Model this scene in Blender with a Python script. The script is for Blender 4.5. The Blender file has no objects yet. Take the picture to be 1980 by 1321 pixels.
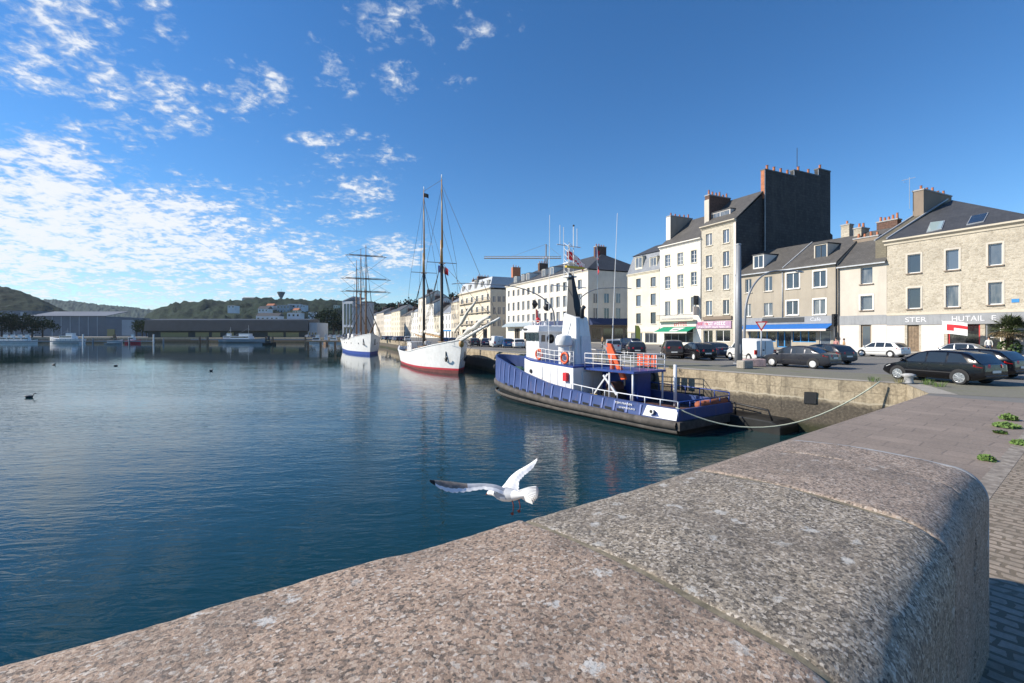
import bpy, bmesh, math, random
from mathutils import Vector, Matrix, noise
from mathutils.geometry import tessellate_polygon
R = math.radians
random.seed(7)
sc = bpy.context.scene
col = sc.collection

# ------------------------------------------------------------------ camera
F = 900.0            # focal length in pixels of the 1980 px wide photograph
HZ = 645.0           # horizon row
H = 2.05             # eye height above the street
WATER = -2.5         # water level
cam_data = bpy.data.cameras.new("camera")
cam_data.sensor_width = 36.0
cam_data.lens = 36.0 * F / 1980.0
cam_data.shift_y = -(660.5 - HZ) / 1980.0
cam_data.clip_start = 0.05
cam_data.clip_end = 20000
cam = bpy.data.objects.new("camera", cam_data)
col.objects.link(cam)
cam.location = (0, 0, H)
cam.rotation_euler = (R(90), 0, 0)
sc.camera = cam
sc.view_settings.view_transform = 'Standard'
sc.view_settings.look = 'None'
sc.view_settings.gamma = 1.0
sc.view_settings.exposure = 0.48

# ------------------------------------------------------------------ sun + sky
SUN_EL = R(33)
sun_dir = Vector((-1.0, 0.02, math.tan(SUN_EL))).normalized()   # towards the sun
sd = bpy.data.lights.new("sun", 'SUN')
sd.energy = 5.0
sd.angle = R(0.5)
sd.color = (1.0, 0.915, 0.79)
so = bpy.data.objects.new("sun", sd)
col.objects.link(so)
so.location = (-40, 0, 40)
so.rotation_euler = (-sun_dir).to_track_quat('-Z', 'Y').to_euler()

world = bpy.data.worlds.new("World")
sc.world = world
world.use_nodes = True
wn = world.node_tree.nodes
wl = world.node_tree.links
for n in list(wn):
    wn.remove(n)

def wnode(t, **kw):
    n = wn.new(t)
    for k, v in kw.items():
        setattr(n, k, v)
    return n

def wmath(op, a, b=None, clamp=False):
    n = wn.new('ShaderNodeMath'); n.operation = op; n.use_clamp = clamp
    for i, v in enumerate((a, b)):
        if v is None: continue
        if isinstance(v, (int, float)): n.inputs[i].default_value = v
        else: wl.new(v, n.inputs[i])
    return n.outputs[0]

sky = wnode('ShaderNodeTexSky', sky_type='NISHITA', sun_disc=False, sun_elevation=SUN_EL,
            sun_rotation=R(-90), altitude=0, air_density=1.0, dust_density=0.0, ozone_density=4.0)
hs = wnode('ShaderNodeHueSaturation')
hs.inputs['Saturation'].default_value = 1.2
wl.new(sky.outputs[0], hs.inputs['Color'])
bg = wnode('ShaderNodeBackground'); bg.inputs[1].default_value = 0.098
tint = wnode('ShaderNodeMix', data_type='RGBA', blend_type='MULTIPLY')
tint.inputs[0].default_value = 1.0; tint.inputs[7].default_value = (.93, 1.05, 1.15, 1)
wl.new(hs.outputs[0], tint.inputs[6]); wl.new(tint.outputs[2], bg.inputs[0])
tc = wnode('ShaderNodeTexCoord')
sep = wnode('ShaderNodeSeparateXYZ'); wl.new(tc.outputs['Generated'], sep.inputs[0])
X, Y, Z = sep.outputs
yy = wmath('MAXIMUM', Y, 0.12)
U = wmath('DIVIDE', X, yy)
V = wmath('DIVIDE', Z, yy)
# cloud layer coordinates (a flat layer seen in perspective)
zz = wmath('ADD', wmath('MAXIMUM', Z, 0.0), 0.22)
cx = wmath('DIVIDE', X, zz); cy = wmath('DIVIDE', Y, zz)
cp = wnode('ShaderNodeCombineXYZ'); wl.new(cx, cp.inputs[0]); wl.new(cy, cp.inputs[1])
n1 = wnode('ShaderNodeTexNoise'); n1.inputs['Scale'].default_value = 8.5
n1.inputs['Detail'].default_value = 9; n1.inputs['Roughness'].default_value = 0.62; n1.inputs['Distortion'].default_value = 0.25
wl.new(cp.outputs[0], n1.inputs['Vector'])
n2 = wnode('ShaderNodeTexNoise'); n2.inputs['Scale'].default_value = 30.0
n2.inputs['Detail'].default_value = 6; n2.inputs['Roughness'].default_value = 0.6; n2.inputs['Distortion'].default_value = 0.4
wl.new(cp.outputs[0], n2.inputs['Vector'])
# where the cloud groups are (direction, extent, amount)
groups = [  
    (130, 60, 117, 99, 0.32), (90, 130, 117, 63, 0.32), (215, 150, 108, 72, 0.30), (240, 240, 153, 81, 0.22),
    (345, 215, 85.5, 72, 0.30), (20, 40, 45, 63, 0.27), (90, 280, 153, 45, 0.23), (70, 360, 150, 95, 0.42), (20, 450, 330, 120, 0.44),
    (260, 450, 240, 95, 0.42), (420, 500, 270, 70, 0.36), (560, 530, 200, 48, 0.34), (60, 540, 520, 55, 0.34), (300, 565, 520, 40, 0.30),
    (745, 40, 95, 55, 0.26), (920, 45, 50, 45, 0.23), (500, 175, 75, 60, 0.28), (650, 150, 60, 50, 0.26), (765, 150, 50, 35, 0.29),
    (700, 375, 65, 60, 0.31), (760, 490, 62, 36, 0.36), (640, 265, 85, 16, 0.31), (820, 5, 80, 20, 0.25), (630, 75, 45, 35, 0.23),
    (415, 175, 49.5, 19.8, 0.27), (620, 420, 110, 30, 0.22), (480, 420, 110, 22, 0.26), (320, 70, 54, 54, 0.23), (700, 310, 120, 30, 0.24), (290, 10, 54, 18, 0.27),
    (1010, 25, 60, 40, 0.15), (870, 160, 50, 20, 0.23), (550, 380, 120, 30, 0.21)]
acc = None
for (px, py, rx, ry, am) in groups:
    du = wmath('MULTIPLY', wmath('SUBTRACT', U, (px - 990) / F), F / rx)
    dv = wmath('MULTIPLY', wmath('SUBTRACT', V, (HZ - py) / F), F / ry)
    d2 = wmath('ADD', wmath('MULTIPLY', du, du), wmath('MULTIPLY', dv, dv))
    g = wmath('DIVIDE', am, wmath('ADD', 1.0, wmath('MULTIPLY', d2, wmath('MULTIPLY', d2, .5))))
    acc = g if acc is None else wmath('MAXIMUM', acc, g)
dens = wmath('ADD', wmath('ADD', wmath('MULTIPLY', n1.outputs[0], 0.75), wmath('MULTIPLY', n2.outputs[0], 0.55)), acc)
mr = wnode('ShaderNodeMapRange', interpolation_type='SMOOTHSTEP')
wl.new(dens, mr.inputs[0])
mr.inputs[1].default_value = 0.85; mr.inputs[2].default_value = 1.13
front = wmath('MULTIPLY', wmath('GREATER_THAN', Y, 0.12), mr.outputs[0])
fac = wmath('MULTIPLY', front, 0.93)
cc = wnode('ShaderNodeValToRGB')
cc.color_ramp.elements[0].position = 0.35; cc.color_ramp.elements[0].color = (.62, .70, .80, 1)
cc.color_ramp.elements[1].position = 0.75; cc.color_ramp.elements[1].color = (.92, .94, .96, 1)
wl.new(mr.outputs[0], cc.inputs[0])
bg2 = wnode('ShaderNodeBackground'); bg2.inputs[1].default_value = 0.76
wl.new(cc.outputs[0], bg2.inputs[0])
mx = wnode('ShaderNodeMixShader')
wl.new(fac, mx.inputs[0]); wl.new(bg.outputs[0], mx.inputs[1]); wl.new(bg2.outputs[0], mx.inputs[2])
wo = wnode('ShaderNodeOutputWorld'); wl.new(mx.outputs[0], wo.inputs[0])

# ------------------------------------------------------------------ helpers
def at(px, py, y):
    """world point seen at photo pixel (px,py) at depth y"""
    return Vector(((px - 990) / F * y, y, H + (HZ - py) / F * y))

def on(px, py, z=0.0):
    """world point on the level z seen at photo pixel"""
    return at(px, py, (z - H) * F / (HZ - py))

class MB:
    def __init__(self, M=None):
        self.v = []; self.f = []; self.mi = []; self.M = M; self.cur = 0; self.uv = None
    def add(self, pts, faces):
        o = len(self.v)
        for p in pts:
            p = Vector(p)
            self.v.append(self.M @ p if self.M else p)
        for fc in faces:
            self.f.append([i + o for i in fc]); self.mi.append(self.cur)
        return self
    def quad(self, a, b, c, d): return self.add([a, b, c, d], [(0, 1, 2, 3)])
    def box(self, x0, x1, y0, y1, z0, z1):
        return self.add([(x0, y0, z0), (x1, y0, z0), (x1, y1, z0), (x0, y1, z0), (x0, y0, z1), (x1, y0, z1), (x1, y1, z1), (x0, y1, z1)],
                        [(3, 2, 1, 0), (4, 5, 6, 7), (0, 1, 5, 4), (1, 2, 6, 5), (2, 3, 7, 6), (3, 0, 4, 7)])
    def beam(self, a, b, w, h, up=(0, 0, 1)):
        a = Vector(a); b = Vector(b); d = (b - a).normalized(); up = Vector(up)
        s = d.cross(up)
        if s.length < 1e-4: s = d.cross(Vector((1, 0, 0)))
        s.normalize(); t = s.cross(d)
        pts = []
        for p in (a, b):
            for (i, j) in ((-1, -1), (1, -1), (1, 1), (-1, 1)):
                pts.append(p + s * w / 2 * i + t * h / 2 * j)
        return self.add(pts, [(0, 1, 2, 3), (7, 6, 5, 4), (0, 4, 5, 1), (1, 5, 6, 2), (2, 6, 7, 3), (3, 7, 4, 0)])
    def tube(self, pts, rad, n=8, cap=True):
        pts = [Vector(p) for p in pts]
        if not isinstance(rad, (list, tuple)): rad = [rad] * len(pts)
        out = []; fs = []
        prev = None
        for i, p in enumerate(pts):
            if i == 0: d = pts[1] - p
            elif i == len(pts) - 1: d = p - pts[i - 1]
            else: d = (pts[i + 1] - pts[i - 1])
            d.normalize()
            if prev is None:
                s = d.orthogonal().normalized()
            else:
                s = prev - d * prev.dot(d)
                if s.length < 1e-6: s = d.orthogonal()
                s.normalize()
            prev = s
            t = d.cross(s)
            for k in range(n):
                a = 2 * math.pi * k / n
                out.append(p + (s * math.cos(a) + t * math.sin(a)) * rad[i])
        for i in range(len(pts) - 1):
            for k in range(n):
                fs.append((i * n + k, i * n + (k + 1) % n, (i + 1) * n + (k + 1) % n, (i + 1) * n + k))
        if cap:
            fs.append(tuple(reversed(range(n)))); fs.append(tuple(range((len(pts) - 1) * n, len(pts) * n)))
        return self.add(out, fs)
    def cyl(self, p, r, h, n=12, r2=None):
        p = Vector(p)
        return self.tube([p, p + Vector((0, 0, h))], [r, r if r2 is None else r2], n)
    def lathe(self, prof, n=16, c=(0, 0, 0), axis='z'):
        pts = []; fs = []
        for (r, z) in prof:
            for k in range(n):
                a = 2 * math.pi * k / n
                x, y = r * math.cos(a), r * math.sin(a)
                q = (x, y, z) if axis == 'z' else ((x, z, y) if axis == 'y' else (z, x, y))
                pts.append(Vector(q) + Vector(c))
        for i in range(len(prof) - 1):
            for k in range(n):
                fs.append((i * n + k, i * n + (k + 1) % n, (i + 1) * n + (k + 1) % n, (i + 1) * n + k))
        fs.append(tuple(range(n))); fs.append(tuple(range((len(prof) - 1) * n, len(prof) * n)))
        return self.add(pts, fs)
    def prism(self, poly, d):
        """polygon (list of 3-D points) extruded by vector d"""
        n = len(poly); d = Vector(d)
        pts = [Vector(p) for p in poly] + [Vector(p) + d for p in poly]
        fs = [tuple(reversed(range(n))), tuple(range(n, 2 * n))]
        for i in range(n):
            j = (i + 1) % n
            fs.append((i, j, n + j, n + i))
        return self.add(pts, fs)
    def loft(self, rings, closed=True, caps=True):
        n = len(rings[0]); pts = [p for r in rings for p in r]; fs = []
        for i in range(len(rings) - 1):
            for k in range(n if closed else n - 1):
                a, b = i * n + k, i * n + (k + 1) % n
                fs.append((a, b, b + n, a + n))
        if caps:
            fs.append(tuple(reversed(range(n)))); fs.append(tuple(range((len(rings) - 1) * n, len(rings) * n)))
        return self.add(pts, fs)
    def ball(self, c, r, n=8, sz=(1, 1, 1)):
        m = max(4, n // 2 + 1); prof = []
        c = Vector(c); pts = []; fs = []
        for i in range(m + 1):
            a = math.pi * i / m
            for k in range(n):
                b = 2 * math.pi * k / n
                pts.append(c + Vector((math.sin(a) * math.cos(b) * r * sz[0], math.sin(a) * math.sin(b) * r * sz[1], math.cos(a) * r * sz[2])))
        for i in range(m):
            for k in range(n):
                fs.append((i * n + k, (i + 1) * n + k, (i + 1) * n + (k + 1) % n, i * n + (k + 1) % n))
        return self.add(pts, fs)
    def build(self, name, mat, parent=None, smooth=False, bevel=0, fix=True, auto=None):
        me = bpy.data.meshes.new(name)
        me.from_pydata([tuple(v) for v in self.v], [], self.f)
        mats = mat if isinstance(mat, (list, tuple)) else [mat]
        for m in mats: me.materials.append(m)
        for p, i in zip(me.polygons, self.mi): p.material_index = min(i, len(mats) - 1)
        bm = bmesh.new(); bm.from_mesh(me)
        if fix:
            bmesh.ops.remove_doubles(bm, verts=bm.verts, dist=1e-5)
            bmesh.ops.recalc_face_normals(bm, faces=bm.faces)
        if bevel:
            es = [e for e in bm.edges if len(e.link_faces) == 2 and e.calc_face_angle(0) > 0.6]
            bmesh.ops.bevel(bm, geom=es, offset=bevel, segments=1, affect='EDGES', clamp_overlap=True)
        if auto is not None:
            for e in bm.edges:
                if len(e.link_faces) == 2 and e.calc_face_angle(0) > auto: e.smooth = False
            smooth = True
        for f_ in bm.faces: f_.smooth = smooth
        bm.to_mesh(me); bm.free()
        o = bpy.data.objects.new(name, me)
        col.objects.link(o)
        if parent is not None: o.parent = parent
        return o

def tag(o, label=None, cat=None, group=None, kind=None):
    if label: o['label'] = label
    if cat: o['category'] = cat
    if group: o['group'] = group
    if kind: o['kind'] = kind
    return o

def thing(name, label, cat, loc=(0, 0, 0), rz=0.0, group=None):
    o = bpy.data.objects.new(name, None)
    o.empty_display_size = 0.3
    col.objects.link(o)
    o.location = loc; o.rotation_euler = (0, 0, rz)
    return tag(o, label, cat, group)

def copy_thing(root, loc, rz, label, group=None, mats=None, scale=None):
    def cp(o, parent):
        c = o.copy(); col.objects.link(c)
        if parent is not None: c.parent = parent
        if mats and c.type == 'MESH' and any(m.name in mats for m in c.data.materials):
            c.data = c.data.copy()
            for i, m in enumerate(c.data.materials):
                if m.name in mats: c.data.materials[i] = mats[m.name]
        for ch in kids(o): cp(ch, c)
        return c
    c = cp(root, None)
    c.location = loc; c.rotation_euler = (0, 0, rz)
    if scale: c.scale = scale
    c['label'] = label
    if group: c['group'] = group
    return c

def kids(o):
    return [c for c in bpy.data.objects if c.parent == o]

# ------------------------------------------------------------------ materials
class NT:
    def __init__(self, name):
        self.m = bpy.data.materials.new(name); self.m.use_nodes = True
        self.t = self.m.node_tree; self.n = self.t.nodes; self.l = self.t.links
        self.b = self.n['Principled BSDF']
        self._c = None
    def set(self, sock, v):
        i = self.b.inputs[sock]
        if hasattr(v, 'links'): self.l.new(v, i)
        else: i.default_value = v
        return self
    def coord(self, kind='Object', scale=None, rot=None, loc=None):
        if self._c is None: self._c = self.n.new('ShaderNodeTexCoord')
        o = self._c.outputs[kind]
        if scale is None and rot is None and loc is None: return o
        mp = self.n.new('ShaderNodeMapping'); self.l.new(o, mp.inputs[0])
        if scale is not None: mp.inputs['Scale'].default_value = scale if isinstance(scale, (tuple, list)) else (scale,) * 3
        if rot is not None: mp.inputs['Rotation'].default_value = rot
        if loc is not None: mp.inputs['Location'].default_value = loc
        return mp.outputs[0]
    def noise(self, vec, scale, detail=4, rough=.55, dist=0.0):
        n = self.n.new('ShaderNodeTexNoise'); self.l.new(vec, n.inputs['Vector'])
        n.inputs['Scale'].default_value = scale; n.inputs['Detail'].default_value = detail
        n.inputs['Roughness'].default_value = rough; n.inputs['Distortion'].default_value = dist
        return n.outputs[0]
    def vor(self, vec, scale, feature='F1', out=0, rand=1.0):
        n = self.n.new('ShaderNodeTexVoronoi'); n.feature = feature; self.l.new(vec, n.inputs['Vector'])
        n.inputs['Scale'].default_value = scale; n.inputs['Randomness'].default_value = rand
        return n.outputs[out]
    def brick(self, vec, c1, c2, mortar, scale=1.0, w=.5, h=.25, ms=.02, off=.5):
        n = self.n.new('ShaderNodeTexBrick'); self.l.new(vec, n.inputs['Vector'])
        n.inputs['Color1'].default_value = c1 + (1,); n.inputs['Color2'].default_value = c2 + (1,); n.inputs['Mortar'].default_value = mortar + (1,)
        n.inputs['Scale'].default_value = scale; n.inputs['Mortar Size'].default_value = ms
        n.inputs['Brick Width'].default_value = w; n.inputs['Row Height'].default_value = h; n.offset = off
        n.inputs['Bias'].default_value = 0.0
        return n
    def ramp(self, fac, stops, const=False):
        n = self.n.new('ShaderNodeValToRGB'); self.l.new(fac, n.inputs[0])
        cr = n.color_ramp
        if const: cr.interpolation = 'CONSTANT'
        while len(cr.elements) < len(stops): cr.elements.new(.5)
        for e, (p, c) in zip(cr.elements, stops):
            e.position = p; e.color = (c if len(c) == 4 else tuple(c) + (1,)) if isinstance(c, (tuple, list)) else (c, c, c, 1)
        return n.outputs[0]
    def mix(self, fac, a, b, mode='MIX'):
        n = self.n.new('ShaderNodeMix'); n.data_type = 'RGBA'; n.blend_type = mode
        for i, v in ((0, fac), (6, a), (7, b)):
            if hasattr(v, 'links'): self.l.new(v, n.inputs[i])
            else: n.inputs[i].default_value = v if i == 0 else tuple(v) + (1,)
        return n.outputs[2]
    def math(self, op, a, b=None, clamp=False):
        n = self.n.new('ShaderNodeMath'); n.operation = op; n.use_clamp = clamp
        for i, v in enumerate((a, b)):
            if v is None: continue
            if isinstance(v, (int, float)): n.inputs[i].default_value = v
            else: self.l.new(v, n.inputs[i])
        return n.outputs[0]
    def bump(self, h, strength=.3, dist=.02, normal=None):
        n = self.n.new('ShaderNodeBump'); self.l.new(h, n.inputs['Height'])
        n.inputs['Strength'].default_value = strength; n.inputs['Distance'].default_value = dist
        if normal is not None: self.l.new(normal, n.inputs['Normal'])
        self.l.new(n.outputs[0], self.b.inputs['Normal'])
        return n.outputs[0]
    def sep(self, v):
        n = self.n.new('ShaderNodeSeparateXYZ'); self.l.new(v, n.inputs[0]); return n.outputs
    def rand(self):
        n = self.n.new('ShaderNodeObjectInfo'); return n.outputs['Random']

def paint(name, c, rough=.5, var=.12, metal=0.0, scale=3.0, coat=0.0, spec=.5):
    t = NT(name)
    n = t.noise(t.coord(), scale, 5, .6)
    a = tuple(x * (1 - var) for x in c); b = tuple(min(1, x * (1 + var)) for x in c)
    t.set('Base Color', t.ramp(n, [(.3, a), (.7, b)])).set('Roughness', rough).set('Metallic', metal).set('Specular IOR Level', spec)
    if coat: t.set('Coat Weight', coat).set('Coat Roughness', .05)
    return t.m

def plaster(name, c, stain=.25, scale=1.0):
    t = NT(name)
    co = t.coord()
    n = t.noise(co, .35 * scale, 6, .65)
    f = t.noise(co, 9 * scale, 4, .6)
    st = t.noise(t.coord(scale=(1.6, 1.6, .16)), .9 * scale, 5, .65)
    base = t.ramp(n, [(.3, tuple(x * .86 for x in c)), (.7, tuple(min(1, x * 1.06) for x in c))])
    d = tuple(x * .55 for x in c)
    c2 = t.mix(t.math('MULTIPLY', t.ramp(st, [(.5, 0.), (.75, 1.)]), stain), base, d)
    t.set('Base Color', c2).set('Roughness', .9).set('Specular IOR Level', .2)
    t.bump(f, .25, .01)
    return t.m

def rubble(name, c1, c2, mortar, sc_=1.0, flat=1.7):
    """irregular coursed stone"""
    t = NT(name)
    co = t.coord()
    wob = t.n.new('ShaderNodeTexNoise'); t.l.new(co, wob.inputs['Vector']); wob.inputs['Scale'].default_value = 1.3
    mixv = t.n.new('ShaderNodeVectorMath'); mixv.operation = 'MULTIPLY_ADD'
    t.l.new(wob.outputs['Color'], mixv.inputs[0]); mixv.inputs[1].default_value = (.25, .25, .12)
    mp = t.coord(scale=(2.4 * sc_, 2.4 * sc_, 2.4 * flat * sc_)); t.l.new(mp, mixv.inputs[2])
    v = mixv.outputs[0]
    cell = t.n.new('ShaderNodeTexVoronoi'); t.l.new(v, cell.inputs['Vector']); cell.inputs['Scale'].default_value = 1.0
    edge = t.vor(v, 1.0, 'DISTANCE_TO_EDGE')
    s = t.sep(cell.outputs['Color'])
    fine = t.noise(co, 6, 5, .65)
    stone = t.mix(s[0], c1, c2)
    stone = t.mix(t.math('MULTIPLY', t.ramp(s[1], [(.72, 0.), (.9, 1.)]), .55), stone, tuple(x * .6 for x in c1))
    stone = t.mix(.55, stone, t.ramp(fine, [(.25, tuple(x * .55 for x in c1)), (.75, tuple(min(1, x * 1.25) for x in c2))]))
    big = t.noise(co, .25, 4, .6)
    cl = t.mix(t.ramp(edge, [(.03, 1.), (.09, 0.)]), stone, mortar)
    cl = t.mix(t.math('MULTIPLY', t.ramp(big, [(.45, 0.), (.75, 1.)]), .35), cl, tuple(x * .55 for x in c1))
    t.set('Base Color', cl).set('Roughness', .92).set('Specular IOR Level', .2)
    t.bump(t.math('ADD', t.ramp(edge, [(0., 0.), (.12, 1.)]), t.math('MULTIPLY', fine, .6)), .5, .03)
    return t.m

def slate(name, c, rows=.22, w=.3):
    t = NT(name)
    co = t.coord()
    s = t.sep(co)
    comb = t.n.new('ShaderNodeCombineXYZ'); t.l.new(t.math('ADD', s[0], t.math('MULTIPLY', s[1], .6)), comb.inputs[0]); t.l.new(s[2], comb.inputs[1])
    br = t.brick(comb.outputs[0], tuple(x * .75 for x in c), tuple(x * 1.2 for x in c), tuple(x * .45 for x in c), 1.0, w, rows, .018)
    big = t.noise(co, .5, 6, .65)
    cl = t.mix(.45, br.outputs[0], t.ramp(big, [(.3, tuple(x * .6 for x in c)), (.55, c), (.75, tuple(x * 1.5 for x in c))]))
    t.set('Base Color', cl).set('Roughness', .62)
    t.bump(br.outputs[1], -.3, .02)
    return t.m

def glass(name, c=(.03, .04, .05), curtain=.5):
    t = NT(name)
    r = t.rand()
    n = t.noise(t.coord(scale=(1, 1, .25)), 2.0, 3)
    cur = t.ramp(n, [(.35, tuple(x * 1.4 for x in c)), (.75, (.34, .335, .32))])
    base = t.ramp(t.math('FRACT', t.math('MULTIPLY', r, 7.3)), [(.0, tuple(x * .35 for x in c)), (.5, c), (1., tuple(x * 2.1 for x in c))])
    t.set('Base Color', t.mix(t.math('MULTIPLY', t.ramp(r, [(.45, 0.), (.6, 1.)]), curtain), base, cur))
    t.set('Roughness', .06).set('Specular IOR Level', .9)
    return t.m

M = {}
M['glass'] = glass('window_glass', (.055, .07, .09), .75)  # bluish base, varied per pane, has the sky's reflection painted in
M['dark_glass'] = glass('dark_glass', (.008, .01, .012), .1)
M['white_paint'] = paint('white_paint', (.78, .78, .76), .45, .05)
M['white_frame'] = paint('white_frame', (.75, .75, .73), .5, .05)
M['grey_metal'] = paint('grey_metal', (.38, .40, .42), .45, .1, .2)
M['dark_metal'] = paint('dark_metal', (.05, .055, .06), .5, .15, .3)
M['black'] = paint('black_paint', (.012, .012, .013), .5, .2)
M['rubber'] = paint('rubber', (.02, .02, .021), .85, .25)
M['red'] = paint('red_paint', (.55, .03, .03), .45, .15)
M['blue'] = paint('blue_paint', (.02, .07, .35), .45, .15)
M['wood'] = paint('wood', (.22, .13, .07), .7, .3, scale=6)
M['terracotta'] = paint('terracotta', (.42, .16, .08), .85, .25)
M['zinc'] = paint('zinc', (.42, .44, .46), .5, .15, .3)
M['steel'] = paint('steel', (.55, .56, .57), .35, .1, .8)

# ================================================================== SETTING
# quay lines (street level z=0), basin on the left
E = Vector((2.19, 3.86, 0)); AX = Vector((.79, .613, 0)); AN = Vector((-.613, .79, 0))   # granite parapet frame
def pf(t, n, z=0.0):           # parapet frame -> world
    p = E + AX * t + AN * n
    return Vector((p.x, p.y, z))
QN = 2.12                      # our quay edge lies this far beyond the parapet's water side
C0 = pf(16.9, QN)              # inner corner of the two quays
quay = [pf(-60, QN), C0, Vector((16.0, 18.9, 0)), Vector((12.9, 22.3, 0)), Vector((7.9, 30.0, 0)), Vector((-1.8, 53.2, 0)),
        Vector((-19, 97, 0)), Vector((-42, 154, 0)), Vector((-83, 232, 0)), Vector((-160, 246, 0)), Vector((-420, 262, 0))]
outer = [Vector((-6000, 900, 0)), Vector((-6000, 9000, 0)), Vector((8000, 9000, 0)), Vector((8000, -600, 0)), Vector((-120, -600, 0))]

def sheet(poly, z, mat, name, kind='structure', parent=None):
    pts = [Vector((p[0], p[1], 0)) for p in poly]
    tris = tessellate_polygon([pts])
    mb = MB()
    mb.add([(p.x, p.y, z) for p in pts], [tuple(t) for t in tris])
    o = mb.build(name, mat, parent)
    me = o.data
    for p in me.polygons:
        if p.normal.z < 0: p.flip()
    if kind: tag(o, kind=kind)
    return o

# asphalt
t = NT('asphalt')
co = t.coord()
big = t.noise(co, .12, 6, .65); fine = t.noise(co, 30, 4, .7); mid = t.noise(co, 1.1, 6, .7)
c = t.ramp(big, [(.3, (.13, .125, .115)), (.55, (.18, .172, .155)), (.75, (.23, .215, .19))])
c = t.mix(.4, c, t.ramp(mid, [(.3, (.11, .107, .10)), (.7, (.25, .235, .21))]))
c = t.mix(.35, c, t.ramp(fine, [(.3, (.05, .05, .05)), (.7, (.24, .23, .21))]))
t.set('Base Color', c).set('Roughness', .88); t.bump(fine, .3, .01)
M['asphalt'] = t.m
ground = sheet(quay + outer, 0.0, M['asphalt'], 'ground')

# water
t = NT('water')
co = t.coord()
def stretch(a, s, l):
    return t.coord(rot=(0, 0, a), scale=(s, l, 1))
w1 = t.noise(stretch(R(-24), .62, 1.9), 1.0, 4, .55, .5)
w2 = t.noise(stretch(R(-40), 1.6, 4.6), 1.0, 3, .5, .7)
w3 = t.noise(stretch(R(8), .22, .5), 1.0, 2, .5, .3)
patch = t.ramp(t.noise(t.coord(scale=(.5, 1, 1)), .05, 3, .6), [(.36, .35), (.62, 1.)])
sx = t.sep(co)
# a breeze roughens the middle of the basin, the far left lies calm under the hill
far = t.math('SUBTRACT', 1.0, t.math('MULTIPLY', t.math('SUBTRACT', sx[1], 24.0), .018), True)
far = t.math('MAXIMUM', far, .10)
hgt = t.math('ADD', t.math('ADD', t.math('MULTIPLY', w1, .55), t.math('MULTIPLY', w2, .46)), t.math('MULTIPLY', w3, .9))
hgt = t.math('MULTIPLY', t.math('MULTIPLY', hgt, patch), far)
t.set('Base Color', (.003, .028, .034, 1)).set('Roughness', .03).set('IOR', 1.33).set('Specular IOR Level', .5)
t.bump(hgt, .5, .125)
M['water'] = t.m
basin = [p for p in quay] + [Vector((-420, -120, 0)), Vector((-100, -120, 0))]
mb = MB(); mb.quad((-900, -300, WATER), (120, -300, WATER), (120, 700, WATER), (-900, 700, WATER))
tag(mb.build('water', M['water']), kind='structure')

# quay walls: stained ashlar, wet and green below the tide line
def quay_mat(name, c1, c2, wet0, wet1):
    t = NT(name)
    co = t.coord('UV')
    br = t.brick(co, c1, c2, tuple(x * .45 for x in c1), 1.0, 1.15, .48, .018)
    n = t.noise(co, 1.1, 6, .65); f = t.noise(co, 9, 5, .65)
    streak = t.noise(t.coord('UV', scale=(1.6, .15, 1)), 1.6, 5, .65)
    s = t.sep(co)
    c = t.mix(.55, br.outputs[0], t.ramp(n, [(.28, tuple(x * .4 for x in c1)), (.5, c1), (.72, tuple(min(1, x * 1.3) for x in c2))]))
    c = t.mix(.4, c, t.ramp(f, [(.3, tuple(x * .35 for x in c1)), (.7, tuple(min(1, x * 1.4) for x in c2))]))
    c = t.mix(t.math('MULTIPLY', t.ramp(streak, [(.5, 0.), (.68, 1.)]), .55), c, (.05, .042, .03))
    edge = t.math('ADD', s[1], t.math('MULTIPLY', t.math('SUBTRACT', n, .5), .5))
    w = t.n.new('ShaderNodeMapRange'); t.l.new(edge, w.inputs[0]); w.inputs[1].default_value = wet0; w.inputs[2].default_value = wet1
    wetc = t.ramp(f, [(.3, (.045, .038, .029)), (.55, (.095, .08, .06)), (.75, (.17, .145, .11))])
    weed = t.ramp(n, [(.35, (.018, .022, .008)), (.7, (.05, .05, .018))])
    w2 = t.n.new('ShaderNodeMapRange'); t.l.new(edge, w2.inputs[0]); w2.inputs[1].default_value = -2.25; w2.inputs[2].default_value = -1.95
    wetc = t.mix(w2.outputs[0], weed, wetc)
    c = t.mix(w.outputs[0], wetc, c)
    ln_ = t.ramp(t.math('ABSOLUTE', t.math('ADD', edge, .93)), [(.02, .7), (.06, 0.)])
    c = t.mix(ln_, c, (.46, .41, .31))
    t.set('Base Color', c).set('Roughness', .85)
    t.bump(t.math('ADD', t.math('MULTIPLY', br.outputs[1], -1.0), t.math('MULTIPLY', f, .7)), .6, .03)
    return t.m
M['quay_wall'] = quay_mat('quay_stone', (.26, .21, .14), (.45, .38, .265), -1.15, -.9)

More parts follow.
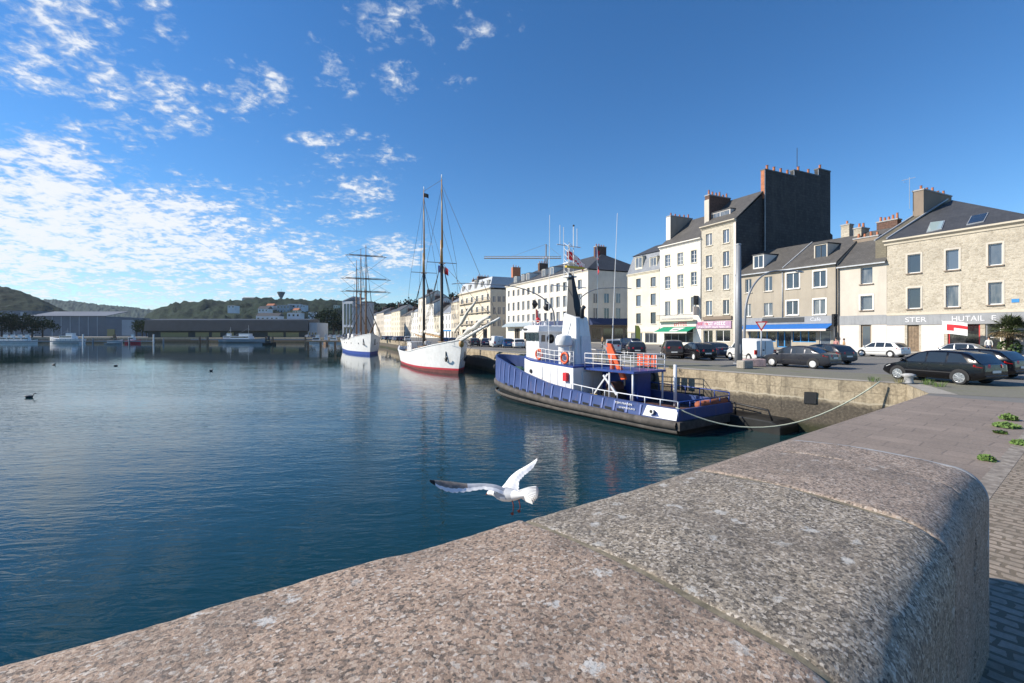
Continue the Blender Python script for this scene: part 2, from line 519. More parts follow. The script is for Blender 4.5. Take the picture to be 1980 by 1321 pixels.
def quay_wall(a, b, name, label, seg=1.0):
    a = Vector(a); b = Vector(b); d = b - a; L = d.length; d.normalize()
    nrm = Vector((-d.y, d.x, 0))
    mb = MB(); me_uv = []
    nx = max(1, int(L / seg)); zs = [0.0, -.35, -.7, -1.1, -1.5, -1.9, -2.3, -2.8, -3.6]
    pts = []; fs = []
    for i in range(nx + 1):
        for j, z in enumerate(zs):
            p = a + d * (L * i / nx)
            off = (noise.noise(Vector((p.x * .9, p.y * .9, z * 1.7))) * .05) if 0 < j else 0
            pts.append(p + nrm * (off + max(0, -z) * .02) + Vector((0, 0, z)))
    m = len(zs)
    for i in range(nx):
        for j in range(m - 1):
            fs.append((i * m + j, i * m + j + 1, (i + 1) * m + j + 1, (i + 1) * m + j))
    me = bpy.data.meshes.new(name); me.from_pydata([tuple(p) for p in pts], [], fs); me.materials.append(M['quay_wall'])
    uv = me.uv_layers.new(name='UVMap')
    for lp in me.loops:
        p = me.vertices[lp.vertex_index].co
        uv.data[lp.index].uv = ((p - a).dot(d), p.z)
    for p in me.polygons: p.use_smooth = True
    o = bpy.data.objects.new(name, me); col.objects.link(o)
    if label: tag(o, label, 'wall')
    return o

qw = quay_wall(quay[0], quay[1], 'quay_wall', 'stone quay wall under the granite parapet on the near side of the basin')
def multi_wall(pts, label, seg):
    root = None; objs = []
    for i in range(len(pts) - 1):
        o = quay_wall(pts[i], pts[i + 1], 'quay_wall', None, seg)
        objs.append(o)
    # join into one mesh
    bm = bmesh.new()
    for o in objs: bm.from_mesh(o.data)
    me = objs[0].data; bm.to_mesh(me); bm.free()
    for o in objs[1:]:
        bpy.data.objects.remove(o)
    return tag(objs[0], label, 'wall')
multi_wall(quay[1:6], 'tan stained stone quay wall behind the blue tug, dark and wet below the tide line', 1.0)
multi_wall(quay[5:9], 'long stone quay wall running away behind the two white sailing ships', 3.0)
multi_wall(quay[8:], 'dark low quay wall on the far side of the basin under the warehouses', 6.0)

# coping stones on the far quay edge
t = NT('pale_coping')
co = t.coord(); n = t.noise(co, .8, 6, .65); f = t.noise(co, 14, 4, .7)
c = t.mix(.5, t.ramp(n, [(.3, (.22, .20, .16)), (.7, (.42, .39, .33))]), t.ramp(f, [(.3, (.2, .18, .15)), (.7, (.5, .46, .4))]))
t.set('Base Color', c).set('Roughness', .9); t.bump(f, .4, .01)
M['coping'] = t.m
def offset_line(pts, d):
    out = []
    for i, p in enumerate(pts):
        a = pts[max(0, i - 1)]; b = pts[min(len(pts) - 1, i + 1)]
        q = (b - a).normalized()
        out.append(p + Vector((q.y, -q.x, 0)) * d)
    return out
far_edge = quay[1:9]
sheet(far_edge + list(reversed(offset_line(far_edge, 0.75))), 0.006, M['coping'], 'kerb_strip')
# worn grassy tarmac strip behind the coping
t = NT('mossy_tarmac')
co = t.coord(); n = t.noise(co, .5, 6, .7); f = t.noise(co, 12, 5, .7)
c = t.mix(.5, t.ramp(n, [(.35, (.17, .16, .12)), (.5, (.21, .20, .15)), (.68, (.16, .17, .075))]), t.ramp(f, [(.3, (.07, .065, .05)), (.7, (.22, .21, .17))]))
t.set('Base Color', c).set('Roughness', .95); t.bump(f, .4, .01)
M['mossy'] = t.m
mo = offset_line(far_edge[:5], 0.752)
sheet(mo + list(reversed(offset_line(far_edge[:5], 5.2))), 0.004, M['mossy'], 'path')

# quay pavement slabs beyond the parapet
t = NT('quay_slabs')
co = t.coord()
wq = t.n.new('ShaderNodeTexNoise'); t.l.new(co, wq.inputs['Vector']); wq.inputs['Scale'].default_value = 1.4; wq.inputs['Detail'].default_value = 5
vq = t.n.new('ShaderNodeVectorMath'); vq.operation = 'MULTIPLY_ADD'; t.l.new(wq.outputs['Color'], vq.inputs[0]); vq.inputs[1].default_value = (.12, .10, 0); t.l.new(t.coord(rot=(0, 0, R(90))), vq.inputs[2])
br = t.brick(vq.outputs[0], (.19, .15, .115), (.31, .245, .195), (.06, .047, .034), 1.0, .8, .5, .014)
n = t.noise(co, .9, 6, .65); f = t.noise(co, 22, 5, .7)
c = t.mix(.5, br.outputs[0], t.ramp(n, [(.3, (.12, .094, .075)), (.7, (.33, .262, .21))]))
c = t.mix(.35, c, t.ramp(f, [(.3, (.10, .082, .07)), (.7, (.40, .34, .29))]))
t.set('Base Color', c).set('Roughness', .78)
t.bump(t.math('ADD', t.math('MULTIPLY', br.outputs[1], -1.2), f), .45, .015)
M['slabs'] = t.m
def local_sheet(t0, t1, n0, n1, z, mat, name):
    mb = MB()
    nx = 40
    for i in range(nx):
        a = t0 + (t1 - t0) * i / nx; b = t0 + (t1 - t0) * (i + 1) / nx
        mb.quad((a, n0, 0), (b, n0, 0), (b, n1, 0), (a, n1, 0))
    o = mb.build(name, mat); o.location = (E.x, E.y, z); o.rotation_euler = (0, 0, math.atan2(AX.y, AX.x))
    return tag(o, kind='structure')
local_sheet(-30, 16.2, -.58, QN, .004, M['slabs'], 'pavement')
# setts to the right of the slabs
t = NT('cobbles')
co = t.coord()
wv = t.n.new('ShaderNodeTexNoise'); t.l.new(co, wv.inputs['Vector']); wv.inputs['Scale'].default_value = 3.2; wv.inputs['Detail'].default_value = 4
va = t.n.new('ShaderNodeVectorMath'); va.operation = 'MULTIPLY_ADD'; t.l.new(wv.outputs['Color'], va.inputs[0]); va.inputs[1].default_value = (.20, .10, 0); t.l.new(t.coord(rot=(0, 0, R(90))), va.inputs[2])
bk_ = t.brick(va.outputs[0], (0., 0., 0.), (1., 1., 1.), (.5, .5, .5), 1.0, .19, .115, .018)
edge = t.math('SUBTRACT', 1.0, bk_.outputs[1])
s = t.sep(bk_.outputs[0]); f = t.noise(co, 24, 5, .7)
s = (s[0], t.noise(co, 5.0, 2, .5), s[2])
c = t.mix(s[0], (.30, .24, .18), (.39, .32, .25)); c = t.mix(t.math('MULTIPLY', s[1], .45), c, (.22, .165, .12))
c = t.mix(.35, c, t.ramp(f, [(.3, (.12, .10, .08)), (.7, (.5, .43, .36))]))
c = t.mix(t.math('SUBTRACT', 1.0, edge), c, (.15, .12, .085))
dirt = t.noise(co, 1.3, 6, .7); c = t.mix(t.math('MULTIPLY', t.ramp(dirt, [(.42, 0.), (.66, 1.)]), .7), c, (.16, .135, .10)); c = t.mix(t.math('MULTIPLY', t.ramp(t.noise(co, 2.7, 5, .7), [(.58, 0.), (.7, 1.)]), .6), c, (.40, .35, .28))
t.set('Base Color', c).set('Roughness', .85)
t.bump(t.math('ADD', edge, t.math('MULTIPLY', f, .5)), .7, .02)
M['cobbles'] = t.m
local_sheet(-30, 11.6, -9.0, -.78, .004, M['cobbles'], 'cobbles')
t = NT('gutter_stone'); n = t.noise(t.coord(), 7, 5, .65)
t.set('Base Color', t.ramp(n, [(.3, (.13, .11, .09)), (.55, (.27, .235, .195)), (.75, (.42, .39, .34))])).set('Roughness', .85)
M['gutter'] = t.m
local_sheet(-8, 12.0, -.782, -.582, .007, M['gutter'], 'gutter')
# worn red surface where the road meets the quay
t = NT('red_asphalt'); co = t.coord(); n = t.noise(co, .6, 6, .65); f = t.noise(co, 25, 4, .7)
t.set('Base Color', t.mix(.4, t.ramp(n, [(.3, (.13, .085, .08)), (.7, (.2, .13, .12))]), t.ramp(f, [(.3, (.08, .06, .06)), (.7, (.3, .22, .2))]))).set('Roughness', .9)
M['red_asphalt'] = t.m
sheet([pf(17.0, -.3), pf(17.0, -14), pf(22.5, -14), pf(22.5, -.3)], .005, M['red_asphalt'], 'road')

# ------------------------------------------------------------------ granite parapet in the foreground
def granite(name, pal, lichen):
    t = NT(name)
    co = t.coord()
    wob = t.n.new('ShaderNodeTexNoise'); t.l.new(co, wob.inputs['Vector']); wob.inputs['Scale'].default_value = 70; wob.inputs['Detail'].default_value = 3
    ma = t.n.new('ShaderNodeVectorMath'); ma.operation = 'MULTIPLY_ADD'; t.l.new(wob.outputs['Color'], ma.inputs[0]); ma.inputs[1].default_value = (.016,) * 3; t.l.new(co, ma.inputs[2])
    v = ma.outputs[0]
    c1 = t.n.new('ShaderNodeTexVoronoi'); t.l.new(v, c1.inputs['Vector']); c1.inputs['Scale'].default_value = 92
    c2 = t.n.new('ShaderNodeTexVoronoi'); t.l.new(v, c2.inputs['Vector']); c2.inputs['Scale'].default_value = 170
    s1 = t.sep(c1.outputs['Color']); s2 = t.sep(c2.outputs['Color'])
    g = t.ramp(s1[0], pal, True)
    g2 = t.ramp(s2[0], pal, True)
    c = t.mix(.30, g, g2)
    big = t.noise(co, 2.2, 6, .7); mid = t.noise(co, 14, 5, .7); fine = t.noise(co, 120, 4, .7)
    c = t.mix(t.math('MULTIPLY', t.ramp(big, [(.42, 0.), (.66, 1.)]), .5), c, (.10, .085, .068))
    c = t.mix(.2, c, t.ramp(mid, [(.3, (.08, .07, .06)), (.7, (.5, .42, .36))]))
    # grey-white lichen discs
    lv = t.vor(v, 7.5); ln = t.noise(co, 30, 5, .7)
    lm = t.math('ADD', lv, t.math('MULTIPLY', ln, 1.0))
    pm = t.ramp(t.noise(co, 2.3, 3, .6), [(.44, 0.), (.56, 1.)])
    lf = t.math('MULTIPLY', t.math('MULTIPLY', t.ramp(lm, [(.62, 1.), (.72, 0.)]), pm), lichen)
    c = t.mix(lf, c, (.60, .60, .57))
    t.set('Base Color', c).set('Roughness', t.ramp(s2[1], [(0., .5), (1., .9)])).set('Specular IOR Level', .35)
    h = t.math('ADD', t.math('ADD', t.math('MULTIPLY', s1[2], .5), t.math('MULTIPLY', s2[2], .35)), t.math('ADD', t.math('MULTIPLY', fine, .8), t.math('MULTIPLY', mid, 1.2)))
    t.bump(h, .75, .006)
    return t.m
pink = [(0., (.04, .033, .026)), (.17, (.19, .13, .092)), (.32, (.40, .275, .19)), (.6, (.50, .355, .255)), (.80, (.58, .465, .36)), (.93, (.72, .66, .58))]
grey = [(0., (.028, .026, .021)), (.24, (.14, .118, .085)), (.42, (.31, .262, .195)), (.66, (.44, .378, .29)), (.86, (.68, .62, .53))]
warm = [(0., (.045, .037, .03)), (.18, (.17, .135, .105)), (.4, (.35, .27, .21)), (.7, (.45, .35, .28)), (.9, (.56, .49, .42))]
M['granite_pink'] = granite('pink_granite', pink, .75)
M['granite_grey'] = granite('grey_granite', grey, .6)
M['granite_warm'] = granite('warm_granite', warm, .3)
WTOP = 1.17; WW = 1.23
parapet = thing('parapet', 'low rounded granite parapet wall of large speckled blocks in the foreground', 'wall', (E.x, E.y, 0), math.atan2(AX.y, AX.x))
def profile():
    """cross section, from water-side foot over the top to the land-side foot: (n, z)"""
    r1, r2 = .11, .19
    P = []
    z = 0.0
    while z < WTOP - r1 - .001:
        P.append((0.0, z)); z += .09
    for k in range(9):
        a = math.pi - math.pi / 2 * k / 8
        P.append((-r1 - r1 * math.cos(a) * 1.0 , WTOP - r1 + r1 * math.sin(a)))
    P = [(-(n if n > 0 else -n) if False else n, z) for (n, z) in P]
    n0, n1 = -r1, -WW + r2
    for k in range(1, 20):
        s = k / 20
        P.append((n0 + (n1 - n0) * s, WTOP + .024 * math.sin(math.pi * s)))
    for k in range(11):
        a = math.pi / 2 - math.pi / 2 * k / 10
        P.append((n1 - r2 * math.cos(a), WTOP - r2 + r2 * math.sin(a)))
    z = WTOP - r2
    while z > .001:
        z -= .09; P.append((-WW, max(0, z)))
    return P
def coping_block(t0, t1, mat, seed, rise=0.0, shrink=0.0):
    prof = profile(); c = .014
    L = t1 - t0; nx = max(6, int(L / .035))
    ts = [0, c * .35, c] + [c + (L - 2 * c) * i / nx for i in range(1, nx)] + [L - c, L - c * .35, L]
    ins = [c, c * .35, 0] + [0] * (nx - 1) + [0, c * .35, c]
    cen = (-WW / 2, WTOP / 2)
    pts = []; fs = []; m = len(prof)
    for s, i_ in zip(ts, ins):
        for (n, z) in prof:
            dn, dz = n - cen[0], z - cen[1]
            f = 1 - (i_ + shrink) / .6
            q = Vector((t0 + s, cen[0] + dn * f, (cen[1] + dz * f) + (rise if z > .5 else 0)))
            if z < .02: q.z = 0.0
            if n > -WW / 2: q.y += max(0.0, -q.x - 1.2) * .06 * (n + WW / 2) / (WW / 2)
            else: q.y += max(0.0, -q.x - .4) * .062 * (n + WW / 2) / (WW / 2)
            k = noise.fractal(q * 3.1 + Vector((seed, 0, 0)), 1.0, 2.0, 5)
            k2 = noise.noise(q * 38 + Vector((0, seed, 0)))
            d = Vector((0, dn, dz)).normalized()
            if z > .05: q += d * (k * .010 + k2 * .0022)
            pts.append(q)
    for i in range(len(ts) - 1):
        for k in range(m - 1):
            fs.append((i * m + k, i * m + k + 1, (i + 1) * m + k + 1, (i + 1) * m + k))
    fs.append(tuple(reversed(range(m)))); fs.append(tuple(range((len(ts) - 1) * m, len(ts) * m)))
    mb = MB(); mb.add(pts, fs)
    return mb.build('coping_stone', mat, parapet, smooth=True, auto=1.1)
coping_block(-4.9, -2.705, M['granite_pink'], 3.0)
coping_block(-2.675, -1.285, M['granite_grey'], 11.0, -.006)
coping_block(-1.265, -.40, M['granite_warm'], 17.0, .004)
coping_block(-.39, .11, M['granite_warm'], 23.0, -.002)
coping_block(-7.4, -4.93, M['granite_pink'], 31.0)
t = NT('mossy_mortar'); n = t.noise(t.coord(), 18, 5, .7)
t.set('Base Color', t.ramp(n, [(.3, (.10, .09, .06)), (.55, (.22, .19, .13)), (.75, (.33, .29, .23))])).set('Roughness', .95); t.bump(n, .6, .01)
for tj in (-4.915, -2.69, -1.275, -.395):
    mb = MB()
    pr = profile(); n0 = len(pr)
    rings = []
    for s in (-.02, .02):
        rings.append([Vector((tj + s, -WW / 2 + (n + WW / 2) * .982 + (max(0.0, -tj - 1.2) * .06 * (n + WW / 2) / (WW / 2) if n > -WW / 2 else max(0.0, -tj - .4) * .062 * (n + WW / 2) / (WW / 2)), max(0, WTOP / 2 + (z - WTOP / 2) * .982))) for (n, z) in pr])
    mb.loft(rings, closed=False, caps=False)
    mb.build('mortar_joint', t.m, parapet, smooth=True)
# pale cement edge on the end face
t = NT('pale_cement'); n = t.noise(t.coord(), 9, 5, .65)
t.set('Base Color', t.ramp(n, [(.3, (.26, .26, .26)), (.7, (.46, .46, .45))])).set('Roughness', .9); t.bump(n, .4, .01)
M['cement'] = t.m
mb = MB(); pr = profile()
mb.loft([[Vector((s, -WW / 2 + (n + WW / 2) * f, max(0, WTOP / 2 + (z - WTOP / 2) * f))) for (n, z) in pr] for s, f in ((.112, .99), (.135, .995), (.15, .98))], closed=False, caps=True)
mb.build('end_render', M['cement'], parapet, smooth=True, auto=.9)

# ================================================================== BUILDINGS ALONG THE QUAY
M['stone_tan'] = rubble('tan_rubble', (.34, .29, .215), (.60, .545, .44), (.52, .475, .385), 1.1, 2.0)
M['stone_grey'] = rubble('grey_rubble', (.40, .36, .28), (.60, .55, .45), (.53, .49, .41), 1.0, 1.7)
M['ashlar'] = plaster('pale_ashlar', (.60, .54, .43), .2)
M['beige'] = plaster('beige_render', (.40, .355, .285), .5)
M['pale_render'] = plaster('pale_render', (.58, .53, .45), .3)
M['cream'] = plaster('cream_render', (.72, .66, .52), .15)
M['white_render'] = plaster('white_render', (.80, .77, .70), .12)
M['cream_grey'] = plaster('cream_block', (.76, .70, .60), .18)
M['ornate'] = plaster('ornate_stone', (.68, .60, .47), .3)
M['slate'] = slate('slate_roof', (.060, .062, .066))
M['old_slate'] = slate('old_slate_roof', (.098, .092, .084))
M['mossy_slate'] = slate('mossy_slate', (.15, .13, .085))
M['pale_slate'] = slate('pale_slate', (.20, .22, .25))
t = NT('slate_hung_wall'); co = t.coord(); s_ = t.sep(co)
cb = t.n.new('ShaderNodeCombineXYZ'); t.l.new(t.math('ADD', s_[1], s_[0]), cb.inputs[0]); t.l.new(s_[2], cb.inputs[1])
br = t.brick(cb.outputs[0], (.020, .021, .023), (.042, .043, .046), (.012, .012, .013), 1.0, .6, .42, .03)
st = t.noise(t.coord(scale=(.9, .9, .08)), 1.0, 6, .7); pt_ = t.noise(co, .35, 6, .7)
c = t.mix(t.math('MULTIPLY', t.ramp(st, [(.5, 0.), (.7, 1.)]), .6), br.outputs[0], (.075, .073, .07))
c = t.mix(t.math('MULTIPLY', t.ramp(pt_, [(.55, 0.), (.62, 1.)]), .4), c, (.055, .052, .048))
t.set('Base Color', c).set('Roughness', .8); t.bump(br.outputs[1], -.4, .03); M['slate_hung'] = t.m
M['awning_blue'] = paint('blue_canvas', (.015, .13, .42), .85, .1)
M['awning_green'] = paint('green_canvas', (.005, .26, .14), .85, .1)
M['awning_navy'] = paint('navy_canvas', (.03, .045, .11), .85, .1)
M['awning_grey'] = paint('grey_canvas', (.28, .34, .38), .85, .1)
M['fascia_grey'] = plaster('grey_fascia', (.32, .33, .34), .5, 3)
M['fascia_white'] = paint('white_fascia', (.64, .575, .52), .5, .06)
M['fascia_pink'] = paint('pink_fascia', (.42, .27, .38), .5, .15)
M['door_wood'] = paint('door_wood', (.20, .14, .085), .6, .3, scale=4)
M['shop_blue'] = paint('blue_shopfront', (.03, .22, .50), .45, .12)
M['iron'] = paint('iron', (.04, .04, .045), .5, .2)
M['skylight'] = NT('skylight_glass').set('Base Color', (.35, .45, .45, 1)).set('Roughness', .08).set('Specular IOR Level', .8).m
M['pot'] = M['terracotta']
M['brick_stack'] = paint('sooty_brick', (.13, .075, .055), .9, .5, scale=5)
M['brown_render'] = plaster('brown_render', (.26, .21, .165), .4)

def text_obj(s, size, name, mat, parent, loc, rot=(R(90), 0, 0), width=None, ext=.01):
    cu = bpy.data.curves.new('t', 'FONT'); cu.body = s; cu.size = size; cu.extrude = ext; cu.align_x = 'CENTER'; cu.align_y = 'CENTER'
    ob = bpy.data.objects.new('t', cu); col.objects.link(ob)
    bpy.context.view_layer.update()
    me = bpy.data.meshes.new_from_object(ob)
    bpy.data.objects.remove(ob); bpy.data.curves.remove(cu)
    me.name = name
    if width:
        xs = [v.co.x for v in me.vertices]; w = max(xs) - min(xs)
        for v in me.vertices: v.co.x *= width / w
    me.materials.clear(); me.materials.append(mat)
    o = bpy.data.objects.new(name, me); col.objects.link(o)
    o.parent = parent; o.location = loc; o.rotation_euler = rot
    return o

class Bld:
    def __init__(s, name, label, pA, pB, cat='building', group=None):
        """pA, pB: left and right ends of the facade on the ground, as seen from the street"""
        s.A = Vector((pA[0], pA[1], 0)); d = Vector((pB[0], pB[1], 0)) - s.A
        s.w = d.length; s.u = d.normalized()
        s.root = thing(name, label, cat, s.A, math.atan2(s.u.y, s.u.x), group)
        s.op = []
        s.dv = Vector((-s.u.y, s.u.x, 0))
    def fx(s, px, y=0.0):
        k = (px - 990) / F; P = s.A + s.dv * y
        return (k * P.y - P.x) / (s.u.x - k * s.u.y)
    def depth(s, px, y=0.0):
        P = s.A + s.dv * y + s.u * s.fx(px, y); return P.y
    def fz(s, px, py, y=0.0):
        return H + (HZ - py) / F * s.depth(px, y)
    def sx(s, px, x=0.0):
        """local depth y where the view ray of column px meets the plane x = const"""
        k = (px - 990) / F; P = s.A + s.u * x
        return (k * P.y - P.x) / (s.dv.x - k * s.dv.y)
    def sz(s, px, py, x=0.0):
        P = s.A + s.u * x + s.dv * s.sx(px, x); return H + (HZ - py) / F * P.y
    def window(s, xa, xb, za, zb, mull=1, trans=0, sur=None, sill=None, frame='white_frame', fw=.07, reveal=.2, y=0.0, cut=True, glass_='glass', name='window'):
        if cut: s.op.append((xa, xb, za, zb))
        mb = MB(); y0, y1 = y + reveal - .07, y + reveal + .0
        mb.box(xa, xb, y0, y1, za, za + fw); mb.box(xa, xb, y0, y1, zb - fw, zb)
        mb.box(xa, xa + fw, y0, y1, za + fw, zb - fw); mb.box(xb - fw, xb, y0, y1, za + fw, zb - fw)
        for i in range(mull):
            xm = xa + (xb - xa) * (i + 1) / (mull + 1)
            mb.box(xm - fw * .6, xm + fw * .6, y0 - .01, y1, za + fw, zb - fw)
        for i in range(trans):
            zm = za + (zb - za) * (i + 1) / (trans + 1)
            mb.box(xa + fw, xb - fw, y0 + .02, y1, zm - fw * .3, zm + fw * .3)
        w = mb.build(name, M[frame], s.root)
        g = MB(); g.quad((xa + .01, y1 - .03, za + .01), (xb - .01, y1 - .03, za + .01), (xb - .01, y1 - .03, zb - .01), (xa + .01, y1 - .03, zb - .01))
        g.build('pane', M[glass_], w)
        if sill:
            m2 = MB(); m2.box(xa - .14, xb + .14, y - .13, y + .12, za - .13, za - .005)
            m2.build('window_sill', M[sill], s.root, bevel=.01)
        if sur:
            m3 = MB(); t = .17
            m3.box(xa - t, xa - .004, y - .03, y + .05, za - .002, zb + t); m3.box(xb + .004, xb + t, y - .03, y + .05, za - .002, zb + t)
            m3.box(xa - .004, xb + .004, y - .032, y + .05, zb + .003, zb + t + .03)
            m3.build('window_surround', M[sur], s.root)
        return w
    def pwin(s, px0, px1, py0, py1, pc=None, **kw):
        """window given by photo columns px0..px1 and rows py0 (top)..py1 (bottom) read at their middle"""
        m = (px0 + px1) / 2 if pc is None else pc
        return s.window(s.fx(px0), s.fx(px1), s.fz(m, py1), s.fz(m, py0), **kw)
    def wall(s, h, depth, mat, side_mat=None, x0=0.0, x1=None, left_top=None, right_top=None, name='wall', reveal=.22, back=True):
        """front with real openings, plus side and back walls (side tops may be polylines [(y,z),...])"""
        x1 = s.w if x1 is None else x1
        mb = MB()
        xs = sorted(set([x0, x1] + [v for o in s.op for v in o[:2] if x0 < v < x1]))
        zs = sorted(set([-.3, h] + [v for o in s.op for v in o[2:] if 0 < v < h]))
        for i in range(len(xs) - 1):
            for j in range(len(zs) - 1):
                cx, cz = (xs[i] + xs[i + 1]) / 2, (zs[j] + zs[j + 1]) / 2
                if any(o[0] < cx < o[1] and o[2] < cz < o[3] for o in s.op): continue
                mb.quad((xs[i], 0, zs[j]), (xs[i + 1], 0, zs[j]), (xs[i + 1], 0, zs[j + 1]), (xs[i], 0, zs[j + 1]))
        for (a, b, c, d) in s.op:
            r = reveal
            mb.quad((a, 0, c), (a, 0, d), (a, r, d), (a, r, c)); mb.quad((b, 0, c), (b, r, c), (b, r, d), (b, 0, d))
            mb.quad((a, 0, d), (b, 0, d), (b, r, d), (a, r, d)); mb.quad((a, 0, c), (a, r, c), (b, r, c), (b, 0, c))
        mb.cur = 1 if side_mat else 0
        for x, tops in ((x0, left_top), (x1, right_top)):
            poly = [(x, 0, -.3), (x, 0, h)] + [(x, y, z) for (y, z) in (tops or [])] + [(x, depth, h), (x, depth, -.3)]
            mb.add(poly, [tuple(range(len(poly)))])
        if back: mb.quad((x0, depth, -.3), (x0, depth, h), (x1, depth, h), (x1, depth, -.3))
        return mb.build(name, [M[mat], M[side_mat or mat]], s.root, fix=False)
    def part(s, name, mat, fn, **kw):
        mb = MB(); fn(mb); return mb.build(name, M[mat], s.root, **kw)
    def box(s, name, mat, x0, x1, y0, y1, z0, z1, parent=None, **kw):
        mb = MB(); mb.box(x0, x1, y0, y1, z0, z1); return mb.build(name, M[mat], parent or s.root, **kw)
    def gable_roof(s, h, depth, rise, mat, over=.25, ridge=None, x0=0.0, x1=None, th=.14):
        x1 = s.w if x1 is None else x1; ry = depth / 2 if ridge is None else ridge
        mb = MB()
        sl = rise / ry
        zf = h + .02 - over * sl
        mb.prism([(x0, -over, zf), (x0, ry, h + rise + .02), (x0, depth + over, h - over * rise / (depth - ry) + .02), (x0, depth + over, h - over * rise / (depth - ry) + .02 + th), (x0, ry, h + rise + .02 + th), (x0, -over, zf + th)], (x1 - x0, 0, 0))
        return mb.build('roof', M[mat], s.root)
    def cornice(s, z, mat, x0=None, x1=None, hgt=.45, pr=.35, y=0.0):
        x0 = 0 if x0 is None else x0; x1 = s.w if x1 is None else x1
        mb = MB()
        prof = [(0, 0), (-.08, 0), (-.12, hgt * .35), (-pr * .8, hgt * .6), (-pr, hgt * .7), (-pr, hgt), (0, hgt)]
        mb.prism([(x0, y + p, z + q) for p, q in prof], (x1 - x0, 0, 0))
        return mb.build('cornice', M[mat], s.root)
    def chimney(s, x0, x1, y0, y1, z0, z1, mat, pots=3, potmat='pot', face=None, axis='y'):
        mb = MB(); mb.box(x0, x1, y0, y1, z0, z1)
        c = mb.build('chimney', M[mat], s.root)
        m2 = MB(); m2.box(x0 - .07, x1 + .07, y0 - .07, y1 + .07, z1 + .002, z1 + .16); m2.build('chimney_cap', M['cement'], c)
        for i in range(pots):
            f = (i + .5) / pots
            px, py = ((x0 + x1) / 2, y0 + (y1 - y0) * f) if axis == 'y' else (x0 + (x1 - x0) * f, (y0 + y1) / 2)
            hh = random.uniform(.45, .85)
            m3 = MB(); m3.lathe([(.13, z1 + .16), (.16, z1 + .2), (.12, z1 + .16 + hh * .9), (.15, z1 + .16 + hh)], 8, (px, py, 0))
            m3.build('chimney_pot', M[potmat], c, smooth=False)
        return c
    def dormer(s, xa, xb, za, zb, y, back, mat, roofmat, frame='white_frame', mull=1, name='dormer'):
        """small house standing on the roof slope: front at depth y, running back to depth back"""
        mb = MB(); t = .14
        mb.box(xa, xa + t, y, back, za - .5, zb); mb.box(xb - t, xb, y, back, za - .5, zb)
        mb.box(xa + t, xb - t, y, back, zb - t, zb); mb.box(xa + t, xb - t, y, back, za - .5, za)
        d = mb.build(name, M[mat], s.root)
        m2 = MB(); m2.prism([(xa - .1, y - .12, zb + .003), (xb + .1, y - .12, zb + .003), (xb + .1, y - .12, zb + .1), (xa - .1, y - .12, zb + .1)], (0, back - y + .12, .12))
        m2.build('dormer_roof', M[roofmat], d)
        m3 = MB(); f = .06; y0 = y + .06
        xa += t; xb -= t; zb -= t
        m3.box(xa, xb, y0, y0 + .06, za, za + f); m3.box(xa, xb, y0, y0 + .06, zb - f, zb); m3.box(xa, xa + f, y0, y0 + .06, za + f, zb - f); m3.box(xb - f, xb, y0, y0 + .06, za + f, zb - f)
        for i in range(mull):
            xm = xa + (xb - xa) * (i + 1) / (mull + 1); m3.box(xm - .04, xm + .04, y0 - .01, y0 + .06, za + f, zb - f)
        m3.build('window_frame', M[frame], d)
        g = MB(); g.quad((xa, y0 + .04, za), (xb, y0 + .04, za), (xb, y0 + .04, zb), (xa, y0 + .04, zb)); g.build('pane', M['glass'], d)
        return d
    def awning(s, x0, x1, z0, z1, out, mat, edge='white_frame', y=0.0):
        mb = MB(); th = .04
        mb.prism([(x0, y, z1), (x0, y - out, z0), (x0, y - out, z0 + th), (x0, y, z1 + th)], (x1 - x0, 0, 0))
        a = mb.build('awning', M[mat], s.root)
        m2 = MB(); m2.box(x0, x1, y - out - .025, y - out - .003, z0 - .22, z0 + th); m2.build('valance', M[edge], a)
        for x in (x0 + .15, x1 - .15):
            m3 = MB(); m3.tube([(x, y - .02, z0 - .1), (x, y - out + .05, z0 - .02)], .025, 6)
            m3.build('awning_arm', M['grey_metal'], a)
        return a
    def downpipe(s, x, z0, z1, mat='dark_metal'):
        mb = MB(); mb.tube([(x, -.09, z0), (x, -.09, z1)], .06, 8); return mb.build('downpipe', M[mat], s.root, smooth=True)

def row(px):
    """building line of the quay at photo column px"""
    k = (px - 990) / F; y = 67.75 / (k + .48)
    return (k * y, y)

# ---- 1: tan stone corner house with slate hip roof
b = Bld('stone_house', 'tan stone corner house with slate hip roof and two skylights, behind the palm', row(1715), row(1998))
for (a, c, ys) in ((1755, 1780, ((492, 528), (557, 597))), (1829, 1854, ((483, 522), (552, 594))), (1911, 1938, ((471, 513), (546, 589)))):
    for (y0, y1) in ys:
        b.pwin(a, c, y0, y1, mull=0, sur='pale_render', sill='brown_render', fw=.09, reveal=.24)
zf0, zf1 = b.fz(1850, 627), b.fz(1850, 607)
dx0, dx1 = b.fx(1754), b.fx(1777)
b.op.append((dx0, dx1, .12, 3.15))
sx0, sx1, sx2, sx3 = b.fx(1832), b.fx(1895), b.fx(1905), b.fx(1935)
b.window(sx0, sx1, .75, 3.2, mull=0, frame='red', name='shop_window', fw=.13, glass_='dark_glass')
b.window(sx2, sx3, .15, 3.2, mull=0, trans=1, frame='white_frame', name='shop_window', fw=.09, glass_='dark_glass')
b.wall(12.3, 20, 'stone_tan')
b.part('door', 'door_wood', lambda m: (m.box(dx0, dx1, .14, .2, .12, 3.15), [m.box(dx0 + .12 + (dx1 - dx0 - .24) * i / 3, dx0 + .12 + (dx1 - dx0 - .24) * (i + .78) / 3, .12, .139, .4 + .62 * j, .92 + .62 * j) for i in range(3) for j in range(4)]))
b.cornice(12.0, 'ashlar', -.25, b.w + .3, .55, .4)
b.box('string_course', 'ashlar', -.02, b.w, -.06, .0 - .002, zf1 + .02, zf1 + .28)
